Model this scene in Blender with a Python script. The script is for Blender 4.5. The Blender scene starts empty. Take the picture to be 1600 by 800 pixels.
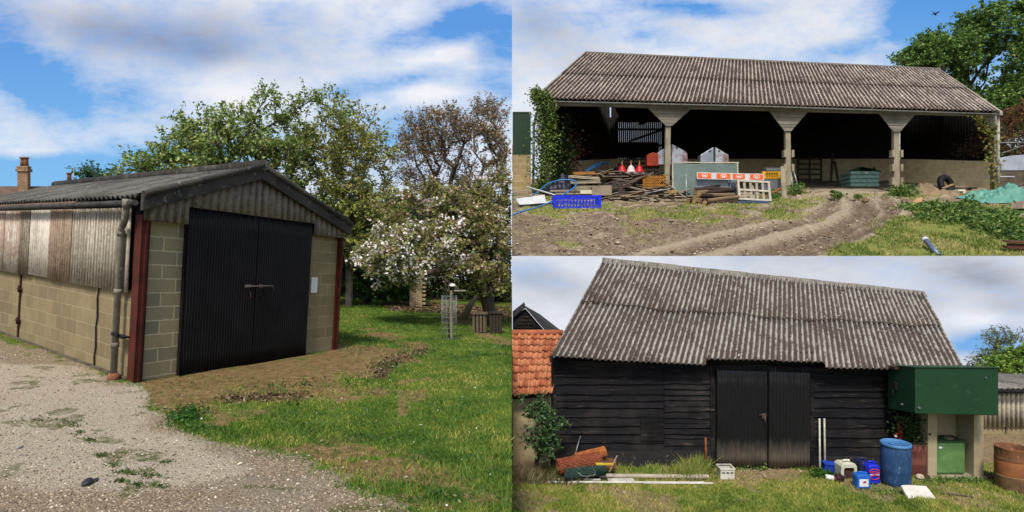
import bpy, math, random
import numpy as np
from mathutils import Vector as V, Matrix, Euler
random.seed(7); RNG = np.random.default_rng(11)
PI = math.pi
SC = bpy.context.scene
COL = SC.collection
F = 900.0

def P(px, py, d):
    """a point of the place: d metres ahead of the eye"""
    return V(((px-800)/F*d, d, (400-py)/F*d))

# ------------------------------------------------------------------ colours, nodes
def S(h):
    o = []
    for i in (0, 2, 4):
        c = int(h[i:i+2], 16)/255
        o.append(c/12.92 if c <= .04045 else ((c+.055)/1.055)**2.4)
    return (*o, 1)

class G:
    """small wrapper round a node tree"""
    def __init__(s, name):
        s.m = bpy.data.materials.new(name); s.m.use_nodes = True
        s.t = s.m.node_tree; s.t.nodes.clear()
        s.out = s.t.nodes.new('ShaderNodeOutputMaterial')
        s._tc = None
    def n(s, typ, ins=None, **props):
        x = s.t.nodes.new('ShaderNode'+typ)
        for k, v in props.items(): setattr(x, k, v)
        for k, v in (ins or {}).items():
            if isinstance(v, bpy.types.NodeSocket): s.t.links.new(v, x.inputs[k])
            else: x.inputs[k].default_value = v
        return x
    def tc(s, which):
        if s._tc is None: s._tc = s.n('TexCoord')
        return s._tc.outputs[which]
    obj = property(lambda s: s.tc('Object'))
    uv = property(lambda s: s.tc('UV'))
    def noise(s, scale, vec=None, detail=4, rough=.55, w=0, dist=0):
        x = s.n('TexNoise', {'Vector': vec or s.obj, 'Scale': scale, 'Detail': detail, 'Roughness': rough, 'W': w, 'Distortion': dist}, noise_dimensions='4D')
        return x.outputs['Fac']
    def vor(s, scale, vec=None, out='Color', feature='F1'):
        return s.n('TexVoronoi', {'Vector': vec or s.obj, 'Scale': scale}, feature=feature).outputs[out]
    def attr(s, name): return s.n('Attribute', attribute_name=name).outputs['Fac']
    def mth(s, op, a, b=0., c=None, clamp=False):
        x = s.n('Math', {0: a, 1: b}, operation=op, use_clamp=clamp)
        if c is not None:
            if isinstance(c, bpy.types.NodeSocket): s.t.links.new(c, x.inputs[2])
            else: x.inputs[2].default_value = c
        return x.outputs[0]
    def rng(s, v, a, b, c=0., d=1.):
        return s.n('MapRange', {'Value': v, 'From Min': a, 'From Max': b, 'To Min': c, 'To Max': d}).outputs[0]
    def mix(s, f, a, b, mode='MIX'):
        x = s.n('Mix', {0: f, 6: a, 7: b}, data_type='RGBA', blend_type=mode)
        return x.outputs[2]
    def ramp(s, f, stops):
        x = s.n('ValToRGB', {'Fac': f}); r = x.color_ramp
        while len(r.elements) > 1: r.elements.remove(r.elements[-1])
        r.elements[0].position, r.elements[0].color = stops[0]
        for p, c in stops[1:]:
            e = r.elements.new(p); e.color = c
        return x.outputs[0]
    def mapp(s, vec, scale=(1,1,1), loc=(0,0,0)):
        return s.n('Mapping', {'Vector': vec, 'Scale': scale, 'Location': loc}).outputs[0]
    def sep(s, vec): return s.n('SeparateXYZ', {0: vec}).outputs
    def bump(s, h, strength=.5, dist=.01):
        return s.n('Bump', {'Height': h, 'Strength': strength, 'Distance': dist}).outputs[0]
    def pbr(s, col, rough=.8, metal=0., normal=None, spec=.3):
        b = s.n('BsdfPrincipled', {'Base Color': col, 'Roughness': rough, 'Metallic': metal, 'Specular IOR Level': spec})
        if normal is not None: s.t.links.new(normal, b.inputs['Normal'])
        s.t.links.new(b.outputs[0], s.out.inputs[0]); return s.m
    def leaf(s, col, trans=.35, rough=.6):
        d = s.n('BsdfPrincipled', {'Base Color': col, 'Roughness': rough, 'Specular IOR Level': .25})
        t = s.n('BsdfTranslucent', {'Color': col})
        m = s.n('MixShader', {0: trans, 1: d.outputs[0], 2: t.outputs[0]})
        s.t.links.new(m.outputs[0], s.out.inputs[0]); return s.m

def worn(name, a, b, scale=3., rough=.7, metal=0., bump=.15, speck=None, lo=.35, hi=.65, stretch=(1,1,1), spec=.3, fine=40):
    """two tones of one surface mixed by noise, with optional specks of a third"""
    g = G(name); v = g.mapp(g.obj, stretch)
    f = g.rng(g.noise(scale, v, 6, .65), lo, hi)
    c = g.mix(f, S(a), S(b))
    if speck:
        f2 = g.rng(g.noise(scale*5, v, 5, .7, 3.1), .58, .68)
        c = g.mix(f2, c, S(speck))
    nf = g.noise(fine, v, 3, .6)
    c = g.mix(g.rng(nf, .3, .7, 0, .25), c, g.mix(.5, c, (.02,.02,.02,1)))
    return g.pbr(c, g.rng(nf, .2, .8, rough-.08, min(1, rough+.1)), metal, g.bump(nf, bump, .01), spec)

def woodm(name, a, b, dark, rough=.85, axis='z', sc=1.):
    g = G(name)
    st = {'x': (.6, 14, 14), 'y': (14, .6, 14), 'z': (14, 14, .6)}[axis]
    v = g.mapp(g.obj, tuple(q*sc for q in st))
    f = g.noise(1.6, v, 6, .7); f2 = g.noise(.9, g.obj, 4, .6, 5.)
    c = g.mix(g.rng(f, .3, .7), S(a), S(b))
    c = g.mix(g.rng(f2, .5, .72, 0, .75), c, S(dark))
    return g.pbr(c, rough, 0, g.bump(f, .5, .01), .15)

def blockm(name, c1, c2, mortar, dirt, bw=.45, bh=.225, ms=.012, bumps=.5, dirtamt=.55):
    g = G(name)
    dv = g.n('TexNoise', {'Vector': g.obj, 'Scale': 9., 'Detail': 3.}).outputs['Color']
    wv = g.n('VectorMath', {0: g.uv, 1: g.n('VectorMath', {0: dv, 3: .022}, operation='SCALE').outputs[0]}, operation='ADD').outputs[0]
    br = g.n('TexBrick', {'Vector': wv, 'Color1': S(c1), 'Color2': S(c2), 'Mortar': S(mortar), 'Scale': 1., 'Mortar Size': ms,
                          'Mortar Smooth': .3, 'Bias': 0., 'Brick Width': bw, 'Row Height': bh})
    n1 = g.noise(2.2, g.obj, 5, .6); n2 = g.noise(60, g.obj, 3, .7); n3 = g.noise(8, g.obj, 5, .7, 2.)
    c = g.mix(g.rng(n1, .42, .7, 0, dirtamt), br.outputs['Color'], S(dirt))
    c = g.mix(g.rng(n3, .5, .75, 0, .35), c, S(c2))
    c = g.mix(g.rng(n2, .3, .7, 0, .5), c, g.mix(.55, c, (.03,.025,.02,1)))
    h = g.mth('ADD', g.mth('MULTIPLY', br.outputs['Fac'], -1.), g.mth('MULTIPLY', n2, .5))
    return g.pbr(c, .92, 0, g.bump(h, bumps, .012), .1)

def corrm(name, light, dark, moss, lichen, valley=.35, cover=.5, sheet=.25, rough=.9, lich=.62, streak=(1.2, .45), blotch=1.):
    """corrugated sheet: u of the UV counts waves, v is metres along the sheet"""
    g = G(name); u, v, _ = g.sep(g.uv)
    val = g.mth('MULTIPLY_ADD', g.mth('COSINE', g.mth('MULTIPLY', u, 2*PI)), -.5, .5)
    wn = g.n('TexWhiteNoise', {'W': g.mth('FLOOR', g.mth('DIVIDE', u, 7.))}, noise_dimensions='1D').outputs[0]
    sv = g.n('CombineXYZ', {0: g.mth('MULTIPLY', u, streak[0]), 1: g.mth('MULTIPLY', v, streak[1]), 2: 0.}).outputs[0]
    n1 = g.noise(1., sv, 6, .7); n2 = g.noise(1.1, g.obj, 5, .65, 4.); n3 = g.noise(14., g.obj, 4, .7, 7.); n4 = g.noise(6, g.obj, 6, .75, 2.)
    f = g.mth('ADD', g.mth('ADD', g.mth('MULTIPLY', val, valley), g.mth('MULTIPLY', n1, .8)), g.mth('MULTIPLY', n2, .7))
    n5 = g.noise(15, g.obj, 5, .8, 12.)
    f = g.mth('ADD', f, g.mth('ADD', g.mth('MULTIPLY', n4, .5*blotch), g.mth('MULTIPLY', n5, .6*blotch)))
    f = g.rng(f, 1.3+.55*blotch-cover-.11, 1.3+.55*blotch-cover+.11)
    base = g.mix(g.rng(n3, .3, .7), S(light), S(dark))
    base = g.mix(g.mth('MULTIPLY', wn, sheet), base, S(dark))
    c = g.mix(f, base, S(moss))
    c = g.mix(g.rng(n4, lich, lich+.06), c, S(lichen))
    return g.pbr(c, rough, 0, g.bump(g.mth('ADD', n3, f), .5, .012), .12)

# ------------------------------------------------------------------ objects
def tag(o, label=None, cat=None, group=None, kind=None):
    if label: o['label'] = label
    if cat: o['category'] = cat
    if group: o['group'] = group
    if kind: o['kind'] = kind
    return o
def thing(name, label, cat, loc, group=None, rz=0):
    o = bpy.data.objects.new(name, None); COL.objects.link(o)
    o.location = loc; o.rotation_euler = (0, 0, rz); o.empty_display_size = .1
    return tag(o, label, cat, group)
def wloc(o):
    p = V((0,0,0))
    while o is not None: p = p + o.location; o = o.parent
    return p
def copy_thing(o, loc, rot=None, label=None, scale=None):
    r = o.copy(); COL.objects.link(r); r.location = loc
    if rot is not None: r.rotation_euler = rot
    if scale is not None: r.scale = scale
    if label: r['label'] = label
    def kids(a, b):
        for ch in list(a.children):
            c = ch.copy(); COL.objects.link(c); c.parent = b
            kids(ch, c)
    kids(o, r); return r

class MB:
    def __init__(s): s.v = []; s.f = []; s.uv = []; s.mi = []; s.sm = []; s.cur = 0
    def face(s, idx, uv=None, smooth=False):
        s.f.append(tuple(idx)); s.uv.append(uv or [(0,0)]*len(idx)); s.mi.append(s.cur); s.sm.append(smooth)
    def poly(s, pts, uv=None):
        b = len(s.v); s.v += [V(p) for p in pts]; s.face(range(b, b+len(pts)), uv)
    def para(s, o, a, b, c, uo=0.):
        """solid with a corner at o and edges a, b, c"""
        o, a, b, c = V(o), V(a), V(b), V(c)
        if a.cross(b).dot(c) < 0: o = o+a; a = -a
        k = len(s.v)
        s.v += [o, o+a, o+a+b, o+b, o+c, o+a+c, o+a+b+c, o+b+c]
        A, B, C = a.length, b.length, c.length
        for q, (x, y) in (((0,3,2,1), (B,A)), ((4,5,6,7), (A,B)), ((0,1,5,4), (A,C)), ((1,2,6,5), (B,C)), ((2,3,7,6), (A,C)), ((3,0,4,7), (B,C))):
            s.face([k+i for i in q], [(uo,0), (uo+x,0), (uo+x,y), (uo,y)])
    def box(s, c, size, rz=0, ry=0, rx=0):
        R = Euler((rx, ry, rz)).to_matrix()
        a, b, d = R@V((size[0],0,0)), R@V((0,size[1],0)), R@V((0,0,size[2]))
        s.para(V(c)-(a+b+d)/2, a, b, d)
    def tube(s, pts, r, n=8, cap=True, smooth=True):
        pts = [V(p) for p in pts]; rs = r if isinstance(r, (list, tuple)) else [r]*len(pts)
        k = len(s.v); ref = None
        for i, p in enumerate(pts):
            t = (pts[min(i+1, len(pts)-1)]-pts[max(i-1, 0)]).normalized()
            if ref is None: ref = t.orthogonal().normalized()
            ref = (ref-t*ref.dot(t)).normalized(); w = t.cross(ref)
            for j in range(n):
                a = 2*PI*j/n; s.v.append(p+(ref*math.cos(a)+w*math.sin(a))*rs[i])
        for i in range(len(pts)-1):
            for j in range(n):
                a, b = k+i*n+j, k+i*n+(j+1) % n
                s.face((a, b, b+n, a+n), [(j/n, i), ((j+1)/n, i), ((j+1)/n, i+1), (j/n, i+1)], smooth)
        if cap:
            s.face([k+j for j in range(n)][::-1]); s.face([k+(len(pts)-1)*n+j for j in range(n)])
    def lathe(s, prof, n=24, M=None, smooth=True, cap=True):
        k = len(s.v); M = M or Matrix.Identity(4)
        for r, z in prof:
            for j in range(n):
                a = 2*PI*j/n; s.v.append(M@V((r*math.cos(a), r*math.sin(a), z)))
        for i in range(len(prof)-1):
            for j in range(n):
                a, b = k+i*n+j, k+i*n+(j+1) % n
                s.face((a, b, b+n, a+n), [(j/n, i), ((j+1)/n, i), ((j+1)/n, i+1), (j/n, i+1)], smooth)
        if cap:
            s.face([k+j for j in range(n)][::-1]); s.face([k+(len(prof)-1)*n+j for j in range(n)])
    def prism(s, outline, ext):
        """outline: points in order; ext: extrusion vector"""
        pts = [V(p) for p in outline]; n = len(pts); k = len(s.v); e = V(ext)
        s.v += pts+[p+e for p in pts]
        o = pts[0]; ax = (pts[1]-o).normalized(); nn = (pts[1]-o).cross(pts[-1]-o).normalized(); ay = nn.cross(ax)
        u = [((p-o).dot(ax), (p-o).dot(ay)) for p in pts]
        s.face(range(k, k+n), u); s.face([k+n+i for i in range(n)][::-1], u[::-1])
        for i in range(n):
            j = (i+1) % n; L = (pts[j]-pts[i]).length
            s.face((k+j, k+i, k+n+i, k+n+j), [(L,0), (0,0), (0,e.length), (L,e.length)])
    def corr(s, bot, top, n, amp, nrm, k=6, nv=2, thick=.012, u0=0., dent=0.):
        """corrugated sheet between two edges given as functions of 0..1"""
        nrm = V(nrm).normalized(); N = n*k; b = len(s.v)
        for lay in (0, 1):
            for j in range(nv+1):
                for i in range(N+1):
                    u = i/N; o = nrm*(amp*math.cos(2*PI*n*u)-lay*thick+(dent*float(fbm(u*3.1+n*.37, j/nv*4.3, 1., n, 3)) if dent else 0))
                    s.v.append(bot(u).lerp(top(u), j/nv)+o)
        R = N+1; Lr = R*(nv+1)
        h = (top(.5)-bot(.5)).length
        for lay in (0, 1):
            for j in range(nv):
                for i in range(N):
                    q = [b+lay*Lr+j*R+i, b+lay*Lr+j*R+i+1, b+lay*Lr+(j+1)*R+i+1, b+lay*Lr+(j+1)*R+i]
                    uv = [(u0+i/k, h*j/nv), (u0+(i+1)/k, h*j/nv), (u0+(i+1)/k, h*(j+1)/nv), (u0+i/k, h*(j+1)/nv)]
                    if lay: q, uv = q[::-1], uv[::-1]
                    s.face(q, uv, True)
        for i in range(N):
            a, c = b+i, b+Lr+i; s.face((c, c+1, a+1, a), [(u0+i/k, 0)]*4)
            a, c = b+nv*R+i, b+Lr+nv*R+i; s.face((a, a+1, c+1, c), [(u0+i/k, h)]*4)
    def xf(s, M): s.v = [M@p for p in s.v]; return s
    def build(s, name, mat, parent=None, loc=None, bevel=0, local=False):
        """local: the vertices are already relative to the thing"""
        me = bpy.data.meshes.new(name)
        base = V((0,0,0)) if local else (wloc(parent) if parent is not None else V(loc if loc is not None else (0,0,0)))
        me.from_pydata([tuple(p-base) for p in s.v], [], s.f)
        for m in (mat if isinstance(mat, (list, tuple)) else [mat]): me.materials.append(m)
        uvl = me.uv_layers.new(name='UVMap')
        flat = [c for f in s.uv for p in f for c in p]
        uvl.data.foreach_set('uv', flat)
        me.polygons.foreach_set('material_index', s.mi); me.polygons.foreach_set('use_smooth', s.sm)
        me.update()
        o = bpy.data.objects.new(name, me); COL.objects.link(o)
        if parent is not None: o.parent = parent
        elif loc is not None: o.location = loc
        if bevel:
            b = o.modifiers.new('edge', 'BEVEL'); b.width = bevel; b.segments = 2; b.limit_method = 'ANGLE'
        return o

def npmesh(name, verts, faces, mat, parent=None, attrs=None, loc=None, smooth=False):
    """quad or triangle mesh from arrays; attrs: point attributes"""
    base = np.array(wloc(parent) if parent is not None else (loc if loc is not None else (0,0,0)), float)
    verts = np.asarray(verts, float)-base; faces = np.asarray(faces, np.int32)
    me = bpy.data.meshes.new(name); k = faces.shape[1]
    me.vertices.add(len(verts)); me.vertices.foreach_set('co', verts.astype(np.float32).ravel())
    me.loops.add(faces.size); me.loops.foreach_set('vertex_index', faces.ravel())
    me.polygons.add(len(faces)); me.polygons.foreach_set('loop_start', np.arange(len(faces), dtype=np.int32)*k)
    if smooth: me.polygons.foreach_set('use_smooth', np.ones(len(faces), bool))
    for nme, a in (attrs or {}).items():
        me.attributes.new(nme, 'FLOAT', 'POINT').data.foreach_set('value', np.asarray(a, np.float32))
    me.materials.append(mat); me.update(calc_edges=True); me.validate()
    o = bpy.data.objects.new(name, me); COL.objects.link(o)
    if parent is not None: o.parent = parent
    elif loc is not None: o.location = loc
    return o

def vnoise(x, y, sc, seed=0):
    """smooth value noise, -1..1"""
    x = np.asarray(x, float)*sc; y = np.asarray(y, float)*sc
    xi, yi = np.floor(x), np.floor(y); fx, fy = x-xi, y-yi
    fx, fy = fx*fx*(3-2*fx), fy*fy*(3-2*fy)
    def h(a, b):
        t = np.sin(a*127.1+b*311.7+seed*74.7)*43758.5453
        return t-np.floor(t)
    return 2*((h(xi,yi)*(1-fx)+h(xi+1,yi)*fx)*(1-fy)+(h(xi,yi+1)*(1-fx)+h(xi+1,yi+1)*fx)*fy)-1
def fbm(x, y, sc, seed=0, oct=4):
    return sum(vnoise(x, y, sc*2**i, seed+i)*.5**i for i in range(oct))
def sstep(x, a, b):
    t = np.clip((x-a)/(b-a), 0, 1); return t*t*(3-2*t)
def polydist(px, py, poly):
    """signed distance to a polygon, positive inside"""
    px = np.asarray(px, float); py = np.asarray(py, float)
    d = np.full(px.shape, 1e9); ins = np.zeros(px.shape, bool); n = len(poly)
    for i in range(n):
        ax, ay = poly[i]; bx, by = poly[(i+1) % n]
        ex, ey = bx-ax, by-ay; wx, wy = px-ax, py-ay
        t = np.clip((wx*ex+wy*ey)/(ex*ex+ey*ey+1e-12), 0, 1)
        d = np.minimum(d, np.hypot(wx-ex*t, wy-ey*t))
        if ay != by:
            c = ((ay > py) != (by > py)) & (px < (bx-ax)*(py-ay)/(by-ay)+ax); ins ^= c
    return np.where(ins, d, -d)
def pathdist(px, py, path):
    d = np.full(np.shape(px), 1e9)
    for (ax, ay), (bx, by) in zip(path[:-1], path[1:]):
        ex, ey = bx-ax, by-ay; wx, wy = px-ax, py-ay
        t = np.clip((wx*ex+wy*ey)/(ex*ex+ey*ey+1e-12), 0, 1)
        d = np.minimum(d, np.hypot(wx-ex*t, wy-ey*t))
    return d

# ------------------------------------------------------------------ plants
def leafcloud(name, pts, size, mat, parent=None, loc=None, aspect=.6, flat=0., clip=None, up=0.):
    """many small leaf blades; size is a number or an array of lengths"""
    pts = np.asarray(pts, float)
    if clip is not None: 
        keep = clip(pts); pts = pts[keep]
        if not np.isscalar(size): size = np.asarray(size)[keep]
    n = len(pts)
    a = RNG.normal(size=(n,3)); a[:,2] = a[:,2]*(1-flat)+up
    a /= np.linalg.norm(a, axis=1)[:,None]
    b = RNG.normal(size=(n,3)); b = np.cross(a, b); b /= np.linalg.norm(b, axis=1)[:,None]
    L = (np.ones(n)*size*RNG.uniform(.6, 1.3, n))[:,None]/2
    nrm = np.cross(a, b)
    v = np.stack([pts-a*L, pts+b*L*aspect-a*L*.1+nrm*L*.12, pts+a*L, pts-b*L*aspect-a*L*.1+nrm*L*.12], 1).reshape(-1,3)
    f = np.arange(n*4).reshape(-1,4)
    return npmesh(name, v, f, mat, parent, {'rnd': np.repeat(RNG.uniform(0,1,n), 4)}, loc)

def lump(px, py, d, rx, ry, rd, n, shell=.45, clipx=None):
    """points in an uneven ellipsoid: centre by direction and distance, radii in metres"""
    c = np.array(P(px, py, d)); q = RNG.normal(size=(n,3)); q /= np.linalg.norm(q, axis=1)[:,None]
    r = RNG.uniform(shell, 1, n)**.6
    p = c+q*r[:,None]*np.array([rx, rd, ry])
    return p

def tree(name, label, base, clumps, leaf, bark, r0=.18, size=.16, per=90, sigma=.35, fork=.35, extra=None, clip=None, group=None, cat='tree',
         crown='crown', flat=.2, nfork=3, leafz=None, twig=.6, rmin=.012, ntwig=9):
    clumps = np.asarray(clumps, float); base = np.array(base, float)
    t = thing(name, label, cat, tuple(base), group)
    top = clumps[:,2].max(); cen = clumps.mean(0)
    f = base+(np.array([cen[0], cen[1], top])-base)*fork*np.array([.6, .6, 1])
    nodes = [base, base*.5+f*.5+RNG.normal(size=3)*.08, f]; par = [-1, 0, 1]; plen = [0, 1, 2]
    order = np.argsort(np.linalg.norm(clumps-f, axis=1))
    for i in order:
        c = clumps[i]; N = np.array(nodes[1:])
        d = np.linalg.norm(N-c, axis=1)+.28*np.array(plen[1:])
        d += np.where(N[:,2] > c[2]+.3, 1.2*(N[:,2]-c[2]), 0)
        j = int(np.argmin(d))+1; a = nodes[j]; L = np.linalg.norm(c-a)
        k = max(1, int(L/.9)); prev = j
        for q in range(1, k+1):
            s = q/k; m = a*(1-s)+c*s+np.array([0,0,1])*L*.10*math.sin(PI*s)
            if q < k: m = m+RNG.normal(size=3)*.045*min(L, 2.)/2
            nodes.append(m); par.append(prev); plen.append(plen[prev]+L/k); prev = len(nodes)-1
    cnt = np.zeros(len(nodes)); kids = np.bincount([p for p in par if p >= 0], minlength=len(nodes))
    cnt[kids == 0] = 1
    for i in range(len(nodes)-1, 0, -1): cnt[par[i]] += cnt[i]
    rad = np.maximum(rmin, r0*np.sqrt(cnt/cnt[0]))
    w = MB()
    for i in range(1, len(nodes)):
        j = par[i]; rj = min(rad[j], rad[i]*1.5) if j > 1 else rad[j]
        w.tube([nodes[j], nodes[i]], [rj, rad[i]], 6 if rad[i] > .04 else 4, False)
    # twigs through the crown, each carrying its leaves
    tw = []
    for c in clumps:
        lead = c-f; lead = lead/(np.linalg.norm(lead)+1e-6)
        for _ in range(ntwig):
            q = RNG.normal(size=3)+lead*.9+np.array([0,0,.25]); q /= np.linalg.norm(q); L = sigma*2.1*RNG.uniform(.45, 1.15)
            b = c+RNG.normal(size=3)*sigma*.25; e = b+q*L; mid = b*.5+e*.5+np.array([0,0,L*.08])
            if clip is not None and not clip(np.array([e]))[0]: continue
            w.tube([b, mid, e], [rmin*.8, rmin*.6, rmin*.3], 3, False); tw.append((b, mid, e))
    w.build('trunk', bark, t)
    tb, tm, te = (np.array([q[k] for q in tw]) for k in range(3))
    def along(n, lo=.15, jit=.10):
        k = RNG.integers(0, len(tw), n); s = RNG.uniform(lo, 1.03, n)[:,None]
        p = np.where(s < .5, tb[k]+(tm[k]-tb[k])*s*2, tm[k]+(te[k]-tm[k])*(s*2-1))
        return p+RNG.normal(size=(n,3))*sigma*jit
    leafcloud(crown, along(len(clumps)*per, .15, .16), size, leaf, t, clip=clip, flat=flat)
    for nm, cl, m, sz, pr, sg in (extra or []):
        cl = np.asarray(cl); d = np.min(np.linalg.norm(tb[:,None]-cl[None], axis=2), axis=1); ok = np.where(d < sigma*1.2)[0]
        n = len(cl)*max(2, pr//9); k = ok[RNG.integers(0, len(ok), n)]; s = RNG.uniform(.3, 1., n)[:,None]
        c = tb[k]+(te[k]-tb[k])*s; q = np.repeat(c, 9, 0)+RNG.normal(size=(n*9, 3))*sg
        leafcloud(nm, q, sz, m, t, clip=clip, aspect=.9)
    return t

def leafm(name, cols, trans=.35, rough=.6):
    g = G(name); r = g.attr('rnd'); n = len(cols)
    return g.leaf(g.ramp(r, [(i/(max(1, n-1)), S(c)) for i, c in enumerate(cols)]), trans, rough)

def blades(name, X, Y, Z, h, mat, parent=None, loc=None, w=.006, lean=.5):
    """upright grass blades as tapered triangles"""
    n = len(X); a = RNG.uniform(0, 2*PI, n); h = np.ones(n)*h*RNG.uniform(.5, 1.4, n); w = np.ones(n)*w
    l = RNG.normal(size=(n,2))*lean*h[:,None]
    b = np.stack([X, Y, Z], 1); s = np.stack([np.cos(a)*w, np.sin(a)*w, np.zeros(n)], 1)
    tip = b+np.stack([l[:,0], l[:,1], h], 1)
    v = np.stack([b-s, b+s, tip], 1).reshape(-1,3)
    return npmesh(name, v, np.arange(n*3).reshape(-1,3), mat, parent, {'rnd': np.repeat(np.clip(.5+.30*fbm(X, Y, .8, 21, 2)+.30*fbm(X, Y, 3.6, 23, 2)+RNG.normal(0,.16,n), 0, 1), 3)}, loc)

def stones(name, X, Y, Z, r, mat, loc=None):
    n = len(X); o = np.array([[1,0,0],[-1,0,0],[0,1,0],[0,-1,0],[0,0,1],[0,0,-1]], float)
    q = o[None]*RNG.uniform(.6, 1.2, (n,6,1))*(np.ones(n)*r)[:,None,None]; q[:,:,2] *= .6
    an = RNG.uniform(0, PI, n); c, s = np.cos(an), np.sin(an)
    x = q[:,:,0]*c[:,None]-q[:,:,1]*s[:,None]; y = q[:,:,0]*s[:,None]+q[:,:,1]*c[:,None]
    v = np.stack([x+X[:,None], y+Y[:,None], q[:,:,2]+Z[:,None]], 2).reshape(-1,3)
    t = np.array([[0,2,4],[2,1,4],[1,3,4],[3,0,4],[2,0,5],[1,2,5],[3,1,5],[0,3,5]])
    f = (t[None]+np.arange(n)[:,None,None]*6).reshape(-1,3)
    return npmesh(name, v, f, mat, None, {'rnd': np.repeat(RNG.uniform(0,1,n), 6)}, loc)
# ================================================================== camera, light
cam = bpy.data.objects.new('camera', bpy.data.cameras.new('camera')); COL.objects.link(cam)
cam.data.sensor_width = 36; cam.data.lens = 36*F/1600; cam.rotation_euler = (PI/2, 0, 0); cam.data.clip_end = 600; cam.data.clip_start = .05
SC.camera = cam
SC.view_settings.view_transform = 'Standard'; SC.view_settings.look = 'None'; SC.view_settings.exposure = .15; SC.view_settings.gamma = 1
SC.cycles.use_denoising = True; SC.cycles.max_bounces = 8; SC.cycles.diffuse_bounces = 7; SC.cycles.transparent_max_bounces = 8
SUN_EL, SUN_AZ = math.radians(55), math.radians(188)          # azimuth from +Y, clockwise: behind the eye
sd = V((math.sin(SUN_AZ)*math.cos(SUN_EL), math.cos(SUN_AZ)*math.cos(SUN_EL), math.sin(SUN_EL)))
sun = bpy.data.objects.new('sun', bpy.data.lights.new('sun', 'SUN')); COL.objects.link(sun)
sun.data.energy = 3.5; sun.data.angle = math.radians(9); sun.data.color = (1, .95, .87)
sun.rotation_euler = (-sd).to_track_quat('-Z', 'Y').to_euler(); sun.location = (0, -20, 40)
w = bpy.data.worlds.new('World'); SC.world = w; w.use_nodes = True
nt = w.node_tree; bg = nt.nodes['Background']; sk = nt.nodes.new('ShaderNodeTexSky'); sk.sky_type = 'NISHITA'; sk.sun_disc = False
sk.sun_elevation = SUN_EL; sk.sun_rotation = SUN_AZ; sk.dust_density = 2.5; sk.air_density = 1.0
nt.links.new(sk.outputs[0], bg.inputs[0]); bg.inputs[1].default_value = .15

# ================================================================== skies
def sky(x0, x1, d, z0, z1, cover, grey, name='sky', nx=120, nz=70, seed=0., lowblue='78b4ea', hiblue='3f7fd0', white='f2f4fa', greyc='8e97b0', sc=.1, contrast=2.2, stretch=(1, 1, 1.9), zb=(0, 30), rot=.45):
    """a tall curved backdrop; cover and grey give cloud amount and cloud shade over its surface"""
    xs = np.linspace(x0, x1, nx); zs = np.linspace(z0, z1, nz); X, Z = np.meshgrid(xs, zs)
    Y = np.full(X.shape, float(d))
    v = np.stack([X, Y, Z], 2).reshape(-1,3); i = np.arange(nx*nz).reshape(nz, nx)
    f = np.stack([i[:-1,:-1], i[:-1,1:], i[1:,1:], i[1:,:-1]], 2).reshape(-1,4)
    g = G(name+' air'); vec = g.mapp(g.obj, stretch, (seed, 0, seed*.7))
    n1 = g.noise(sc, vec, 9, .6, seed, .25); vs_ = g.n('Mapping', {'Vector': vec, 'Rotation': (0, rot, 0), 'Scale': (.75, 1, 1.4)}).outputs[0]; n2 = g.noise(sc*3.1, vs_, 10, .70, seed+3, .35); n3 = g.noise(sc*.8, vec, 5, .5, seed+9)
    c = g.mth('ADD', g.attr('cover'), g.mth('MULTIPLY', g.mth('SUBTRACT', g.mth('ADD', g.mth('MULTIPLY', n1, .5), g.mth('MULTIPLY', n2, .5)), .5), contrast))
    c = g.rng(c, .12, 1.0)
    zz = g.sep(g.obj)[2]
    blue = g.mix(g.rng(zz, zb[0], zb[1]), S(lowblue), S(hiblue))
    gr = g.mth('ADD', g.attr('grey'), g.mth('MULTIPLY', g.mth('SUBTRACT', g.mth('ADD', g.mth('MULTIPLY', n3, .5), g.mth('MULTIPLY', n2, .5)), .5), 1.3))
    cl = g.mix(g.rng(gr, .0, 1.), S(white), S(greyc))
    e = g.n('Emission', {0: g.mix(c, blue, cl), 1: .92})
    g.t.links.new(e.outputs[0], g.out.inputs[0])
    px = 800+X/d*F; py = 400-Z/d*F
    o = npmesh(name, v, f, g.m, None, {'cover': cover(px, py).ravel(), 'grey': grey(px, py).ravel()})
    return tag(o, kind='structure')
def blob(px, py, cx, cy, rx, ry, a, rot=0.):
    c, s = math.cos(rot), math.sin(rot); x = px-cx; y = py-cy
    return a*np.exp(-(((x*c+y*s)/rx)**2+((-x*s+y*c)/ry)**2))
def coverL(px, py):
    r = .85+0*px
    for q in ((60,130,100,55,-.95,.45), (210,150,60,34,-.55,.3), (110,262,230,30,-1.0,-.03), (330,235,120,26,-.5,-.1), (560,140,70,16,-.55,-.15), (620,205,110,35,-.55,0), (700,45,80,28,-.75,-.5),
              (780,60,60,60,-.75,0), (770,140,70,28,-.5,0), (620,60,45,16,-.45,-.5), (655,118,50,12,-.5,-.2), (5,70,50,60,-.35,0), (450,20,60,20,-.25,0), (150,290,200,25,-.6,0), (60,235,70,14,.6,0), (700,82,70,16,.6,-.2), (690,145,70,14,.5,0), (740,105,50,14,.4,0)):
        r = r+blob(px, py, *q)
    return r-.06
def greyL(px, py):
    return .08+sum(blob(px, py, *q) for q in ((230,55,170,42,.75,.1), (320,85,70,24,.4,.1), (420,40,120,40,.25,0), (30,30,120,50,.25,0), (560,90,100,30,.12,0)))
sky(-130, 8, 75., -12, 62, coverL, greyL, sc=.095, contrast=2.3, zb=(8, 30), lowblue='84c0f0', hiblue='5f9ae0', stretch=(1, 1, 1.35))

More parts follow.
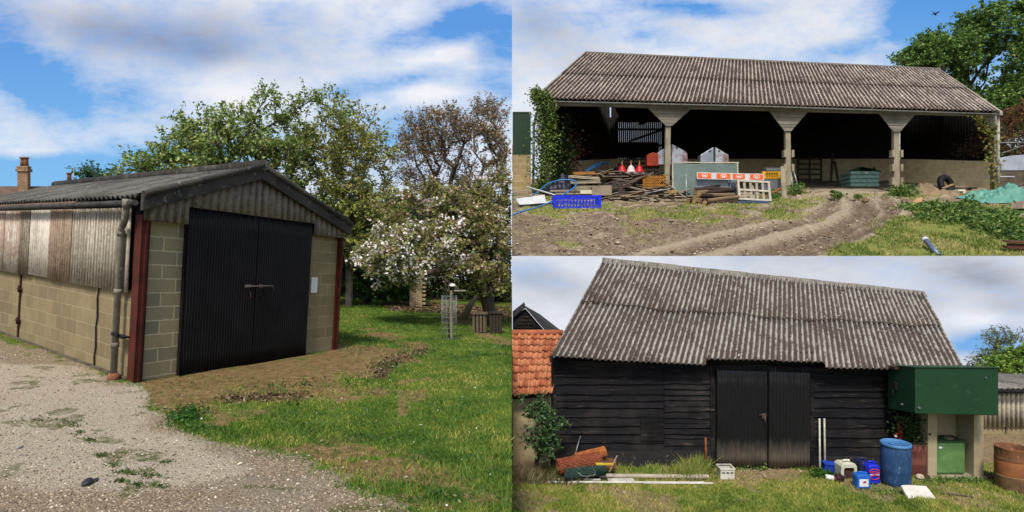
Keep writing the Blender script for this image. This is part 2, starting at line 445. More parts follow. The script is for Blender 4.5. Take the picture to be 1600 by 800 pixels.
# ================================================================== the gravel drive and lawn (first place)
def zL(X, Y):
    X = np.asarray(X, float); Y = np.asarray(Y, float)
    return -1.75-.0597*(X+5.27)-.0203*(Y-8)+.012*vnoise(X, Y, 1.3, 3)+.03*vnoise(X, Y, .35, 5)*sstep(Y, 9, 16)
GRAVEL = [(-3000,500), (0,528), (100,560), (188,597), (213,604), (236,640), (290,664), (345,690), (430,712), (520,742), (600,772), (665,800), (760,850), (1000,1500), (-3000,1500)]
SOIL = [(205,598), (273,588), (474,554), (520,540), (600,536), (660,548), (640,566), (600,572), (585,592), (540,596), (470,622), (400,630), (340,628), (300,655), (262,652), (225,640)]
def masksL(X, Y):
    Z = zL(X, Y); px = 800+X/Y*F; py = 400-Z/Y*F
    n = fbm(X, Y, .9, 2); n2 = fbm(X, Y, 3.1, 8)
    w = np.clip(Y/8, .4, 2)
    gd = polydist(px, py, GRAVEL)*Y/F; sd_ = polydist(px, py, SOIL)*Y/F
    gravel = sstep(gd+n*.06+n2*.05, -.13, .11); soil = sstep(sd_+n*.30+n2*.16, -.42, .34)
    edge = np.exp(-((gd+.13+n*.12)/.30)**2)
    soil = np.maximum(soil, .9*edge*sstep(n2+n*.5, -.7, .1))
    soil = np.maximum(soil, .65*sstep(fbm(X, Y, .55, 31), .28, .6)*(px > 620))
    return px, py, gravel, soil*(1-gravel), gd
ys = np.concatenate([np.geomspace(1.6, 30, 330), np.linspace(31, 78, 30)]); aa = -np.concatenate([np.linspace(2.6, 1.0, 60)[:-1], np.linspace(1.0, 0, 260)])
A_, Y_ = np.meshgrid(aa, ys); X_ = A_*Y_; Z_ = zL(X_, Y_)
px, py, mg, ms, _ = masksL(X_, Y_)
pale = sstep(fbm(X_, Y_, .6, 17)+.9*np.exp(-(((px-150)/190)**2+((py-665-.35*(px-150))/55)**2)), .35, .8)*mg
moss = sstep(.9*fbm(X_, Y_, 3.4, 41, 3)+.85*np.exp(-((px-175)/130)**2-((py-700-.62*(px-175))/26)**2)+.35*np.exp(-((px-60)/120)**2-((py-660)/20)**2)-.35, .15, .5)*mg
v = np.stack([X_, Y_, Z_], 2).reshape(-1,3); i = np.arange(v.shape[0]).reshape(X_.shape)
f = np.stack([i[:-1,:-1], i[:-1,1:], i[1:,1:], i[1:,:-1]], 2).reshape(-1,4)
# the bank below the lawn's open edge
e = i[:,-1]; k0 = len(v); edge_ = v[e].copy(); edge_[:,2] -= .02; low = v[e].copy(); low[:,2] -= 6; low[:,0] -= .4; v = np.vstack([v, edge_, low]); j = np.arange(len(e))+k0; j2 = j+len(e)
f = np.vstack([f, np.stack([e[:-1], j[:-1], j[1:], e[1:]], 1), np.stack([j[:-1], j2[:-1], j2[1:], j[1:]], 1)])
ext = lambda a, q: np.concatenate([a.ravel(), np.full(2*len(e), q)])
g = G('drive and lawn'); o3 = g.obj
nA, nB, nC = g.noise(1.1, o3, 6, .65), g.noise(9, o3, 5, .7, 2.), g.noise(55, o3, 4, .75, 5.)
st1 = g.n('TexVoronoi', {'Vector': o3, 'Scale': 55.}); st2 = g.n('TexVoronoi', {'Vector': o3, 'Scale': 120.})
r1 = g.sep(st1.outputs['Color'])[0]; r2 = g.sep(st2.outputs['Color'])[1]
grav = g.ramp(g.mth('MULTIPLY_ADD', r1, .6, g.mth('MULTIPLY', r2, .4)), [(0, S('54483a')), (.3, S('7e6f59')), (.55, S('96866d')), (.8, S('b0a083')), (1, S('d4c8af'))])
grav = g.mix(g.rng(nB, .35, .7, 0, .6), grav, S('857762'))
grav = g.mix(g.rng(nA, .5, .7, 0, .55), grav, S('857560')); grav = g.mix(g.rng(g.noise(.7, o3, 4, .6, 9.), .5, .65, 0, .5), grav, S('8f8c86'))
grav = g.mix(g.mth('MULTIPLY', g.attr('pale'), .8), grav, g.mix(nB, S('c6bba6'), S('a59884')))
mo = g.rng(g.mth('ADD', g.attr('moss'), g.mth('MULTIPLY', g.mth('SUBTRACT', nC, .5), 2.)), .35, .75)
grav = g.mix(g.mth('MULTIPLY', mo, g.rng(nB, .35, .6)), grav, g.mix(nC, S('4a5a2a'), S('66603a')))
soil = g.ramp(g.mth('MULTIPLY_ADD', nC, .5, g.mth('MULTIPLY', nB, .5)), [(.3, S('3e3122')), (.48, S('75603f')), (.58, S('96805a')), (.72, S('b4a27e'))])
lawn = g.ramp(g.mth('MULTIPLY_ADD', nA, .5, g.mth('MULTIPLY', nB, .5)), [(.3, S('33491b')), (.45, S('4f6826')), (.57, S('6c7f32')), (.7, S('938e48'))])
lawn = g.mix(g.rng(nC, .35, .7, 0, .6), lawn, S('3a4c1c'))
ns = g.mth('MULTIPLY', g.mth('SUBTRACT', g.mth('ADD', nC, nB), 1.), .9)
c = g.mix(g.rng(g.mth('ADD', g.attr('soil'), ns), .35, .65), lawn, soil)
c = g.mix(g.rng(g.mth('ADD', g.attr('gravel'), ns), .35, .65), c, grav)
hh = g.mth('ADD', g.mth('MULTIPLY', st1.outputs['Distance'], -.6), g.mth('ADD', nC, g.mth('MULTIPLY', nB, 1.5)))
groundL_m = g.pbr(c, .95, 0, g.bump(hh, .9, .03), .05)
tag(npmesh('ground', v, f, groundL_m, None, {'gravel': ext(mg, 0), 'soil': ext(ms, 1), 'pale': ext(pale, 0), 'moss': ext(moss, 0)}, smooth=True), kind='structure')

bl_w0 = leafm('daisy', ['f4f2ec', 'e8e6dc'], .2)
grassm = leafm('grass blade', ['29461f', '3f6426', '58782c', '7c8a38', 'aaa056'], .3)
def scatter(n, amin, amax, y0, y1, zf, pw=1.):
    """positions thinning out with distance"""
    u = RNG.uniform(0, 1, n); Y = y0*(y1/y0)**(u**pw); a = RNG.uniform(amin, amax, n); return a*Y, Y
X, Y = scatter(210000, -.95, 0, 3.4, 24, zL, 1.0)
px, py, mg, ms, gd = masksL(X, Y)
pr = (1-mg)*(1-.93*ms)*(.35+.65*sstep(fbm(X, Y, 1.3, 9), -.5, .3)); pr = np.where((px < 530) & (py < 610) & (X < -1.2) & (Y > 8.7), 0, pr)
kp = (RNG.uniform(0, 1, len(X)) < pr) & (X < -.01); X, Y = X[kp], Y[kp]
tag(blades('grass', X, Y, zL(X, Y)-.003, .035+.022*sstep(fbm(X, Y, .8, 12), 0, .7), grassm, w=.0035+.0005*Y), 'short patchy green lawn beside the gravel drive', 'grass', kind='stuff')
X_d, Y_d = scatter(2600, -.62, 0, 4.2, 20, zL); px, py, mg, ms, gd = masksL(X_d, Y_d); kp = (mg+ms < .2) & (px > 300) & ((px > 540) | (py > 640)) & (RNG.uniform(0, 1, 2600) < .10)
tag(leafcloud('daisies', np.stack([X_d[kp], Y_d[kp], zL(X_d[kp], Y_d[kp])+.045], 1), .017, bl_w0, aspect=1., flat=.9), 'tiny white daisies dotted over the lawn', 'daisies', kind='stuff')
kp = (mg < .3) & (px > 300) & ((px > 540) | (py > 640)) & (RNG.uniform(0, 1, 2600) < .35)
tag(leafcloud('dead_leaves', np.stack([X_d[kp]+.2*RNG.normal(size=kp.sum())-.3, Y_d[kp], zL(X_d[kp], Y_d[kp])+.035], 1), .035, leafm('straw', ['5a4a34', '7d6b4a', 'a08f68', '3e3426'], .1), aspect=.4, flat=.6, clip=lambda p: p[:,0] < -.02), 'scattered brown bits of leaf in the lawn', 'leaf litter', kind='stuff')
# gravel pebbles
X, Y = scatter(26000, -1.0, 0, 3.2, 11, zL, 1.); px, py, mg, ms, gd = masksL(X, Y)
kp = (RNG.uniform(0, 1, len(X)) < mg*.9+ms*.05) & (X < -.02) & (polydist(px, py, [(-600,300), (0,515), (185,592), (225,600), (530,545), (530,100)]) < 0); X, Y = X[kp], Y[kp]
g = G('pebble'); pebm = g.pbr(g.ramp(g.attr('rnd'), [(0, S('54493d')), (.35, S('857764')), (.75, S('a3947e')), (1, S('d0c5b0'))]), .85)
tag(stones('gravel', X, Y, zL(X, Y)+.001, np.where(RNG.uniform(0,1,len(X)) < .06, RNG.uniform(.010,.022,len(X)), np.abs(RNG.normal(.005, .004, len(X)))+.003), pebm), 'loose tan pebbles over the drive', 'gravel', kind='stuff')
# moss tufts and a few larger stones on the drive
def at_ground(x, y):
    Yq = 8.
    for _ in range(6): Yq = -float(zL((x-800)/F*Yq, Yq))*F/(y-400)
    return V(((x-800)/F*Yq, Yq, float(zL((x-800)/F*Yq, Yq))))
q = []
for (cx, cy, n, sp) in ((112,664,70,12), (137,688,60,7), (158,712,90,7), (125,676,40,8), (198,738,110,9), (176,728,40,6), (190,752,60,7), (236,744,80,9), (215,758,70,8), (250,760,60,8), (262,722,40,7), (60,655,50,14)):
    for _ in range(n): b = at_ground(random.gauss(cx, sp), random.gauss(cy, sp*.28)); q.append((b.x, b.y, b.z+random.uniform(0, .012)))
tag(leafcloud('moss', q, .028, leafm('moss tuft', ['24381a', '35501f', '4d6428', '6a6c38'], .2), aspect=.5), 'tufts of green moss growing through the gravel drive', 'moss', kind='stuff')
for (x, y, s, cc, lab) in ((137,756,.05,'2b2c30','dark grey flint lying on the pale part of the drive'), (146,753,.032,'3c3a3a','smaller dark flint beside the bigger flint on the drive'), (30,700,.03,'8f8c88','pale grey stone near the mossy gravel by the wall side'), (375,725,.022,'d8cfba','white pebble near the lawn edge of the drive')):
    b = at_ground(x, y); m = MB(); m.lathe([(.5*s,-.2*s), (1.0*s,.1*s), (.85*s,.5*s), (.2*s,.7*s)], 8, Matrix.Translation(b)@Matrix.Rotation(x, 4, 'Z')@Matrix.Diagonal((1.4,.8,1,1))); m.v = [p+V((random.gauss(0,.1*s), random.gauss(0,.1*s), random.gauss(0,.08*s))) for p in m.v]; tag(m.build('stone', worn('flint '+cc, cc, cc, 20, .7), loc=b), lab, 'stone')
# dead leaves and twigs in two strips by the bare soil
q = []
for (a, b, n) in (((345,625), (480,620), 420), ((590,590), (612,562), 350), ((605,566), (665,548), 420), ((585,575), (640,560), 250)):
    for _ in range(n):
        s = random.random(); x = a[0]+(b[0]-a[0])*s+random.gauss(0, 7); y = a[1]+(b[1]-a[1])*s+random.gauss(0, 3.5)
        Yq = 8.
        for _ in range(6): Yq = -float(zL((x-800)/F*Yq, Yq))*F/(y-400)
        q.append(((x-800)/F*Yq, Yq, float(zL((x-800)/F*Yq, Yq))+random.uniform(.005, .035)))
litm = leafm('dead leaf', ['2a2018', '54422e', '7a654a', '8f7d62'], .1)
tag(leafcloud('dead_leaves', q, .065, litm, aspect=.45, flat=.5), 'brown dead leaves and twigs lying between soil and lawn', 'leaf litter', kind='stuff')
weedm = leafm('weed leaf', ['24431a', '33591f', '4c7a2a'], .3)
q = []
for (cx, cy, n, sp) in ((285,655,260,14), (300,645,180,12), (610,575,160,14), (560,600,100,20), (430,612,120,24), (480,604,70,18)):
    for _ in range(n):
        x, y = random.gauss(cx, sp), random.gauss(cy, sp*.3); Yq = 8.
        for _ in range(6): Yq = -float(zL((x-800)/F*Yq, Yq))*F/(y-400)
        q.append(((x-800)/F*Yq, Yq, float(zL((x-800)/F*Yq, Yq))+random.uniform(.01, .07)))
tag(leafcloud('weeds', q, .05, weedm, aspect=.4), 'low green weeds growing on the soil by the garage', 'weeds', kind='stuff')

# ================================================================== the garage
C0 = P(207, 597, 8.0); dL, dR, U = V((-1.42, 1, .0644)), V((.4033, 1, -.0444)), V((.055, 0, 1))
def Q(s, t, h): return C0+dL*s+dR*t+U*h
def s_px(px, h):
    """how far along the side wall a direction meets it"""
    k = (px-800)/F; x0, y0 = C0.x+U.x*h, C0.y
    return (k*y0-x0)/(dL.x-k*dL.y)
nF, nS = -dL.normalized(), -dR.normalized(); W = dR*3.911; LN = 5.2
lL, lR = dL.length, dR.length
blk_front = blockm('yellow grey block', 'aa9c78', '88826e', 'cabf9c', '66604e', .44, .2, .012, .6, .25)
blk_plain = blockm('smooth tan block', '998b69', '85785a', 'aa9d7c', '695f48', .44, .215, .008, .45, .4)
blk_side = blockm('side block', '998a69', '85775b', 'a39677', '675d45', .46, .225, .009, .4, .4)
asb_gable = corrm('gable sheet', '8f877b', '746c61', '4d4842', 'aea898', .12, .40, .25, lich=.63)
asb_roof = corrm('garage roof sheet', '6f6c66', '54514c', '34322e', '8f8b80', .2, .5, .2)
barge_m = worn('barge board', '4c4943', '2e2c29', 2.5, .95, 0, .6, '7c7a6c', fine=70)
red_m = worn('red oxide paint', '5a2419', '40180f', 3., .6, 0, .15, '2c1510')
grey_m = worn('lichened pipe', '8b8778', '5e5a50', 4., .9, 0, .4, 'b5b2a4', fine=90)
g = G('black ribbed paint'); nz = g.noise(3., g.obj, 5, .6); nz2 = g.noise(30, g.obj, 4, .7)
blackdoor_m = g.pbr(g.mix(g.rng(nz, .35, .75), S('0d0d10'), S('19181b')), g.rng(nz2, .2, .8, .42, .62), 0, g.bump(nz2, .08, .01), .22)
dark_m = worn('dark gap', '0b0b0b', '141312', 3, .9)
rust_m = worn('rusty iron', '4a2c1d', '2d1c15', 8, .85, 0, .4, '6d4227')
zinc_m = worn('dull zinc', '8d9092', '6c6e70', 6, .45, .6, .1)

gar = thing('garage', 'block garage with black ribbed double doors and red steel corner posts beside a gravel drive', 'garage', C0)
m = MB(); m.para(Q(0,.13,-.15), dR*.485, dL*.2, U*2.62); m.build('block_wall', blk_front, gar)
m = MB(); m.para(Q(0,3.06,-.15), dR*.80, dL*.2, U*2.62); m.build('block_wall', blk_plain, gar)
m = MB(); m.para(Q(.07,.012,-.25), dL*(LN-.07), dR*.16, U*1.5); m.build('block_wall', blk_side, gar)
m = MB(); m.para(Q(.05,3.76,-.4), dL*(LN-.05), dR*.14, U*2.85); m.para(Q(LN-.1,.2,-.4), dL*.1, dR*3.5, U*2.9); m.build('block_wall', blk_side, gar)
m = MB(); m.para(Q(.25,.6,2.2), dL*.05, dR*2.5, U*.4); m.build('lintel', dark_m, gar)
# plinth of the side wall
m = MB(); m.para(Q(.1,-.02,-.2), dL*(LN-.1), dR*.04, U*.24); m.build('plinth', worn('mossy plinth', '6d6350', '45412f', 4, .95, 0, .4), gar)
# side cladding, one sheet at a time
def sheetm(name, a, b, moss, cov): return corrm(name, a, b, moss, 'c9c4b4', .3, cov, .3, lich=.7, streak=(2.2, .25))
shm = [sheetm('sheet grey', 'bdb7a8', 'a69e8e', '7d7566', .42), sheetm('sheet brown', 'ac9884', '917e6d', '6f5f50', .42), sheetm('sheet white', 'd2cbbe', 'bcb3a5', '938a7b', .35),
       sheetm('sheet dull', '9a9180', '857b6a', '5f5648', .45), sheetm('sheet rosy', 'a78e7e', '8a7262', 'c4beb2', .42)]
cuts = [(209,118,0,'long grey corrugated wall sheet'), (118,83,1,'brown translucent wall sheet'), (83,52,2,'whitish wall sheet'), (52,36,3,'narrow dull wall sheet'), (36,12,4,'rosy stained wall sheet'), (12,-60,4,'rosy stained wall sheet')]
for k, (a, b, mi, lab) in enumerate(cuts):
    s0, s1 = max(.0, s_px(a, 1.8)), s_px(b, 1.8); nW = max(2, round((s1-s0)*lL/.105)); d = -.045-.008*(k % 2); hb = 1.24+random.uniform(-.015, .015)
    m = MB(); m.corr(lambda u: Q(s0+(s1-s0)*u, d, hb), lambda u: Q(s0+(s1-s0)*u, d, 2.42), nW, .014, nS, 8, 2, .008)
    tag(m.build('cladding_sheet', shm[mi], gar), lab)
m = MB(); m.para(Q(.02,0,1.5), dL*(LN-.1), dR*.03, U*1.0); m.build('lining_board', dark_m, gar)
# gable cladding, scalloped foot
apx = 1.78
def roofh(t): return 2.60+(3.31-2.60)*(t/apx) if t < apx else 2.60+(3.31-2.60)*((3.88-t)/(3.88-apx))
for t0, t1, hb in ((-.03, .60, 2.26), (.60, 1.84, 2.505), (1.84, 3.085, 2.505), (3.085, 3.93, 2.30)):
    m = MB(); n = round((t1-t0)*lR/.15); hb_ = hb+random.uniform(-.01, .01)
    m.corr(lambda u: Q(-.075,t0+(t1-t0)*u,hb_), lambda u: Q(-.075,t0+(t1-t0)*u,max(hb_+.02, roofh(t0+(t1-t0)*u)-.05)), n, .02, nF, 10, 2, .01)
    m.build('gable_cladding', asb_gable, gar)
m = MB(); m.prism([Q(-.02,.02,2.3), Q(-.02,3.85,2.3), Q(-.02,3.85,2.55), Q(-.02,apx,3.22), Q(-.02,.02,2.55)], dL*.05); m.build('gable_backing', dark_m, gar)
# barge boards
for t0, t1 in ((-.10, apx), (4.0, apx)):
    h0, h1 = roofh(t0)+.035, roofh(t1)+.045; o = -.15; a = Q(o,t0,h0); b = Q(o,t1,h1)
    m = MB(); m.para(a-U*.23, b-a, U*.23, dL*.05); m.build('barge_board', barge_m, gar, bevel=.012)
    m = MB(); m.tube([a+nF*.01+U*.0, b+nF*.01+U*.0], .045, 10); m.build('barge_roll', barge_m, gar)
# roofs
def rq(s, t): return Q(s, t, roofh(t)+.02)
m = MB(); m.corr(lambda u: rq(-.10+(LN+.3)*u, -.14), lambda u: rq(-.10+(LN+.3)*u, apx), 60, .028, (U*1.0-dR*.33), 8, 4, .012); m.build('roof', asb_roof, gar)
m = MB(); m.corr(lambda u: rq(-.10+(LN+.3)*u, 4.04), lambda u: rq(-.10+(LN+.3)*u, apx), 60, .028, (U*1.0+dR*.33), 6, 3, .012); m.build('roof', asb_roof, gar)
m = MB(); m.tube([Q(-.17,apx,3.36), Q(LN+.2,apx,3.36)], .09, 12); m.build('ridge_cap', asb_roof, gar)
# red posts: channel section
def post(t0, w_, s_):
    m = MB(); m.para(Q(s_,t0,-.1), dR*w_, dL*.015, U*2.42); m.para(Q(s_,t0,-.1), dR*.014, dL*.13, U*2.42); m.para(Q(s_,t0+w_-.014,-.1), dR*.014, dL*.13, U*2.42)
    m.para(Q(s_-.012,t0+w_*.42,-.1), dR*.02, dL*.012, U*2.4)
    return m.build('steel_post', red_m, gar)
post(-.02, .105, -.05); post(3.86, .10, -.05)
# gutter and downpipe
m = MB(); m.tube([Q(-.08,-.15,2.47), Q(LN,-.15,2.45)], .042, 10); m.build('gutter', worn('gutter', '4b4a45', '2f2e2b', 5, .9, 0, .3), gar)
dp = [Q(.05,-.16,2.46), Q(.07,-.16,2.33), Q(.10,-.14,2.24), Q(.19,-.12,2.12), Q(.21,-.11,2.03), Q(.20,-.11,.08)]
m = MB(); m.tube(dp, .043, 12)
for h in (2.02, 1.2, .45): m.tube([Q(.205,-.11,h), Q(.205,-.11,h+.07)], .053, 12)
m.tube([Q(.05,-.16,2.40), Q(.05,-.16,2.52)], .06, 12); m.build('downpipe', grey_m, gar)
m = MB(); m.tube([Q(.20,-.11,-.03), Q(.20,-.11,.03), Q(.20,-.11,.09)], [.075, .08, .06], 14); m.build('pipe_shoe', worn('clay shoe', '8a5a40', '5e3e2c', 6, .9), gar)
m = MB(); m.para(Q(.1,-.16,.62), dL*.12, dR*.03, U*.04); m.para(Q(.06,-.13,.60), dL*.16, dR*.10, U*.025); m.build('pipe_bracket', dark_m, gar)
# hinge strip, hinges, joint
s3 = s_px(31, .6); m = MB(); m.para(Q(s3,-.012,-.02), dL*.035, dR*.03, U*1.26); m.build('door_edge', rust_m, gar)
for h in (.34, .93):
    m = MB(); m.para(Q(s3-.05,-.03,h), dL*.12, dR*.025, U*.035); m.tube([Q(s3-.02,-.04,h-.04), Q(s3-.02,-.04,h+.09)], .018, 8); m.build('hinge', rust_m, gar)
s3 = s_px(151, .6); m = MB(); pts = [Q(s3+.012*math.sin(k*2.1),-.006,.02+k*.15) for k in range(9)]; m.tube(pts, .011, 6); m.build('wall_joint', dark_m, gar)
# doors
for t0, t1, h0 in ((.612, 1.84, -.03), (1.85, 3.066, -.03)):
    m = MB(); n = 26
    m.corr(lambda u: Q(-.06,t0+(t1-t0)*u,h0), lambda u: Q(-.06,t0+(t1-t0)*u,2.52), n, .011, nF, 6, 9, .01, dent=.007); dr = m.build('door', blackdoor_m, gar)
    m = MB()
    for a in (t0, t1-.03): m.para(Q(-.045,a,h0), dR*.03, dL*.03, U*2.54)
    m.para(Q(-.04,t0,1.1), dR*(t1-t0), dL*.03, U*.1); m.build('door_frame', dark_m, dr)
    if t0 < 1: left_door = dr
m = MB(); m.tube([Q(-.11,1.62,1.33), Q(-.11,2.06,1.33), Q(-.11,2.16,1.33), Q(-.11,2.18,1.25)], .013, 8)
m.para(Q(-.09,1.64,1.30), dR*.10, dL*.04, U*.06); m.para(Q(-.09,1.92,1.30), dR*.06, dL*.04, U*.06); m.build('bolt', worn('grey iron', '6a6460', '4c4744', 8, .6, .4, .3, '5a4438'), left_door)
m = MB(); m.tube([Q(-.10,1.70,1.27), Q(-.13,1.70,1.16), Q(-.10,1.70,1.08)], .009, 6); m.build('pull_handle', rust_m, left_door); m = MB(); m.para(Q(-.10,1.88,1.15), dR*.09, dL*.03, U*.11); m.tube([Q(-.11,1.89,1.25), Q(-.13,1.925,1.31), Q(-.11,1.945,1.25)], .007, 6); m.build('padlock', dark_m, left_door)
m = MB(); m.para(Q(-.012,3.19,1.18), dR*.16, dL*.01, U*.30); m.build('notice', worn('white notice', 'e8e8e6', 'dcdcda', 2, .5), gar)

# ================================================================== house with chimneys behind the garage
hm = thing('house', 'old brick house beyond the garage, its tiled ridge and two chimneys showing', 'house', P(40, 425, 30))
def rect_house(Y0, x0, x1, zb, ze, zr, depth):
    m = MB(); m.para((x0,Y0,zb), (x1-x0,0,0), (0,depth,0), (0,0,ze-zb)); m.build('wall', blockm('house brick', '7d5b42', '6b4c38', '9c9080', '4d3a2e', .22, .075, .01), hm)
    m = MB(); m.prism([(x0-.2,Y0-.3,ze-.1), (x0-.2,Y0+depth/2,zr), (x0-.2,Y0+depth+.3,ze-.1)], (x1-x0+.4,0,0)); return m.build('roof', worn('old tile', '6a5240', '4c3d33', 2, .95, 0, .4, '847a68'), hm)
Yh = 30.; rf = rect_house(Yh, P(-160,0,Yh).x, P(88,0,Yh).x, -2.2, P(0,332,Yh).z, P(0,291,Yh+3).z, 6)
brk = blockm('chimney brick', '9a7350', '7f5d42', 'a99c84', '59452f', .24, .085, .012, .5)
def chimney(pxa, pxb, pyt, pyb, Y, pots):
    x0, x1 = P(pxa,0,Y).x, P(pxb,0,Y).x; zt, zb_ = P(0,pyt,Y).z, P(0,pyb,Y).z; wd = x1-x0; dk = .35
    m = MB(); m.para((x0,Y,zb_), (wd,0,0), (0,wd*dk,0), (0,0,zt-zb_)); m.para((x0-.06,Y-.06,zt-.32), (wd+.12,0,0), (0,wd*dk+.12,0), (0,0,.16)); m.para((x0-.03,Y-.03,zt-.12), (wd+.06,0,0), (0,wd*dk+.06,0), (0,0,.1)); c_ = m.build('chimney', brk, rf)
    for f_ in pots:
        m = MB(); m.lathe([(.13,-.05), (.11,.3), (.11,.4), (.15,.42), (.15,.5), (.1,.5)], 12, Matrix.Translation((x0+wd*f_,Y+wd*.2,zt))); m.build('chimney_pot', worn('clay pot', '8d5f40', '6f4a34', 5), c_)
chimney(27, 43, 259, 312, 32.3, (.38, .68)); chimney(99, 113, 282, 312, 36., (.5,))
m = MB(); x, y, z = P(115, 310, 36.); zt = P(0,262,36.).z; m.tube([(x,y,z), (x,y,zt)], .03, 6); m.tube([(x-.5,y,zt-.03), (x+.05,y,zt-.05)], .02, 5)
for k in range(5): m.tube([(x-.45+k*.1,y-.2,zt-.03), (x-.45+k*.1,y+.2,zt-.03)], .012, 4)
m.build('aerial', zinc_m, hm)
m = MB(); m.prism([P(92,300,36.5), P(130,296,36.5), P(175,306,36.5), P(92,330,36.5)], (0,4,0)); m.build('roof', worn('far tile', '5f5248', '4a4038', 2, .95), hm)

# ================================================================== trees and garden behind the garage
cl0 = lambda p: p[:,0] < -.02
bark1 = worn('bark', '5b5043', '3c342b', 4, .95, 0, .6, stretch=(3,3,.6)); bark2 = worn('grey bark', '6c665b', '4a453c', 4, .95, 0, .6)
lf_green = leafm('fresh green leaf', ['4a6230', '66823c', '82984a', '9cac5e', 'b4ba7c'])
lf_olive = leafm('olive leaf', ['65722e', '7e8a3c', '97a04a', 'aca85a', 'b0a066'])
lf_brown = leafm('bronze leaf', ['6a5846', '836a54', '968062', '948f62', 'a88878'])
lf_dark = leafm('dark leaf', ['22381a', '2f4e20', '40662a', '557a34'])
lf_apple = leafm('apple leaf', ['707a40', '888e4a', '9a9258', 'a08c6a', '76883e'])
bl_w = leafm('white blossom', ['fbf8f4', 'fcfaf8', 'f3ece8', 'f8efec'], .3); bl_p = leafm('pink blossom', ['d8b0a6', 'e6cbc4', 'c69a90', 'efe0da'], .3)
def gnd(px, Y): x = (px-800)/F*Y; return (x, Y, float(zL(x, Y))-.05)
K = np.vstack([lump(370,275,20,2.5,2.2,1.6,74,.25), lump(300,262,19.5,1.3,.8,1.,20), lump(430,225,20.5,1.5,.9,1.1,26), lump(330,215,20,.9,.6,.8,12), lump(250,262,19.5,.7,.4,.5,10), lump(400,330,20,2.4,1.2,1.,30)])
sp_ = np.array([P(x, y, 20) for x, y in ((286,186), (320,190), (350,182), (404,170), (430,168), (466,168), (500,160), (520,172), (540,184), (415,156), (375,178), (485,158), (270,220), (216,262), (232,272), (196,274), (455,180), (300,200))])
tree('tree', 'fresh green tree rising behind the garage roof, tallest sprays bare at the tips', gnd(370,20), np.vstack([K, sp_]), lf_green, bark1, .18, .125, 125, .32, fork=.3, clip=cl0, rmin=.014)
K = np.vstack([lump(535,290,22.5,2.3,2.6,1.6,115,.25), lump(520,225,22.5,1.6,1.0,1.2,32), lump(560,350,22,1.8,1.6,1.2,40), np.array([P(x, y, 22.5) for x, y in ((525,162), (555,175), (580,190), (500,165), (590,215), (575,250))])])
tree('tree', 'olive green small-leaved tree between the garage gable and the bronze tree', gnd(545,22.5), K, lf_olive, bark2, .16, .13, 90, .34, clip=cl0, rmin=.014)
K = np.vstack([lump(735,255,29,4.0,2.6,2.4,165,.3), lump(690,205,29,2.4,1.1,1.8,36), lump(660,255,28.5,1.6,1.9,1.2,26), lump(770,195,29.5,1.6,1.1,1.6,26), lump(715,340,28,3.8,1.9,1.6,75,.2)])
K = K[K[:,0] < -.25]
tree('tree', 'tall bronze-leaved tree with a broad open crown of bare-looking branches', gnd(765,29), K, lf_brown, worn('dark bark', '5a5044', '423a32', 4, .95, 0, .5), .26, .13, 62, .38, fork=.32, clip=cl0, rmin=.013, twig=1.1)
# apple tree in blossom
K = np.vstack([lump(655,398,17.5,1.65,.68,1.2,46), lump(735,385,18,1.4,1.3,1.2,42), lump(700,335,18.5,2.2,.8,1.2,38), lump(770,330,18.5,.7,1.2,1.,20), lump(615,395,17.5,.5,.5,.8,10), lump(765,420,17.5,.6,.6,.8,12)])
K = K[K[:,0] < -.12]
pxK = 800+K[:,0]/K[:,1]*F; pyK = 400-K[:,2]/K[:,1]*F
wh = K[((pyK > 362) & (pxK < 730)) | (RNG.uniform(0,1,len(K)) < .06)]; pk = K[(pyK < 395) | (pxK > 690)]
tree('apple_tree', 'spreading apple tree with white and pink blossom over the lawn edge', gnd(772,18.5), K, lf_apple, bark1, .22, .12, 170, .29, fork=.42, clip=cl0, cat='apple tree',
     extra=[('blossom', wh, bl_w, .085, 90, .075), ('blossom', pk, bl_p, .075, 22, .06)], rmin=.014)
K = np.vstack([lump(575,418,24,1.9,1.6,1.,80,.4), lump(548,372,24.5,1.3,1.6,.9,50), lump(600,350,24.5,1.3,1.0,.8,26)])
tree('holly_tree', 'dark evergreen bush tree close behind the garage corner', gnd(570,24), K, lf_dark, bark1, .16, .17, 110, .33, clip=cl0, fork=.15)
K = lump(152,286,45,1.9,1.1,1.2,34)
tree('tree', 'small dark tree far off between the chimneys and the green tree', gnd(150,45), K, lf_dark, bark1, .15, .2, 60, .45, clip=cl0)
# hedge behind the lawn
def hedge(px0, px1, Y, h, n, lab, mt, sz=.16):
    x0, x1 = (px0-800)/F*Y, (px1-800)/F*Y; x = RNG.uniform(x0, x1, n); y = Y+RNG.uniform(0, 1.6, n); zb_ = zL(x, y)
    z = zb_+h*RNG.uniform(0, 1, n)**.8*(1+.18*vnoise(x, y, .9, 4)); t = thing('hedge', lab, 'hedge', (x0*.5+x1*.5, Y, float(zL((x0+x1)/2, Y))))
    leafcloud('foliage', np.stack([x, y-.25*vnoise(x, z, 1.5, 2), z], 1), sz, mt, t, clip=cl0)
    m = MB()
    for k in range(int((x1-x0)/.5)):
        xx = x0+.5*k+random.uniform(0, .3); zz = float(zL(xx, Y+.8)); m.tube([(xx,Y+.8,zz-.1), (xx+random.gauss(0,.1),Y+.8,zz+h*.5), (xx+random.gauss(0,.25),Y+.9,zz+h*.9)], [.05,.03,.012], 5)
    m.build('stem', bark1, t); return t
hedge(470, 660, 27.5, 3.8, 26000, 'dense dark hedge at the back of the lawn', lf_dark)
hedge(600, 798, 31., 5.2, 30000, 'shaded thicket behind the brick pillar and the apple trunk', leafm('thicket leaf', ['20281a', '2f3820', '4a4a2c', '3a4a24', '57502f']))
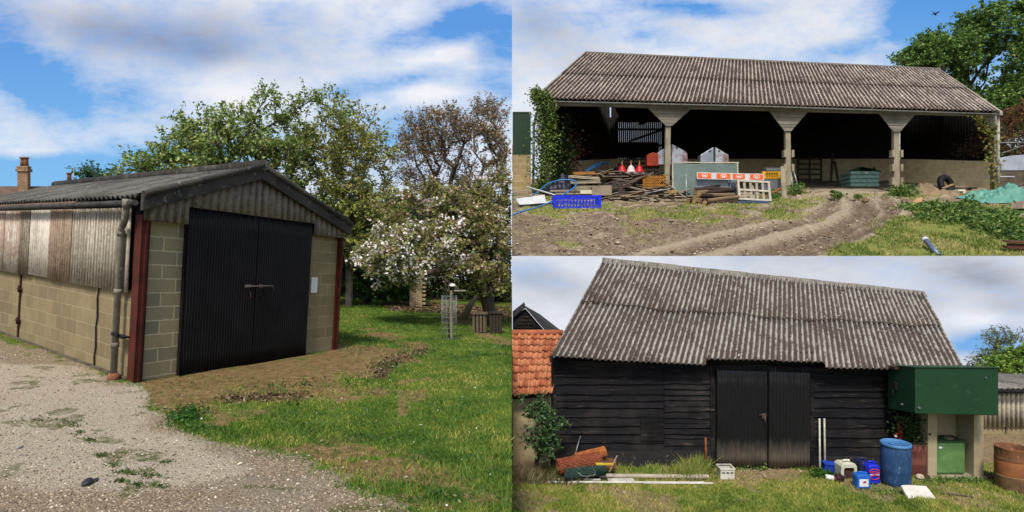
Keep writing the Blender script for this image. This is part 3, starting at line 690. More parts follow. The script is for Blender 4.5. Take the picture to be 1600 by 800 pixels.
# brick pillar
Yb = 24.; x0 = P(640,0,Yb).x; zb_ = float(zL(x0, Yb))-.1; hb = P(0,428,Yb).z-zb_
pil = thing('brick_pillar', 'stub of a rough yellow brick pillar with a toothed edge under the apple blossom', 'pillar', (x0+.35, Yb, zb_))
m = MB(); m.para((x0,Yb,zb_), (.52,0,0), (0,.45,0), (0,0,hb)); bm_ = blockm('yellow brick', 'c0aa7c', 'a8926a', 'cfc2a0', '857452', .22, .085, .012, .6); m.build('shaft', bm_, pil)
m = MB()
for k in range(int(hb/.17)): m.para((x0+.52,Yb+.04,zb_+.03+k*.17), (.13,0,0), (0,.36,0), (0,0,.085))
m.build('toothing', bm_, pil)
# sapling in a wire guard
Yw = 14.6; xg, zg = P(702,0,Yw).x, float(zL(P(702,0,Yw).x, Yw)); gt = thing('tree_guard', 'cylinder of wire mesh round a young sapling and stake on the lawn', 'tree guard', (xg, Yw, zg))
m = MB(); zt = P(0,462,Yw).z
for k in range(14):
    a = 2*PI*k/14; m.tube([(xg+.19*math.cos(a),Yw+.19*math.sin(a),zg), (xg+.19*math.cos(a),Yw+.19*math.sin(a),zt)], .004, 4)
for k in range(9):
    z = zg+.02+(zt-zg-.02)*k/8; m.tube([(xg+.19*math.cos(2*PI*q/14),Yw+.19*math.sin(2*PI*q/14),z) for q in range(15)], .004, 4)
m.build('wire_mesh', worn('galvanised wire', 'a4adab', '7f8a88', 8, .5, .4), gt)
m = MB(); m.box((xg+.05,Yw+.02,(zg+zt)/2+.03), (.05,.04,zt-zg+.2)); m.build('stake', woodm('stake wood', '8d836e', '756b58', '544c3d'), gt)
m = MB(); tp = [(xg,Yw,zg), (xg-.02,Yw,zg+.6), (xg+.01,Yw,zt+.05), (xg-.03,Yw,zt+.3)]; m.tube(tp, [.02,.018,.013,.006], 6)
for a, b, c in ((-.22,.1,.25), (.25,0,.2), (-.12,-.1,.4), (.16,.1,.42), (.3,.05,.33)): m.tube([(xg,Yw,zt-.1), (xg+a*.6,Yw+b,zt+c*.6), (xg+a,Yw+b,zt+c)], [.009,.007,.004], 5)
m.build('sapling', bark1, gt)
m = MB(); m.lathe([(.01,0), (.07,.01), (.09,.04), (.05,.08), (.01,.09)], 10, Matrix.Translation((xg+.08,Yw,zt+.22))); m.build('cap', worn('white cap', 'e4e2dc', 'd0cdc6', 3), gt)
m = MB(); m.box((xg+.27,Yw,zt+.13), (.3,.035,.035)); m.build('tie_bar', worn('grey bar', '8b8a82', '6f6d66', 4), gt)
# two wooden hives / crates
crw = woodm('crate wood', '6a5e4d', '50463a', '352e26', axis='z'); crd = woodm('old dark crate wood', '3f3730', '2e2823', '1d1916', axis='z')
for (pa, pb, pt, pbm, mt, lab) in ((738,760,490,514,crw,'slatted grey wooden crate standing on the lawn by the apple trunk'), (765,784,489,515,crd,'dark brown wooden box next to the slatted crate')):
    Yc = 16.3; xa, xb = P(pa,0,Yc).x, P(pb,0,Yc).x; z0 = float(zL(xa, Yc)); z1 = P(0,pt,Yc).z; wd = xb-xa
    cr = thing('crate', lab, 'crate', ((xa+xb)/2, Yc, z0)); m = MB()
    for k in range(4): m.para((xa+wd*k/4+.008,Yc,z0), (wd/4-.016-(.02 if mt is crw else 0),0,0), (0,.02,0), (0,0,z1-z0-.02))
    for k in range(4): m.para((xa,Yc+.03+k*.09,z0), (.02,0,0), (0,.075,0), (0,0,z1-z0-.02)); m.para((xb-.02,Yc+.03+k*.09,z0), (.02,0,0), (0,.075,0), (0,0,z1-z0-.02))
    m.build('side', mt, cr); m = MB(); m.para((xa-.03,Yc-.03,z1-.02), (wd+.06,0,0), (0,.44,0), (0,0,.03)); m.build('top', mt, cr)
    m = MB(); m.para((xa+.03,Yc+.05,z0+.01), (wd-.06,0,0), (0,.3,0), (0,0,z1-z0-.06)); m.build('inside', dark_m, cr)
# pale fallen trunk in the thicket
m = MB(); a = V(gnd(722,20)); m.tube([a, a+V((.25,.1,.5)), a+V((.5,.2,.85))], [.14,.11,.06], 8); tag(m.build('stump', worn('bare wood', '8b7a60', '6c5d48', 4), loc=a), 'pale leaning stump in the thicket under the apple tree', 'stump')
# leaf litter below the hedge
x = RNG.uniform(-5.6, -.1, 5000); y = RNG.uniform(21.5, 27, 5000)
tag(leafcloud('dead_leaves', np.stack([x, y, zL(x, y)+.03], 1)[x/y > -.22], .13, litm, aspect=.5, flat=.5), 'brown leaf litter under the hedge and pillar', 'leaf litter', kind='stuff')
# ================================================================== second place: the open barn on rising ground
def coverA(px, py):
    r = .82+0*px
    for q in ((1085,12,90,16,-.85,.1), (1010,62,70,10,-.35,.2), (1340,78,90,14,-.6,-.15), (1430,40,60,60,-.9,0), (1520,20,120,50,-.8,0), (1000,45,120,12,-.25,.25), (1390,70,40,10,.6,-.2), (1250,40,120,30,.2,0), (1600,100,100,80,-.6,0)):
        r = r+blob(px, py, *q)
    return r
def greyA(px, py):
    return .10+sum(blob(px, py, *q) for q in ((880,70,110,50,.35,.3), (840,30,60,30,.3,.2), (1060,40,60,14,.2,.2)))
sky(0, 140, 70., -6, 62, coverA, greyA, seed=4.3, sc=.095, contrast=2.6, rot=.35, hiblue='5a98e0', lowblue='84c0f2', zb=(15, 32), stretch=(1, 1, 1.4))

SL = .27
def zA0(Y): return np.where(Y < 34, SL*(Y-20), np.where(Y < 46, SL*14+.2*(Y-34), SL*14+2.4+.12*(Y-46)))
RUTS = [[(1372,303), (1386,318), (1392,332), (1370,352), (1322,372), (1268,392), (1215,408)], [(1332,306), (1345,322), (1340,338), (1300,358), (1240,378), (1170,398), (1130,410)],
        [(1300,308), (1300,325), (1265,342), (1190,362), (1100,385), (1020,405)], [(1345,312), (1362,330), (1350,348), (1310,366), (1255,386), (1200,405)]]
def gA(px, py):
    """the point of the slope seen at this place of the picture"""
    k = (400-py)/F; Y = 20*SL/(SL-k)
    if Y > 34: Y = (34*.2-SL*14)/(.2-k) if k < .199 else 46
    return V(((px-800)/F*Y, Y, k*Y))
def rutdist(X, Y):
    px = 800+X/Y*F; py = 400-zA0(Y)/Y*F
    d = np.full(np.shape(X), 1e9)
    for r in RUTS: d = np.minimum(d, pathdist(px, py*2.2, [(a, b*2.2) for a, b in r])*Y/F)
    return px, py, d
ys = np.concatenate([np.linspace(20, 36, 230), np.linspace(36.3, 46, 30), np.linspace(47, 73, 20)]); xs_ = np.concatenate([np.linspace(0, 1.0, 380), np.linspace(1.02, 1.8, 30)])
A_, Y_ = np.meshgrid(xs_, ys); X_ = A_*Y_; px, py, rd = rutdist(X_, Y_)
n1, n2, n3 = fbm(X_, Y_, .45, 60), fbm(X_, Y_, 1.6, 61), fbm(X_, Y_, 4.5, 62, 3)
GR_A = [(1300,400), (1310,385), (1345,365), (1390,345), (1440,335), (1500,328), (1700,310), (1700,420), (1300,420)]
GR_B = [(985,330), (1060,322), (1150,322), (1240,308), (1290,312), (1270,326), (1180,338), (1060,345), (1000,350), (960,340)]
wl = Y_/F
grass = np.maximum(sstep(polydist(px, py, GR_A)*wl+n2*.5, -.4, .5), .7*sstep(polydist(px, py, GR_B)*wl+n2*.6+n1*.4, -.1, .5))
grass = np.maximum(grass, .42*sstep(n2+.6*n3, -.1, .7)); grass = np.maximum(grass, .7*sstep(n1+.4*n2-.25*(py-330)/60, .35, .75)*(py < 385)*(py > 300))
rut = np.exp(-(rd/.35)**2); grass = grass*(1-.9*rut)*(Y_ < 33.6)
rough = (1-grass)*(Y_ < 33.5)
fs, ft = .76*X_+.65*Y_, -.65*X_+.76*Y_; fur = fbm(fs*.30, ft*3.2, 1., 66, 3); lug = np.sin(fs*8.5+2.*vnoise(fs, ft, .8, 67))*sstep(vnoise(fs*.12, ft*.9, 1., 69), .05, .4)
Z_ = zA0(Y_)+rough*(.04*np.abs(n2)+.035*n3-.04+.035*fur+.035*lug+.03*fbm(X_, Y_, 9., 64, 2))+grass*.02*n2-.14*rut*(Y_ < 34)+.09*np.exp(-((rd-.6)/.22)**2)*rough+(.045*np.sin(fs*9.5)*rut)
Z_ = np.where(Y_ < 20.3, np.maximum(Z_, .0), Z_); Z_[0,:] = 0
chalk = sstep(n1*.4+n3*.35+.4*fur+.5*sstep(py, 345, 300), .2, .9)
tread = .5+.5*np.sin(fs*9.5); wet = np.clip(np.exp(-(rd/.3)**2)*(.35+.65*tread)*(Y_ < 33.8)+.55*sstep(-fur+.5*n2+.4*n3, .1, .7)*rough, 0, 1); chalk = np.maximum(chalk, np.exp(-((rd-.6)/.25)**2)*(Y_ < 34))
v = np.stack([X_, Y_, Z_], 2).reshape(-1,3); i = np.arange(len(v)).reshape(X_.shape)
f = np.stack([i[:-1,:-1], i[:-1,1:], i[1:,1:], i[1:,:-1]], 2).reshape(-1,4)
def skirt(v, f, e, drop):
    k0 = len(v); low = v[e].copy(); low[:,2] -= drop; j = np.arange(len(e))+k0
    return np.vstack([v, low]), np.vstack([f, np.stack([e[:-1], j[:-1], j[1:], e[1:]], 1)]), len(e)
N0 = len(v); v, f, a1 = skirt(v, f, i[0,:], 5); v, f, a2 = skirt(v, f, i[:,0], 6)
ext = lambda a, q=0.: np.concatenate([a.ravel(), np.full(len(v)-N0, q)])
g = G('churned earth'); o3 = g.obj; nB, nC, nD = g.noise(2.2, o3, 6, .7), g.noise(9, o3, 5, .75, 2.), g.noise(30, o3, 4, .7, 5.)
mud = g.ramp(g.mth('MULTIPLY_ADD', nC, .55, g.mth('MULTIPLY', nB, .45)), [(.33, S('443830')), (.44, S('6b5c4c')), (.53, S('887864')), (.66, S('ad9e8a'))])
mud = g.mix(g.mth('MULTIPLY', g.attr('wet'), .75), mud, g.mix(nD, S('54463a'), S('6f6050')))
mud = g.mix(g.mth('MULTIPLY', g.attr('chalk'), g.rng(nD, .3, .6, .2, .8)), mud, S('b5a790'))
gr_ = g.ramp(g.mth('MULTIPLY_ADD', nD, .5, g.mth('MULTIPLY', nC, .5)), [(.32, S('46562a')), (.46, S('6f7a3a')), (.57, S('938f54')), (.7, S('b3a878'))])
c = g.mix(g.rng(g.mth('ADD', g.attr('grass'), g.mth('MULTIPLY', g.mth('SUBTRACT', g.mth('ADD', nC, nD), 1.), 1.1)), .35, .7), mud, gr_)
tag(npmesh('ground', v, f, g.pbr(c, .95, 0, g.bump(g.mth('ADD', nC, nD), .9, .08), .05), None, {'grass': ext(grass), 'chalk': ext(chalk), 'wet': ext(wet)}, smooth=True), kind='structure')
# grass on the slope
X, Y = RNG.uniform(0, 1, 90000), RNG.uniform(20.02, 33.4, 90000); X = X*Y*.95; px, py, rd = rutdist(X, Y); n2_ = fbm(X, Y, 1.6, 61); n1_ = fbm(X, Y, .45, 60)
pr = np.maximum(sstep(polydist(px, py, GR_A)*Y/F+n2_*.5, -.3, .5)*sstep(n2_+n1_, -.7, .2), .55*sstep(polydist(px, py, GR_B)*Y/F+n2_*.6+n1_*.4, -.1, .5))
pr = np.maximum(pr, .3*sstep(n1_+.4*n2_-.25*(py-330)/60, .35, .75)*(py < 385)); kp = (RNG.uniform(0, 1, len(X)) < pr*(1-.95*np.exp(-(rd/.4)**2))) & (X > .02); X, Y = X[kp], Y[kp]
gA_m = leafm('slope grass', ['4a6226', '667a30', '87904a', 'a8a060', 'bcae7c'], .3)
tag(blades('grass', X, Y, zA0(Y)+.0, .11, gA_m, w=.022), 'tufty green grass growing round the churned mud of the barn yard', 'grass', kind='stuff')
# clods on the mud
X, Y = RNG.uniform(0, 1, 2600), 20.1+13*RNG.uniform(0, 1, 2600); X = X*Y*.7; px, py, rd = rutdist(X, Y)
kp = (polydist(px, py, GR_A) < 0) & (polydist(px, py, GR_B) < 0) & (X > .1); X, Y = X[kp], Y[kp]
g = G('clod'); clodm = g.pbr(g.ramp(g.attr('rnd'), [(0, S('6a5844')), (.5, S('917b60')), (1, S('c0b096'))]), .95)
tag(stones('clods', X, Y, zA0(Y)+.02, np.abs(RNG.normal(.02, .03, len(X)))+.012, clodm), 'broken clods of earth over the churned yard', 'clods', kind='stuff')

# ------------------------------------------------------------------ the open barn
BY = 34.0
bn = thing('open_barn', 'long open-fronted timber barn with a mossy corrugated roof, cluttered with scrap', 'barn', gA(1200, 299))
EL, ER = P(836,153,33.4), P(1562,174,33.4); RL, RR = P(914,83,38.6), P(1466,109,38.6); BL, BR = V((8.2, 43.8, EL.z+1.3)), V((29.6, 43.8, ER.z+1.1))
roofA = corrm('open barn roof', 'b4a99c', '8c8177', '453a35', 'e6e0d4', .60, .44, .28, lich=.60, streak=(1.5, .9), blotch=1.15)
def lin(a, b): return lambda u: a.lerp(b, u)
slope_n = (ER-EL).cross(RL-EL).normalized()
if slope_n.z < 0: slope_n = -slope_n
mL, mR = EL.lerp(RL, .52), ER.lerp(RR, .52)
def wob(a, b, s=.03, k=52):
    js = [random.uniform(-s, s) for _ in range(k+1)]
    return lambda u: a.lerp(b, u)+V((0, js[int(u*k)], js[int(u*k)]*.3))
NW = 104
m = MB(); m.corr(wob(EL, ER), lin(mL, mR), NW, .062, slope_n, 6, 3, .012); m.corr(wob(mL-(mL-EL)*.04+slope_n*.035, mR-(mR-ER)*.04+slope_n*.035, .02), lin(RL+slope_n*.03, RR+slope_n*.03), NW, .062, slope_n, 6, 3, .012)
m.build('roof', roofA, bn)
m = MB(); m.corr(lin(BL, BR), lin(RL, RR), 60, .06, V((0,.5,1)), 4, 2, .012); m.build('roof', roofA, bn)
m = MB(); m.tube([RL+V((.0,0,.02)), RL.lerp(RR,.5)+V((0,0,.01)), RR+V((.1,0,.02))], .10, 10); m.build('ridge_cap', worn('ridge tile', '7f776c', '5b554d', 3, .95, 0, .4, 'a8a294'), bn)
wd_grey = woodm('weathered board', 'a09a8c', '7f776a', '5c554a', axis='x', sc=.6); wd_post = woodm('weathered post', 'a39a86', '80765f', '5e5645', axis='z', sc=.8)
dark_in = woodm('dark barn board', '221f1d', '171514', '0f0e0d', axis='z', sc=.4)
for a, b in ((EL, RL), (ER, RR)):
    m = MB(); sgn = -1 if a is EL else 1; m.para(a+V((sgn*.06-.09,-.05,-.24)), (b-a)*.97, V((.18,0,0)), V((0,0,.22))); m.build('verge_board', wd_grey, bn, bevel=.02)
lo_ = -slope_n*.16  # dark sheets added under both roof slopes to paint the interior's shade black
m = MB(); m.prism([EL.lerp(RL,.02)+lo_+V((.15,0,0)), ER.lerp(RR,.02)+lo_-V((.15,0,0)), ER.lerp(RR,.98)+lo_-V((.15,0,0)), EL.lerp(RL,.98)+lo_+V((.15,0,0))], -slope_n*.02); m.build('added_shade_sheet', dark_in, bn)
m = MB(); nb = (BR-BL).cross(RL-BL).normalized(); nb = nb if nb.z > 0 else -nb; m.prism([BL-nb*.16+V((.1,0,0)), BR-nb*.16-V((.1,0,0)), BR.lerp(RR,.97)-nb*.16-V((.15,0,0)), BL.lerp(RL,.97)-nb*.16+V((.15,0,0))], -nb*.02); m.build('added_shade_sheet', dark_in, bn)
# fascia beam and gutter
fl, fr = P(842,156,BY-.1), P(1556,173.5,BY-.1)
m = MB(); m.para(fl+V((0,0,-.30)), fr-fl, V((0,.16,0)), V((0,0,.36))); m.build('fascia_beam', wd_grey, bn, bevel=.01)
m = MB(); m.tube([P(840,158,33.3)+V((0,0,-.02)), P(1200,167,33.3), P(1561,179,33.3)], .065, 8); m.build('gutter', worn('grey gutter', '6f6c64', '4e4b45', 4, .8, 0, .3), bn)
def beamz(px): return fl.z+(fr.z-fl.z)*(px-842)/(1556-842)
# posts and spandrel boards
def barnpost(pxt, pxb, pyb, wpx, cleats=(), Y=BY+.05):
    b = P(pxb, pyb, Y); t = P(pxt, 0, Y); t.z = beamz(pxt)-.1; wd = wpx*Y/F
    m = MB(); m.para(b+V((-wd/2,0,-.3)), V((wd,0,0)), V((0,.24,0)), t-b+V((0,0,.3))); p = m.build('post', wd_post, bn, bevel=.015)
    for pc in cleats:
        z = P(0, pc, Y).z; m = MB(); m.para(V((b.x+(t.x-b.x)*.3-wd*.5-.17,Y-.1,z-.22)), V((.17,0,0)), V((0,.3,0)), V((0,0,.42))); m.build('cleat', wd_post, p, bevel=.012); m = MB(); m.para(V((b.x+(t.x-b.x)*.3+wd*.5,Y-.1,z-.22)), V((.14,0,0)), V((0,.3,0)), V((0,0,.42)))
        m.build('cleat', wd_post, p, bevel=.012)
barnpost(1045, 1042, 300, 8, ()); barnpost(1231, 1233, 312, 8, (240, 262)); barnpost(1401, 1402, 302, 9, (240, 262, 283)); barnpost(1556, 1556, 296, 8)
barnpost(852, 846, 302, 7)
def spandrel(px0, px1, pxa, pxb, pyb, Y=BY-.02):
    zt0, zt1 = beamz(px0)-.26, beamz(px1)-.26; zb_ = P(0, pyb, Y).z; n = 6; m = MB()
    for k in range(n):
        f0, f1 = k/n, (k+.93)/n
        def e(f, q): 
            x = px0+(pxa-px0)*f if q else px1+(pxb-px1)*f; z = (zt0 if q else zt1)*(1-f)+zb_*f; return V(((x-800)/F*Y, Y-.02*(k % 2), z))
        m.prism([e(f0,1), e(f0,0), e(f1,0), e(f1,1)], V((0,.05,0)))
    m.build('bracket_board', wd_grey, bn)
spandrel(1011, 1081, 1041, 1050, 197); spandrel(1201, 1263, 1226, 1236, 205); spandrel(1373, 1431, 1396, 1406, 206); spandrel(1531, 1557, 1552, 1557, 203)
spandrel(860, 878, 860, 862, 180)
# end and back walls
blkA = blockm('barn block', 'd0c4a4', 'bfb394', 'd6caac', '988c70', .46, .23, .01, .4, .5)
FLp, FRp = gA(852, 300), gA(1556, 296); BLp, BRp = V((FLp.x+5.4, 43.6, 5.6)), V((29.3, 43.6, 5.6))
def wall(a, b, h0, h1, th, mt, nm, m=None):
    d = (b-a); n = V((-d.y, d.x, 0)).normalized(); m = MB(); m.para(a+V((0,0,h0)), d, n*th, V((0,0,h1-h0))); return m.build(nm, mt, bn)
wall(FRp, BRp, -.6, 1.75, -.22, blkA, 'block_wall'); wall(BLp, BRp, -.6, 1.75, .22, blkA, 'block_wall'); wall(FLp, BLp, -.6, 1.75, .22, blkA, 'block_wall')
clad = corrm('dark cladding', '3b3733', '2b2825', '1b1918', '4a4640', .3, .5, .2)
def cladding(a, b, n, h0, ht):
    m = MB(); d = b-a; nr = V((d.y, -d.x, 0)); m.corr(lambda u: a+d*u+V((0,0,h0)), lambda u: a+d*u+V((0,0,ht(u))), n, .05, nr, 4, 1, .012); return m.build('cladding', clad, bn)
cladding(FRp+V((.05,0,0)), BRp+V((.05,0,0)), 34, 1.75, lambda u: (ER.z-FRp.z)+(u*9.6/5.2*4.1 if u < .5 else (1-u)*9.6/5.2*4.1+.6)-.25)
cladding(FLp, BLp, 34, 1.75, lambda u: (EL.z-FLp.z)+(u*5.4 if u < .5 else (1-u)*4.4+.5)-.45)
# back wall upper part in spaced boards, daylight through the gaps of one bay
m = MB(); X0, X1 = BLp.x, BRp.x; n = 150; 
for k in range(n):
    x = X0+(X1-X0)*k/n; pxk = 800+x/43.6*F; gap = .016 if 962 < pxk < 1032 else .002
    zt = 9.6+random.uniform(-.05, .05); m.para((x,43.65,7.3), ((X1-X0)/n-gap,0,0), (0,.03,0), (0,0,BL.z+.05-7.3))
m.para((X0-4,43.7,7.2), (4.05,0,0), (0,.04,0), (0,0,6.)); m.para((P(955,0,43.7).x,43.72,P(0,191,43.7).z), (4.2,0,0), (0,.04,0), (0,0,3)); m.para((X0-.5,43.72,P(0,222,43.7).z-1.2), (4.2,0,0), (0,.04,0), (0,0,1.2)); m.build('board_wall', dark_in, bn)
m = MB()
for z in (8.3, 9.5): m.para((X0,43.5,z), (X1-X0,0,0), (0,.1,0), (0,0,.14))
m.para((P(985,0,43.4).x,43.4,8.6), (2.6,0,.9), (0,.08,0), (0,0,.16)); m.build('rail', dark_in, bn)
# tie beams, rafters inside
for px_ in (1045, 1231, 1401):
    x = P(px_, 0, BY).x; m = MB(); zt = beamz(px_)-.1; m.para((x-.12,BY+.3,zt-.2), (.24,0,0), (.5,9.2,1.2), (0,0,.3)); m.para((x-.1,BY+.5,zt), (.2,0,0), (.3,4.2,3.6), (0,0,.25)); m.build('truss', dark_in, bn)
# downpipes
m = MB(); m.tube([P(838,176,33.6), P(834,200,33.6), P(833,302,33.6)], .075, 10); m.build('downpipe', worn('pale blue grey pipe', 'aab4be', '8b96a2', 3, .6), bn)
m = MB(); m.tube([P(1560,176,33.6), P(1560,250,33.6), P(1559,298,33.6)], .07, 10); m.build('downpipe', worn('white grey pipe', 'b5b3a8', '8f8c80', 3, .7), bn)

# ------------------------------------------------------------------ ivy
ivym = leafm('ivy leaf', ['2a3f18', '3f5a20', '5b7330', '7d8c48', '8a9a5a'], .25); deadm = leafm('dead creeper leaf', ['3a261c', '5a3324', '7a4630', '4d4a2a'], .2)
def creeper(name, lab, pts, mt, size, stems, n):
    t = thing(name, lab, 'climbing plant', tuple(pts[0][:3])); p = []
    for _ in range(n):
        k = random.randrange(len(pts)-1); s = random.random(); a, b = V(pts[k][:3]), V(pts[k+1][:3]); r = pts[k][3]+(pts[k+1][3]-pts[k][3])*s
        q = a.lerp(b, s); p.append((q.x+random.gauss(0, r), q.y-abs(random.gauss(0, .16))-.02, q.z+random.gauss(0, r*.8)))
    leafcloud('foliage', p, size, mt, t, aspect=.85); m = MB()
    for k in range(stems): m.tube([V(q[:3])+V((random.gauss(0, q[3]*.5), -.04, random.gauss(0, .1))) for q in pts], .018, 4)
    m.build('stem', bark1, t); return t
def pt(px, py, Y, r): q = P(px, py, Y); return (q.x, q.y, q.z, r)
creeper('ivy', 'green ivy covering the open barn\'s corner post up to the eave', [pt(843,302,33.5,.22), pt(848,270,33.5,.36), pt(852,230,33.5,.40), pt(850,195,33.5,.36), pt(852,172,33.4,.30), pt(848,155,33.3,.28), pt(836,146,33.4,.22)], ivym, .13, 4, 5200)
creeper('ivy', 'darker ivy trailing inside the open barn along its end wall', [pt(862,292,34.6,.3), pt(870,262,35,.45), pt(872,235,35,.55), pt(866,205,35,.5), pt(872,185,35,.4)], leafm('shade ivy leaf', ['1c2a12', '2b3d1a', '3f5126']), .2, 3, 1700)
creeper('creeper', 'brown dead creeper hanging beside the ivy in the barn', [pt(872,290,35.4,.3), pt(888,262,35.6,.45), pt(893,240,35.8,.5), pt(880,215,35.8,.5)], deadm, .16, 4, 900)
creeper('creeper', 'thin yellowing creeper climbing the barn\'s far corner post with bare shoots', [pt(1552,296,33.8,.10), pt(1551,262,33.8,.22), pt(1548,240,33.8,.22), pt(1549,212,33.8,.3), pt(1540,200,33.8,.25), pt(1519,182,33.7,.16)], leafm('yellow creeper leaf', ['4a5a24', '71803a', '98914a', '8a6a3a']), .17, 2, 420)
creeper('creeper', 'dry brown tangle of creeper inside the barn by its end wall', [pt(1500,236,36,.35), pt(1528,228,35.4,.4), pt(1538,212,35,.4), pt(1522,205,35,.3)], leafm('dry creeper', ['2d2019', '4a3226', '5c4632']), .14, 5, 800)

def plain(name, a, b=None, rough=.6, **k): return worn(name, a, b or a, 4, rough, **k)
# ------------------------------------------------------------------ beyond the barn: tank and wall, shrub, tree, shed
Yt = 35.5
tk = thing('oil_tank', 'dark green oil tank on a block wall at the ivy end of the open barn', 'oil tank', P(815,242,Yt))
m = MB(); a = P(801,242,Yt); m.para(a, V((1.12,0,.0)), V((0,1.2,0)), V((0,0,2.62))); m.build('body', worn('dark green paint', '1a3822', '15301c', 3, .55, 0, .08), tk, bevel=.03)
m = MB(); m.para(a+V((-.0,-.03,2.60)), V((1.14,0,0)), V((0,1.25,0)), V((0,0,.05))); m.build('lid', worn('green lid', '1f4229', '193723', 3, .5), tk)
wl_ = thing('block_wall', 'sandy block wall carrying the dark green oil tank', 'wall', P(815,300,Yt))
a = P(801,303,Yt); m = MB(); m.para(a+V((0,0,-.3)), V((1.12,0,0)), V((0,1.1,0)), V((0,0,2.71))); m.build('blockwork', blockm('sandy block', 'b09d74', '9c8a64', 'c0b08c', '7c6c4c', .5, .36, .02, .4), wl_)
sm = thing('house', 'red tiled outbuilding roof peeping past the oil tank', 'house', P(802,250,37.5))
m = MB(); a = P(800.3,262,37.5); m.para(a, V((.2,0,0)), V((0,1.5,0)), V((0,0,.9))); m.build('wall', blockm('rubble', '9a8c70', '857860', 'b0a488', '6c604a'), sm); m = MB(); a = P(800.3,242,37.4); m.para(a, V((.22,0,0)), V((0,.9,.75)), V((0,-.05,.08))); m.build('roof', worn('red tile', 'a4503a', '8a4230', 8), sm)

lf_big = leafm('bright tree leaf', ['334d22', '456429', '5a7e36', '769646', '92aa62'])
K = np.vstack([lump(1530,105,56,6.0,5.0,3.5,100,.5), lump(1470,95,55,3.0,2.4,2.5,44), lump(1560,50,56,3.8,2.6,2.5,50), lump(1440,92,55,1.4,.8,1.2,14), lump(1560,180,55,4.2,2.4,2.5,44), lump(1650,110,56,4,5,3,36)])
tree('tree', 'big leafy green tree standing behind the open barn\'s roof', (P(1540,0,56).x, 56, 6.4), K, lf_big, bark1, .38, .29, 250, .66, fork=.3, rmin=.02)
K = np.vstack([lump(1598,215,40,1.3,2.2,1.2,46), lump(1590,185,40,.8,.8,.8,14), lump(1640,215,40,1.5,2.2,1.2,20)])
tree('shrub', 'reddish bronze shrub tree at the open barn\'s far corner', (P(1604,0,40).x, 40, 4.9), K, leafm('red leaf', ['5a3a26', '7a4a32', '8f6a3c', '5f6a2e', 'a07a6a']), bark1, .1, .17, 75, .33, cat='shrub', rmin=.014)
K = np.vstack([lump(1580,215,48,3.2,2.4,1.2,50), lump(1640,240,48,3,2,1.2,20)])
tree('hedge_tree', 'darker green bushes filling the gap below the big tree', (P(1590,0,48).x, 48, 6.), K, leafm('mid green leaf', ['1d3513', '2c4c1a', '3d6122', '557a30']), bark1, .15, .26, 85, .5, fork=.15, cat='bush')
tl = thing('trailer', 'pale grey sheeted trailer parked by the barn\'s far corner', 'trailer', P(1585,290,38))
m = MB(); a = P(1562,266,38); m.prism([P(1561,266,38), P(1562,252,38), P(1580,243,38), P(1625,240,38), P(1625,266,38)], V((0,2,0))); m.build('cover', worn('pale sheet', 'a9b0ba', '8f97a3', 1.5, .6), tl)
m = MB()
for k in range(3): m.para(P(1561,275+k*9,38.05), V((2.8,0,0)), V((0,.06,0)), V((0,0,.33)))
m.build('side_board', woodm('trailer board', '6b6252', '544b3e', '3a332a', axis='x'), tl)
m = MB()
for x in (1572, 1606): m.lathe([(.05,-.1), (.36,-.09), (.4,0), (.36,.09), (.05,.1)], 18, Matrix.Translation(P(x,299,37.9))@Matrix.Rotation(PI/2, 4, 'X'))
m.build('wheel', worn('tyre', '1c1c1c', '2a2826', 5, .85), tl)
fn = thing('rail_fence', 'grey rails between the barn corner and the bronze shrub', 'fence', P(1575,300,36.5)); m = MB(); m.tube([P(1561,223,36.5), P(1640,222,36.5)], .035, 6); m.build('rail', zinc_m, fn); m = MB(); m.tube([P(1562,240,36.5), P(1576,236,36.5), P(1640,212,36.5)], .025, 6); m.build('wire', zinc_m, fn)
m = MB(); m.tube([P(1630,300,36.5), P(1630,205,36.5)], .06, 6); m.build('fence_post', wd_post, fn)

# a bird high over the barn
b = P(1461,22,55); m = MB(); ax = Matrix.Translation(b)@Euler((0,.5,.4)).to_matrix().to_4x4()
bod = [(-.22,.015), (-.15,.05), (-.02,.075), (.10,.06), (.16,.045), (.20,.035), (.245,.006)]
m.tube([ax@V((x,0,0)) for x, r in bod], [r for x, r in bod], 8)
for s in (-1, 1): m.prism([ax@V((.08,s*.05,.02)), ax@V((.10,s*.20,.13)), ax@V((.02,s*.42,.16)), ax@V((-.04,s*.30,.11)), ax@V((-.07,s*.05,.01))], V((0,0,.012)))
m.prism([ax@V((-.18,.02,0)), ax@V((-.32,.06,.0)), ax@V((-.32,-.06,.0)), ax@V((-.18,-.02,0))], V((0,0,.012)))
tag(m.build('bird', plain('black feather', '17171b', '23232a', .7), loc=b), 'small black bird flying high over the open barn', 'bird')

# ------------------------------------------------------------------ scrap in front of and inside the barn
def plain(name, a, b=None, rough=.6, **k): return worn(name, a, b or a, 4, rough, **k)
def mY(px, Y): return px*Y/F
white_p = worn('dirty white board', 'c2c5c6', 'a9adad', 2, .5, 0, .05, 'a9a695')
# white panels
b = gA(838,322); tp = thing('white_sheet', 'dirty white panel leaning tilted on a second one by the barn pipe', 'panel', b); m = MB(); o = P(806,317,b.y)
m.prism([P(806,311,b.y), P(851,305,b.y+.3), P(853,317,b.y), P(812,320,b.y-.2)], V((0,.04,.03))); m.build('sheet', white_p, tp)
b2 = gA(835,321); tp = thing('white_sheet', 'long white panel lying flat on the grass under the tilted one', 'panel', b2); m = MB(); m.prism([P(806,320,b2.y), P(863,314,b2.y+.5), P(864,317,b2.y+.4), P(808,322,b2.y)], V((0,.3,.03))); m.build('sheet', white_p, tp)
m = MB(); m.tube([P(823,292,32.2), P(868,305,31)], .05, 6); tag(m.build('white_batten', white_p, loc=P(868,305,31)), 'thin white batten propped over the white panels', 'batten')
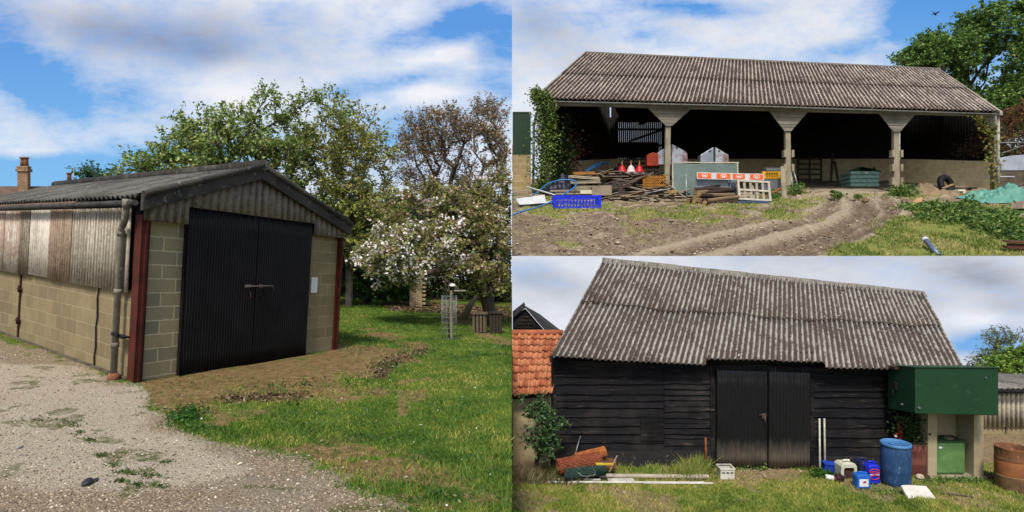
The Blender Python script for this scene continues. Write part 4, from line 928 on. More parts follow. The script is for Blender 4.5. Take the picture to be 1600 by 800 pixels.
# blue hose
hose_m = plain('blue hose', '2f78b4', '2866a0', .45)
hp = [gA(797,337)+V((0,0,.03)), gA(815,332)+V((0,0,.04)), gA(840,325)+V((0,0,.04)), P(866,313,30), P(882,303,30.6), P(897,293,31.4), P(900,285,31.8), P(892,281,32.2), P(872,282,32.3), P(855,288,32.4), P(843,298,32.4), P(832,305,32)]
hp[0].x = max(hp[0].x, .02)
def smooth(pts, n=6):
    o = []
    for i in range(len(pts)-1):
        a, b, c, d = pts[max(i-1,0)], pts[i], pts[i+1], pts[min(i+2,len(pts)-1)]
        for k in range(n):
            t = k/n; o.append(.5*((2*b)+(c-a)*t+(2*a-5*b+4*c-d)*t*t+(3*b-a-3*c+d)*t**3))
    return o+[pts[-1]]
hp = smooth(hp)
for p in hp: p.x = max(p.x, .06)
m = MB(); m.tube(hp, .042, 8); tag(m.build('hose', hose_m, loc=gA(830,328)), 'blue water hose looping over the grass and the blue crate', 'hose')
m = MB(); m.tube(smooth([P(915,268,35), P(930,258,35.5), P(948,254,36), P(952,257,36)]), .06, 8); m.tube(smooth([P(914,270,34.9), P(928,262,35.3), P(940,257,35.7)]), .05, 8); tag(m.build('pipe_coil', plain('dark blue pipe', '1c4f7e', '163f66', .5), loc=P(930,270,35)), 'blue plastic pipes lying on the heap inside the barn', 'pipe')
# blue ventilated crate on its side
def crate(name, lab, px0, px1, pyt, pyb, Y, depth, mt, cat='crate', tilt=0., loc=None, bars=9):
    a = P(px0,pyb,Y); wd, ht = mY(px1-px0, Y), mY(pyb-pyt, Y); t = thing(name, lab, cat, a+V((wd/2,depth/2,0)))
    e = .06
    for (o, x, y) in ((V((0,0,0)), V((wd,0,0)), V((0,.04,0))), (V((0,depth-.04,0)), V((wd,0,0)), V((0,.04,0))), (V((0,.04,0)), V((.04,0,0)), V((0,depth-.08,0))), (V((wd-.04,.04,0)), V((.04,0,0)), V((0,depth-.08,0)))):
        m = MB(); m.para(a+o, x, y, V((0,0,ht*.16))); m.para(a+o+V((0,0,ht*.86)), x, y, V((0,0,ht*.14))); L = max(x.length, y.length); d = x if x.length > y.length else y; q = y if x.length > y.length else x
        m.para(a+o+V((0,0,ht*.45)), d, q*.6, V((0,0,ht*.07)))
        n = max(3, int(bars*L/wd))
        for k in range(n+1): m.para(a+o+d*(k/n*.96)+V((0,0,ht*.16)), d.normalized()*.045, q*.8, V((0,0,ht*.7)))
        for k in range(n): m.para(a+o+d*(k/n*.96)+V((0,0,ht*.16)), d.normalized()*.03, q*.5, d*(.96/n)+V((0,0,ht*.30)))
        m.build('side', mt, t)
    m = MB(); m.para(a+V((.04,.04,0)), V((wd-.08,0,0)), V((0,depth-.08,0)), V((0,0,.03))); m.build('base', mt, t)
    m = MB()
    for x in (-.02, wd-.14):
        for y in (-.02, depth-.12): m = MB(); m.para(a+V((x,y,0)), V((.16,0,0)), V((0,.14,0)), V((0,0,ht*1.03))); m.build('corner_post', mt, t, bevel=.015)
    return t
blue_m = plain('strong blue plastic', '1330d8', '1028b8', .4); yel_m = plain('yellow plastic', 'd8a21e', 'c08c18', .45); blue_m2 = plain('strong blue drum', '1c3fa8', '16348c', .4)
crate('plastic_crate', 'bright blue ventilated plastic crate standing on the grass before the heap', 865, 939, 305, 325.5, gA(900,325.5).y, 1.1, blue_m, bars=15)
crate('plastic_crate', 'yellow plastic crate on the scrap near the middle barn post', 1192, 1221, 268, 279, 33.0, .9, yel_m, bars=7)
m = MB(); m.box(P(1206,266,33.4), (1.0,.7,.18)); m.para(P(1194,297,33.), V((1.0,0,0)), V((0,.8,0)), V((0,0,.62))); tag(m.build('grey_bin', plain('dull grey plastic', '6a6c70', '55575a', .6), loc=P(1207,297,33.)), 'grey bin under and behind the yellow crate', 'bin')
# tarp heap
def mound(name, lab, cat, cx, py, Y, rx, ry, h, mt, rough=.35, seed=1, n=26, kind=None):
    b = P(cx, py, Y); th, rr = np.meshgrid(np.linspace(0, 2*PI, n*2+1)[:-1], np.linspace(0, 1, n)); x = rr*np.cos(th)*rx; y = rr*np.sin(th)*ry
    z = h*(1-rr**1.6)*(1+rough*fbm(x+seed*9, y, 1.4/rx*1.6, seed))+rough*.3*h*fbm(x, y+seed, 5./rx, seed+4)*(1-rr)-.12*rr
    v = np.stack([x+b.x, y+b.y, z+b.z+ (SL if Y < 34 else .2)*y*.8], 2).reshape(-1,3); N = n*2; i = np.arange(len(v)).reshape(n, N); j = np.roll(i, -1, 1)
    f = np.stack([i[:-1], j[:-1], j[1:], i[1:]], 2).reshape(-1,4); o = npmesh(name, v, f, mt, None, loc=tuple(b), smooth=True); tag(o, lab, cat, kind=kind); return o
mound('tarpaulin', 'dark blue-black tarpaulin heap beside the egg trays', 'tarpaulin', 874, 296, 33.2, 1.15, .8, .62, plain('black blue sheet', '0e1120', '161b2e', .45), .75, 3)
# egg trays
tray_m = worn('grey egg tray', 'b5aa92', '8f8570', 3, .9, 0, .3); tray_o = worn('tan egg tray', 'c28a4a', 'a06f38', 3, .9, 0, .3)
def eggtray(lab, px0, px1, py, Y, mt, tilt, group):
    a = P((px0+px1)/2, py, Y); wd = mY(px1-px0, Y); t = thing('egg_tray', lab, 'egg tray', a, group); m = MB(); nx, ny = 14, 8; dp = 1.0
    vs = []; 
    for j in range(ny*2+1):
        for i in range(nx*2+1): vs.append(V((-wd/2+wd*i/(nx*2), dp*j/(ny*2), .10+.07*math.cos(PI*i)*math.cos(PI*j)+.0)))
    k = len(m.v); m.v += vs; R = nx*2+1
    for j in range(ny*2):
        for i in range(nx*2): m.face((k+j*R+i, k+j*R+i+1, k+(j+1)*R+i+1, k+(j+1)*R+i), None)
    m.para((-wd/2-.03,-.03,.02), (wd+.06,0,0), (0,.04,0), (0,0,.05)); m.para((-wd/2,.02,.0), (wd,0,0), (0,dp-.04,0), (0,0,.03))
    m.xf(Euler((.12, tilt, random.uniform(-.2,.2))).to_matrix().to_4x4()); m.build('pulp_tray', mt, t, local=True); return t
for k, (a_, b_, y, Y, mt, tl_, lab) in enumerate(((897,940,295,32.6,tray_m,.02,'lowest grey pulp egg tray of the stack on the scrap heap'), (893,938,287,32.7,tray_m,-.03,'second grey pulp egg tray of the stack on the scrap heap'), (894,938,280,32.7,tray_m,.05,'third grey pulp egg tray, sagging, under the tan one'), (899,930,273,32.8,tray_o,-.03,'tan egg tray on top of the stack of trays'))): eggtray(lab, a_, b_, y, Y, mt, tl_, 'egg trays stacked on the scrap heap')
# board block and planks on the heap
wdb = woodm('pale board', '9a8d7a', '7d715f', '5f5546', axis='x', sc=.5); wdd = woodm('dark old board', '74685a', '52473c', '352e27', axis='x', sc=.5); wdo = woodm('fresh board', 'ab8d5f', '8f7349', '6b5434', axis='x', sc=.5)
m = MB(); m.para(P(925,306,31.6), V((1.08,0,.02)), V((0,.9,0)), V((.02,0,.55))); tag(m.build('wooden_box', wdb, loc=P(940,306,31.6), bevel=.02), 'plain grey-brown wooden box front behind the blue crate', 'box')
m = MB(); m.para(P(860,300,32.2), V((2.4,0,.05)), V((0,.5,.08)), V((0,0,.09))); m.para(P(868,304,31.6), V((2.0,0,.02)), V((0,.4,.06)), V((0,0,.08))); tag(m.build('plank', wdb, loc=P(900,303,32)), 'long pale plank lying behind the blue crate', 'plank')
m = MB(); m.para(P(907,303,31.2), V((.62,0,.0)), V((0,.3,0)), V((0,0,.2))); tag(m.build('foam_block', plain('cream foam', 'd6cfae', 'c2ba98', .8), loc=P(916,303,31.2), bevel=.02), 'cream foam block behind the blue crate', 'block')
# scrap heap under everything: dark broken boards
GP = 'broken boards on the scrap heap'
def loose_board(px, py, Y, L, wd, th, rz, ry, mt, lab, grp):
    m = MB(); m.box((0,0,0), (L, wd, th)); o = m.build('plank', mt, local=True, bevel=.006); o.location = P(px,py,Y); o.rotation_euler = (random.uniform(-.15,.15), ry, rz); tag(o, lab, 'plank', grp); return o
src = {}
wdr = woodm('reddish board', '7d5f4c', '5e4638', '3d2e26', axis='x', sc=.5)
for k in range(74):
    mt = random.choice((wdd, wdd, wdb, wdd, wdr)); px_ = random.uniform(928 if k > 34 else 955, 1044); py_ = random.uniform(264 if k > 50 else 280, 313); Y = 31.2+(318-py_)*.085; key = mt.name
    rot = (random.uniform(-.2,.2), random.uniform(-.3,.3), random.gauss(0,.5))
    if key not in src: src[key] = loose_board(px_, py_, Y, 2.0, .22, .05, rot[2], rot[1], mt, {wdd: 'dark broken board lying in the scrap heap', wdb: 'pale broken board lying in the scrap heap', wdr: 'reddish broken board lying in the scrap heap'}[mt], GP)
    else: copy_thing(src[key], P(px_, py_, Y), rot, scale=(random.uniform(.4,1.1), random.uniform(.6,1.3), 1))
for k in range(46):
    mt = random.choice((wdb, wdr, wdd, wdb)); front = k < 18
    px_, py_ = (random.uniform(948, 1074), random.uniform(303, 317)) if front else (random.uniform(940, 1034), random.uniform(268, 304)); Y = 30.9+(317-py_)*.03 if front else 31.9+(304-py_)*.055
    copy_thing(src[mt.name], P(px_, py_, Y), (random.uniform(-.25,.25), random.uniform(-.28,.28), random.gauss(0,.5)), scale=(random.uniform(.35,.95), random.uniform(.7,1.6), 1))
mound('scrap_heap', 'dark heap of rubbish and rags under the broken boards', 'rubbish', 985, 312, 32.6, 2.9, 1.3, .62, worn('rubbish', '1d1916', '352c25', 5, .95, 0, .5, '6f6455'), 1.0, 7, 40, kind='stuff')
mound('scrap_heap', 'low heap of rubbish behind the dark sheets in the barn', 'rubbish', 1000, 285, 36.5, 3.4, 1.4, .9, worn('rubbish', '241f1b', '3a312a', 5, .95, 0, .5, '584e42'), .8, 9, 36, kind='stuff')
loose_board(978, 288, 32.4, 3.4, .34, .06, .1, -.42, wdd, 'long black board propped slanting on the heap before the red drinkers', None)
loose_board(1000, 283, 32.8, 3.2, .22, .06, .2, -.40, worn('black lath', '1a1918', '2a2725', 3, .7), 'long thin black lath slanting beside the black board', None)
# corrugated sheets stacked inside
m = MB()
for k in range(3): m.corr(lambda u, k=k: P(958+8*k,266-7*k,36.8+.1*k).lerp(P(1030,263-7*k,36.8+.1*k), u), lambda u, k=k: P(958+8*k,262-7*k,37.6).lerp(P(1030,259-7*k,37.6), u), 16, .05, V((0,-.6,1)), 6, 1, .01)
tag(m.build('corrugated_sheet', corrm('stacked sheet', '6d6663', '554e4b', '3a2f2c', '8f8984', .4, .5, .3), loc=P(990,268,37)), 'stack of corrugated roofing sheets behind the red drinkers', 'corrugated sheets')
# shelf and poultry drinkers
m = MB(); m.para(P(961,271,34.2), V((1.75,0,0)), V((0,.5,0)), V((0,0,.07))); m.para(P(963,276,34.3), V((.1,0,0)), V((0,.1,0)), V((0,0,.2))); m.para(P(1003,276,34.3), V((.1,0,0)), V((0,.1,0)), V((0,0,.2))); tag(m.build('shelf_board', plain('pale pinkish board', 'b09a98', '8f7c7a', .8), loc=P(985,272,34.2)), 'pale board carrying the three drinkers', 'board')
red_p = plain('red plastic', 'c01e26', 'a0181f', .4); whi_p = plain('pinkish white plastic', 'd9c7c2', 'c2aea8', .5)
def drinker(px, py, mt, lab):
    t = thing('poultry_drinker', lab, 'poultry drinker', P(px,py,34.4), 'poultry drinkers on the board'); m = MB(); m.lathe([(.12,0), (.26,.0), (.27,.06), (.24,.09), (.23,.18), (.17,.33), (.08,.42), (.05,.46)], 18, None); m.build('dome', mt, t, local=True)
    m = MB(); m.lathe([(.045,.45), (.05,.55), (.02,.62), (.02,.72)], 10); m.build('neck', wdo, t, local=True); return t
drinker(972,270,red_p,'red bell drinker beside the white one, on the side of the egg trays'); drinker(986,270,whi_p,'pinkish white bell drinker between the two red ones'); drinker(999,270,red_p,'red bell drinker beside the white one, on the side of the orange box')
# orange box
m = MB(); m.prism([P(1011,259,34.6), P(1011,242,34.6), P(1020,238,34.6), P(1029,240,34.6), P(1029,259,34.6)], V((0,.6,0))); tag(m.build('orange_box', worn('red orange plastic', '9a3414', '7c2a12', 2, .6, 0, .1, '5a2414'), loc=P(1020,259,34.6), bevel=.02), 'orange plastic box behind the first barn post', 'box')
# galvanised gabled panels
galv = worn('galvanised sheet', 'a4abb4', '7f868f', 1.2, .4, .5, .1, '7a4a38', fine=25); galv2 = worn('rusty galvanised sheet', 'a8adb4', '7a4c3a', 1.1, .5, .3, .1, '5a3426', lo=.5, hi=.62)
def gpanel(lab, pts, Y, mt):
    t = thing('metal_hopper', lab, 'hopper', P(sum(p[0] for p in pts)/len(pts), max(p[1] for p in pts), Y)); c_ = V((0,0,0))
    m = MB(); m.prism([P(x, y, Y) for x, y in pts], V((0,.5,.0))); m.build('casing', mt, t, bevel=.015)
    hx = [p for p in pts if p[1] == min(q[1] for q in pts)][0]; cx = sum(p[0] for p in pts)/len(pts)
    m = MB(); q = P(hx[0]+(cx-hx[0])*.55, hx[1]+6, Y-.02); m.lathe([(.055,-.01), (.055,.01)], 12, Matrix.Translation(q)@Matrix.Rotation(PI/2, 4, 'X')); m.build('hole', dark_m, t); return t
gpanel('rust-streaked grey metal hopper end half hidden by the barn post', [(1027,257), (1027,239), (1040,230), (1049,228), (1049,257)], 34.9, galv2)
gpanel('large pointed galvanised hopper end with rust patches beside the barn post', [(1050,256), (1050,225), (1072,237), (1074,240), (1074,256)], 34.8, galv2)
gpanel('clean half of the pair of gable-shaped galvanised hoppers above the green board', [(1094.5,256), (1094.5,242), (1115,230), (1115,256)], 34.4, galv)
gpanel('rust-marked half of the pair of gable-shaped galvanised hoppers above the green board', [(1118,256), (1118,230), (1138.5,242), (1138.5,256)], 34.4, galv2)
# orange plastic tray stack
tr_m = worn('orange brown tray', 'c88d36', 'a87026', 4, .6)
for k in range(5):
    b = P(1021,295-k*4.2,32.4); t = thing('plastic_tray', 'orange mesh plastic tray in the stack beside the first barn post', 'tray', b, 'orange trays stacked by the barn post'); m = MB(); wd = 1.2
    for q in range(11): m.para(V((-wd/2+wd*q/11,0,0)), V((.05,0,0)), V((0,.05,0)), V((0,0,.13)))
    m.para(V((-wd/2,0,0)), V((wd,0,0)), V((0,.8,0)), V((0,0,.03))); m.para(V((-wd/2,0,.10)), V((wd,0,0)), V((0,.05,0)), V((0,0,.03))); m.build('lattice_tray', tr_m, t, local=True)
m = MB()
for k in range(4):
    for q in range(6): m.para(P(1031+q*1.6,292-k*5,33.2), V((.04,0,0)), V((0,.3,0)), V((0,0,.15)))
    m.para(P(1031,292-k*5,33.2), V((.40,0,0)), V((0,.4,0)), V((0,0,.03)))
tag(m.build('plastic_tray', tr_m, loc=P(1036,295,33.2)), 'narrow orange mesh tray pile tight against the back of the barn post', 'tray')
# green board, grey panel, orange barrier
brd = worn('grey green board', '66766f', '56665f', 1.5, .55, 0, .05, '45544b')
t = thing('notice_board', 'large grey-green board with a pale frame leaning upright in the barn mouth', 'board', P(1103,306,32.2)); m = MB(); m.para(P(1052,308,31.8), V((3.62,0,-.02)), V((0,.06,0)), V((.04,.25,1.88))); m.build('panel', brd, t)
m = MB(); m.para(P(1051,308,31.78), V((.06,0,0)), V((0,.09,0)), V((.04,.25,1.9))); m.para(P(1153,306.5,31.78), V((.07,0,0)), V((0,.09,0)), V((.04,.25,1.9))); m.para(P(1053,254.5,32.02), V((3.62,0,-.02)), V((0,.09,0)), V((0,0,.07))); m.build('frame', worn('pale frame', 'b8b49f', '96937f', 3, .7), t)
t = thing('grey_sheeting', 'grey panel with pale metal legs below the orange barrier board', 'panel', P(1115,308,31.2)); m = MB(); m.para(P(1089,307,31.2), V((1.72,0,0)), V((0,.05,0)), V((.03,.1,.95))); m.build('panel', worn('blue grey panel', '8b939b', '757d86', 2, .5, 0, .05), t)
m = MB(); m.para(P(1087.5,308,31.15), V((.05,0,0)), V((0,.05,0)), V((.03,.1,1.3))); m.build('leg', zinc_m, t); m = MB(); m.para(P(1141,308,31.15), V((.06,0,0)), V((0,.05,0)), V((0,.1,1.1))); m.build('leg', zinc_m, t)
m = MB(); m.para(P(1142,306,31.5), V((.36,0,0)), V((0,.05,0)), V((0,.1,.75))); tag(m.build('dark_sheet', worn('dark blue panel', '39424f', '2d3540', 2, .5), loc=P(1148,306,31.5)), 'small dark blue panel between the grey panel and the pallet', 'panel')
t = thing('barrier_board', 'orange barrier board with white reflective bands and round white emblems', 'barrier', P(1141,281,31.1)); a, b = P(1089,279.5,31.0), P(1194,282,31.0); d = b-a
m = MB(); m.para(a, d, V((0,.06,0)), V((0,.02,.36))); m.build('board', worn('pale grey band', 'c9ccd2', 'b3b6bc', 2, .4), t)
om = worn('orange sheeting', 'e8661c', 'd45a18', 3, .45, 0, .05); wm = worn('white print', 'f0e6dc', 'e2d6ca', 3, .5)
for f0, f1 in ((.01,.215), (.29,.50), (.535,.715), (.79,.985)):
    m = MB(); m.para(a+d*f0+V((0,-.006,.035)), d*(f1-f0), V((0,.005,0)), V((0,.016,.29))); p = m.build('orange_band', om, t)
    c_ = a+d*((f0+f1)/2)+V((0,-.014,.18)); m = MB()
    ring = [c_+V((.16*math.cos(q*PI/10), .002, .09*math.sin(q*PI/10))) for q in range(21)]; m.tube(ring, .018, 5); m.para(c_+V((-.09,0,-.02)), V((.18,0,0)), V((0,.006,0)), V((0,0,.035))); m.para(c_+V((-.06,-.001,-.05)), V((.03,0,0)), V((0,.006,0)), V((0,0,.1))); m.para(c_+V((.03,-.001,-.05)), V((.03,0,0)), V((0,.006,0)), V((0,0,.1))); m.build('emblem', wm, p)
# pallets flat under the planks
def pallet(lab, M, wd=1.3, dp=1.0, mt=None):
    t = thing('pallet', lab, 'pallet', M.to_translation()); t.rotation_euler = M.to_euler(); mt = mt or wdb
    m = MB()
    for k in range(6): m.box((-wd/2+.06+(wd-.12)*k/5, 0, .14), (.13, dp, .022))
    m.build('deck_board', mt, t, local=True); m = MB()
    for y in (-dp/2+.05, 0, dp/2-.05): m.box((0,y,.075), (wd,.09,.1))
    m.build('bearer', mt, t, local=True); m = MB()
    for k in range(3): m.box((-wd/2+.06+(wd-.12)*k/2, 0, .012), (.12, dp, .022))
    m.build('foot_board', mt, t, local=True); return t
pallet('flat grey pallet under the loose planks beside the log heap', Matrix.Translation(P(1045,316,31.2)), 2.3, 1.0); pallet('flat pallet under the scrap next to the blue crate', Matrix.Translation(P(978,313,31.5)), 1.9, .9, wdd)
Mp = Matrix.Translation(P(1179,314,30.6))@Matrix.Rotation(math.radians(3), 4, 'Y')@Matrix.Rotation(math.radians(72), 4, 'X')@Matrix.Translation((0,.58,-.1))
pl = pallet('grey slatted pallet propped upright at the end of the log heap', Mp, 1.75, 1.16, wd_grey)
m = MB(); m.box((0,0,.17), (1.75,.10,.03)); m.box((0,-.53,.17), (1.75,.1,.03)); m.box((0,.53,.17), (1.75,.1,.03)); m.box((-.82,0,.17), (.1,1.16,.035)); m.box((.82,0,.17), (.1,1.16,.035)); m.build('cross_board', worn('pale slat', 'bcb6a6', '9d9483', 3, .85), pl, local=True)
m = MB(); m.para(P(1152,317,30.3), V((1.75,0,0)), V((0,.25,0)), V((0,0,.1))); tag(m.build('blue_batten', plain('blue plank paint', '2a4a84', '3a4660', .7), loc=P(1178,317,30.3)), 'blue painted batten lying at the foot of the upright pallet', 'batten')
# loose planks on the pallet
src = None
for k in range(15):
    px_, py_ = random.uniform(1014, 1068), random.uniform(299, 310); rot = (random.uniform(-.1,.1), random.uniform(-.25,.25), random.gauss(0,.6)); loc = P(px_, py_, 31.2+(312-py_)*.04)
    if src is None: src = loose_board(px_, py_, 31.4, 1.5, .2, .05, .3, .1, wdb, 'weathered loose plank on the pallet before the first barn post', 'loose planks on the pallet')
    else: copy_thing(src, loc, rot, scale=(random.uniform(.4,1.15), random.uniform(.6,1.4), 1))
loose_board(1030, 298, 31.3, 1.7, .5, .03, .15, -.2, worn('pale sheet offcut', 'b0b4b8', '8f9498', 3, .6), 'pale grey sheet offcut lying over the pallet planks', None)
loose_board(1062, 303, 31.1, 1.4, .24, .05, -.2, .7, wdb, 'plank end sloping down off the pallet toward the log heap', None)
m = MB(); m.box(P(1051,301,31.0), (.3,.3,.26), .3, .1); tag(m.build('wood_block', wdo, loc=P(1051,303,31.0), bevel=.01), 'square yellow-brown wood block on the pallet planks', 'block')
m = MB(); m.tube([P(1073,318,30.7), P(1072,272,30.9)], .026, 8); tag(m.build('metal_stake', worn('pale metal', 'b4b6b4', '8b8d8b', 8, .45, .5), loc=P(1073,318,30.7)), 'thin pale metal stake standing before the green board', 'stake')
# log heap
logm = [worn('dark log', '3a2d22', '2a211a', 4, .9, 0, .5, stretch=(.6,3,3)), worn('log', '7d684c', '5d4b36', 4, .9, 0, .5, stretch=(.6,3,3)), worn('cut end', 'a5865c', '8a6c47', 8, .9)]
def log(mi, L, r):
    m = MB(); m.tube([(-L/2,0,0), (-L*.1,.01,.01), (L/2,0,0)], [r, r*1.02, r*.93], 10, False); m.cur = 1
    for sx, rr in ((-L/2, r), (L/2, r*.93)): m.poly([V((sx, rr*math.cos(a*PI/5), rr*math.sin(a*PI/5))) for a in range(10)][::(1 if sx > 0 else -1)])
    return m.build('log', [logm[mi], logm[2]], local=True)
lg = [None, None]
for (x, y, Y, mi, L, rz, ry) in ((1118,292,31.3,0,1.9,.25,-.18), (1112,296,31.1,0,1.9,.3,-.12), (1122,299,31.0,0,1.7,.2,-.08), (1105,300,31.0,1,1.7,.5,-.1), (1098,303,30.8,1,1.4,.6,-.1), (1126,305,30.8,1,1.6,.15,-.06), (1112,306,30.7,0,1.8,.3,-.05),
                               (1096,308,30.6,1,1.3,.7,-.05), (1130,311,30.5,1,1.8,.12,-.08), (1115,313,30.5,0,1.9,.3,0), (1100,313,30.4,1,1.3,.6,0), (1088,313,30.5,0,1.1,.8,0), (1125,316,30.4,0,1.7,.2,0), (1094,317,30.3,1,1.1,.9,0), (1108,318,30.3,0,1.2,.7,0)):
    if lg[mi] is None:
        lg[mi] = log(mi, 1.7, .115); tag(lg[mi], ('dark' if mi == 0 else 'light brown')+' round timber in the heap of logs beside the upright pallet', 'log', 'logs heaped before the barn'); lg[mi].location = P(x,y,Y); lg[mi].rotation_euler = (0, ry, rz)
    else: copy_thing(lg[mi], P(x,y,Y), (random.uniform(0,6), ry+random.gauss(0,.06), rz+random.gauss(0,.18)), scale=(L/1.7, 1, 1))
# post leaning, ladder, bricks
m = MB(); m.para(P(1222,313,32.2), V((.28,0,0)), V((0,.1,0)), V((.06,.3,1.95))); tag(m.build('wooden_sleeper', wd_post, loc=P(1226,313,32.2), bevel=.03), 'thick grey timber leaning against the middle barn post', 'timber')
t = thing('ladder', 'short aluminium ladder leaning behind the middle barn post', 'ladder', P(1243,303,34.6)); m = MB(); m.tube([P(1239,303,34.6), P(1236,266,35.0)], .03, 6); m.tube([P(1248,296,34.9), P(1240,266,35.1)], .03, 6); m.build('rail', worn('aluminium', 'b0b6b0', '929892', 6, .4, .5), t)
m = MB()
for k in range(5): q = k/5+.08; m.tube([P(1239,303,34.6).lerp(P(1236,266,35.0), q), P(1248,296,34.9).lerp(P(1240,266,35.1), q)], .022, 6)
m.build('rung', zinc_m, t)
loose_board(1211, 299, 32.4, 1.3, .2, .05, .3, -.5, worn('orange timber', 'a5592c', '8a4a26', 4, .8), 'rust-orange timber offcut leaning behind the upright pallet', None)
m = MB(); m.box(P(1249,299,33.6), (.45,.2,.2), .2); tag(m.build('brick', worn('pink brick', 'b08a74', '94705c', 5, .9), loc=P(1249,300,33.6)), 'pinkish brick lying by the ladder foot', 'brick')
m = MB(); m.box(P(1250,308,32.5), (.4,.2,.2), -.3, .3); tag(m.build('brick', worn('pale rubble', 'bfae98', 'a09080', 5, .9), loc=P(1250,309,32.5)), 'pale brick half sunk in the weeds near the middle post', 'brick')
# wrapped bags
bagm = worn('pale green wrap', '8fb0a4', '6d9486', 5, .35, 0, .1, 'cfe0da', lo=.4, hi=.6); t = thing('bag_stack', 'pallet stack of bags in pale green plastic wrap under torn green sheet', 'stack of bags', P(1352,292,37.0)); b = P(1329,292,37.0)
for k in range(4):
    m = MB(); m.para(b+V((0,0,.26*k)), V((1.9,0,0)), V((0,1.3,0)), V((0,0,.25))); m.build('bag_layer', bagm, t, bevel=.09)
m = MB(); q = lump(1357,269,39.0,.75,.17,.4,60,0.); 
gx, gy = np.meshgrid(np.linspace(-.85,.85,24), np.linspace(-.1,1.1,14)); gz = 1.02+.26*np.exp(-(gx/.6)**2)+.10*fbm(gx, gy, 3., 5); vv = np.stack([gx+b.x+1.1, gy+b.y, gz+b.z], 2).reshape(-1,3); ii = np.arange(len(vv)).reshape(gx.shape)
npmesh('cover_sheet', vv, np.stack([ii[:-1,:-1], ii[:-1,1:], ii[1:,1:], ii[1:,:-1]], 2).reshape(-1,4), worn('green sheet', '1c6b3a', '14502b', 4, .35, 0, .1, '9ab8a4'), t)
m = MB(); m.box(P(1352,270,36.95), (.3,.1,.12), .1, .1); m.build('bag', worn('white bag', 'cfc8c4', 'a99f9c', 6, .5), t)
# timbers and hurdles in the dark
for (x0, x1, Y, lab) in ((1246, 1282, 42.6, 'old wooden hurdle standing in the dark at the back wall'),):
    t = thing('hurdle', lab, 'hurdle', P((x0+x1)/2,290,Y)); m = MB()
    for k in range(6): m.para(P(x0,290-k*8,Y), V((mY(x1-x0,Y),0,0)), V((0,.05,0)), V((0,0,.14)))
    m.build('rail', woodm('hurdle wood', '5d5344', '463e33', '2f2922', axis='x'), t); m = MB()
    for x in (x0, (x0+x1)/2, x1): m.para(P(x,292,Y-.06), V((.12,0,0)), V((0,.06,0)), V((0,0,2.3)))
    m.build('upright', woodm('hurdle wood', '4d4438', '3a332a', '262119', axis='z'), t)
for (xa, ya, xb, yb, Y, lab) in ((1298,290,1301,240,42.2,'upright dark pole leaning on the back wall'), (1311,290,1304,252,41.6,'slanting dark pole beside the upright pole at the back wall'), (1370,288,1366,262,41.,'stout dark post behind the wrapped bags')):
    m = MB(); m.tube([P(xa,ya,Y), P(xb,yb,Y+.6)], .09, 7); tag(m.build('pole', wdd, loc=P(xa,ya,Y)), lab, 'pole')
# far bay: sacking heap, tyre, container, tarp
sand = worn('sandy heap', '8d795e', '6b5a45', 1.5, .95, 0, .6, 'a89778'); mound('sandy_heap', 'sandy brown heap of sacking in the far bay of the barn', 'heap', 1444, 302, 33.6, 1.1, .9, .62, sand, .45, 12); mound('sandy_heap', 'lower sandy mound with rubble before the tyre', 'heap', 1476, 303, 33.5, .95, .7, .42, sand, .7, 15)
t = thing('tyre', 'big black tyre leaning at the barn\'s end wall', 'tyre', P(1478,300,35.4)); m = MB(); m.lathe([(.30,-.13), (.52,-.15), (.60,-.08), (.60,.08), (.52,.15), (.30,.13), (.30,-.13)], 26, Matrix.Translation(P(1478,288,35.4))@Matrix.Rotation(.3, 4, 'Z')@Matrix.Rotation(PI/2-.25, 4, 'X'), cap=False); m.build('casing', worn('old tyre', '161616', '222120', 5, .8), t)
m = MB()
for k in range(26):
    a = 2*PI*k/26; M_ = Matrix.Translation(P(1478,288,35.4))@Matrix.Rotation(.3, 4, 'Z')@Matrix.Rotation(PI/2-.25, 4, 'X')@Matrix.Rotation(a, 4, 'Z'); q = MB(); q.box((.605,0,0), (.03,.07,.18)); q.xf(M_); k0 = len(m.v); m.v += q.v
    for fc, uv in zip(q.f, q.uv): m.face([k0+i_ for i_ in fc], uv)
m.build('tread', worn('old tyre', '161616', '222120', 5, .8), t)
loose_board(1481, 291, 33.9, .75, .14, .06, .1, -.35, wdo, 'short pale board stuck in the rubble before the tyre', None)
t = thing('jerrycan', 'small cream plastic container lying by the sandy mound', 'container', P(1502,304,33.2)); m = MB(); m.box(P(1502,300,33.2), (.42,.2,.27), 0, -.06); m.build('body', plain('cream plastic', 'd9d6b8', 'c4c0a0', .5), t, bevel=.06); m = MB(); m.para(P(1499.5,301.6,33.08), V((.2,0,-.01)), V((0,.01,0)), V((0,0,.05))); m.tube([P(1498,298.5,33.09), P(1500,299.5,33.09), P(1502,298.6,33.09), P(1505,299.3,33.09)], .016, 5); m.build('marking', dark_m, t)
m = MB(); m.box(P(1519,295,34.2), (.42,.3,.18), .1); tag(m.build('dark_can', plain('black can', '1a1a18', '2a2926', .5), loc=P(1519,297,34.2), bevel=.04), 'flat black can on the rubble by the end wall', 'can')
rub = worn('rubble stone', '8a7358', '6a563f', 5, .95, 0, .5)
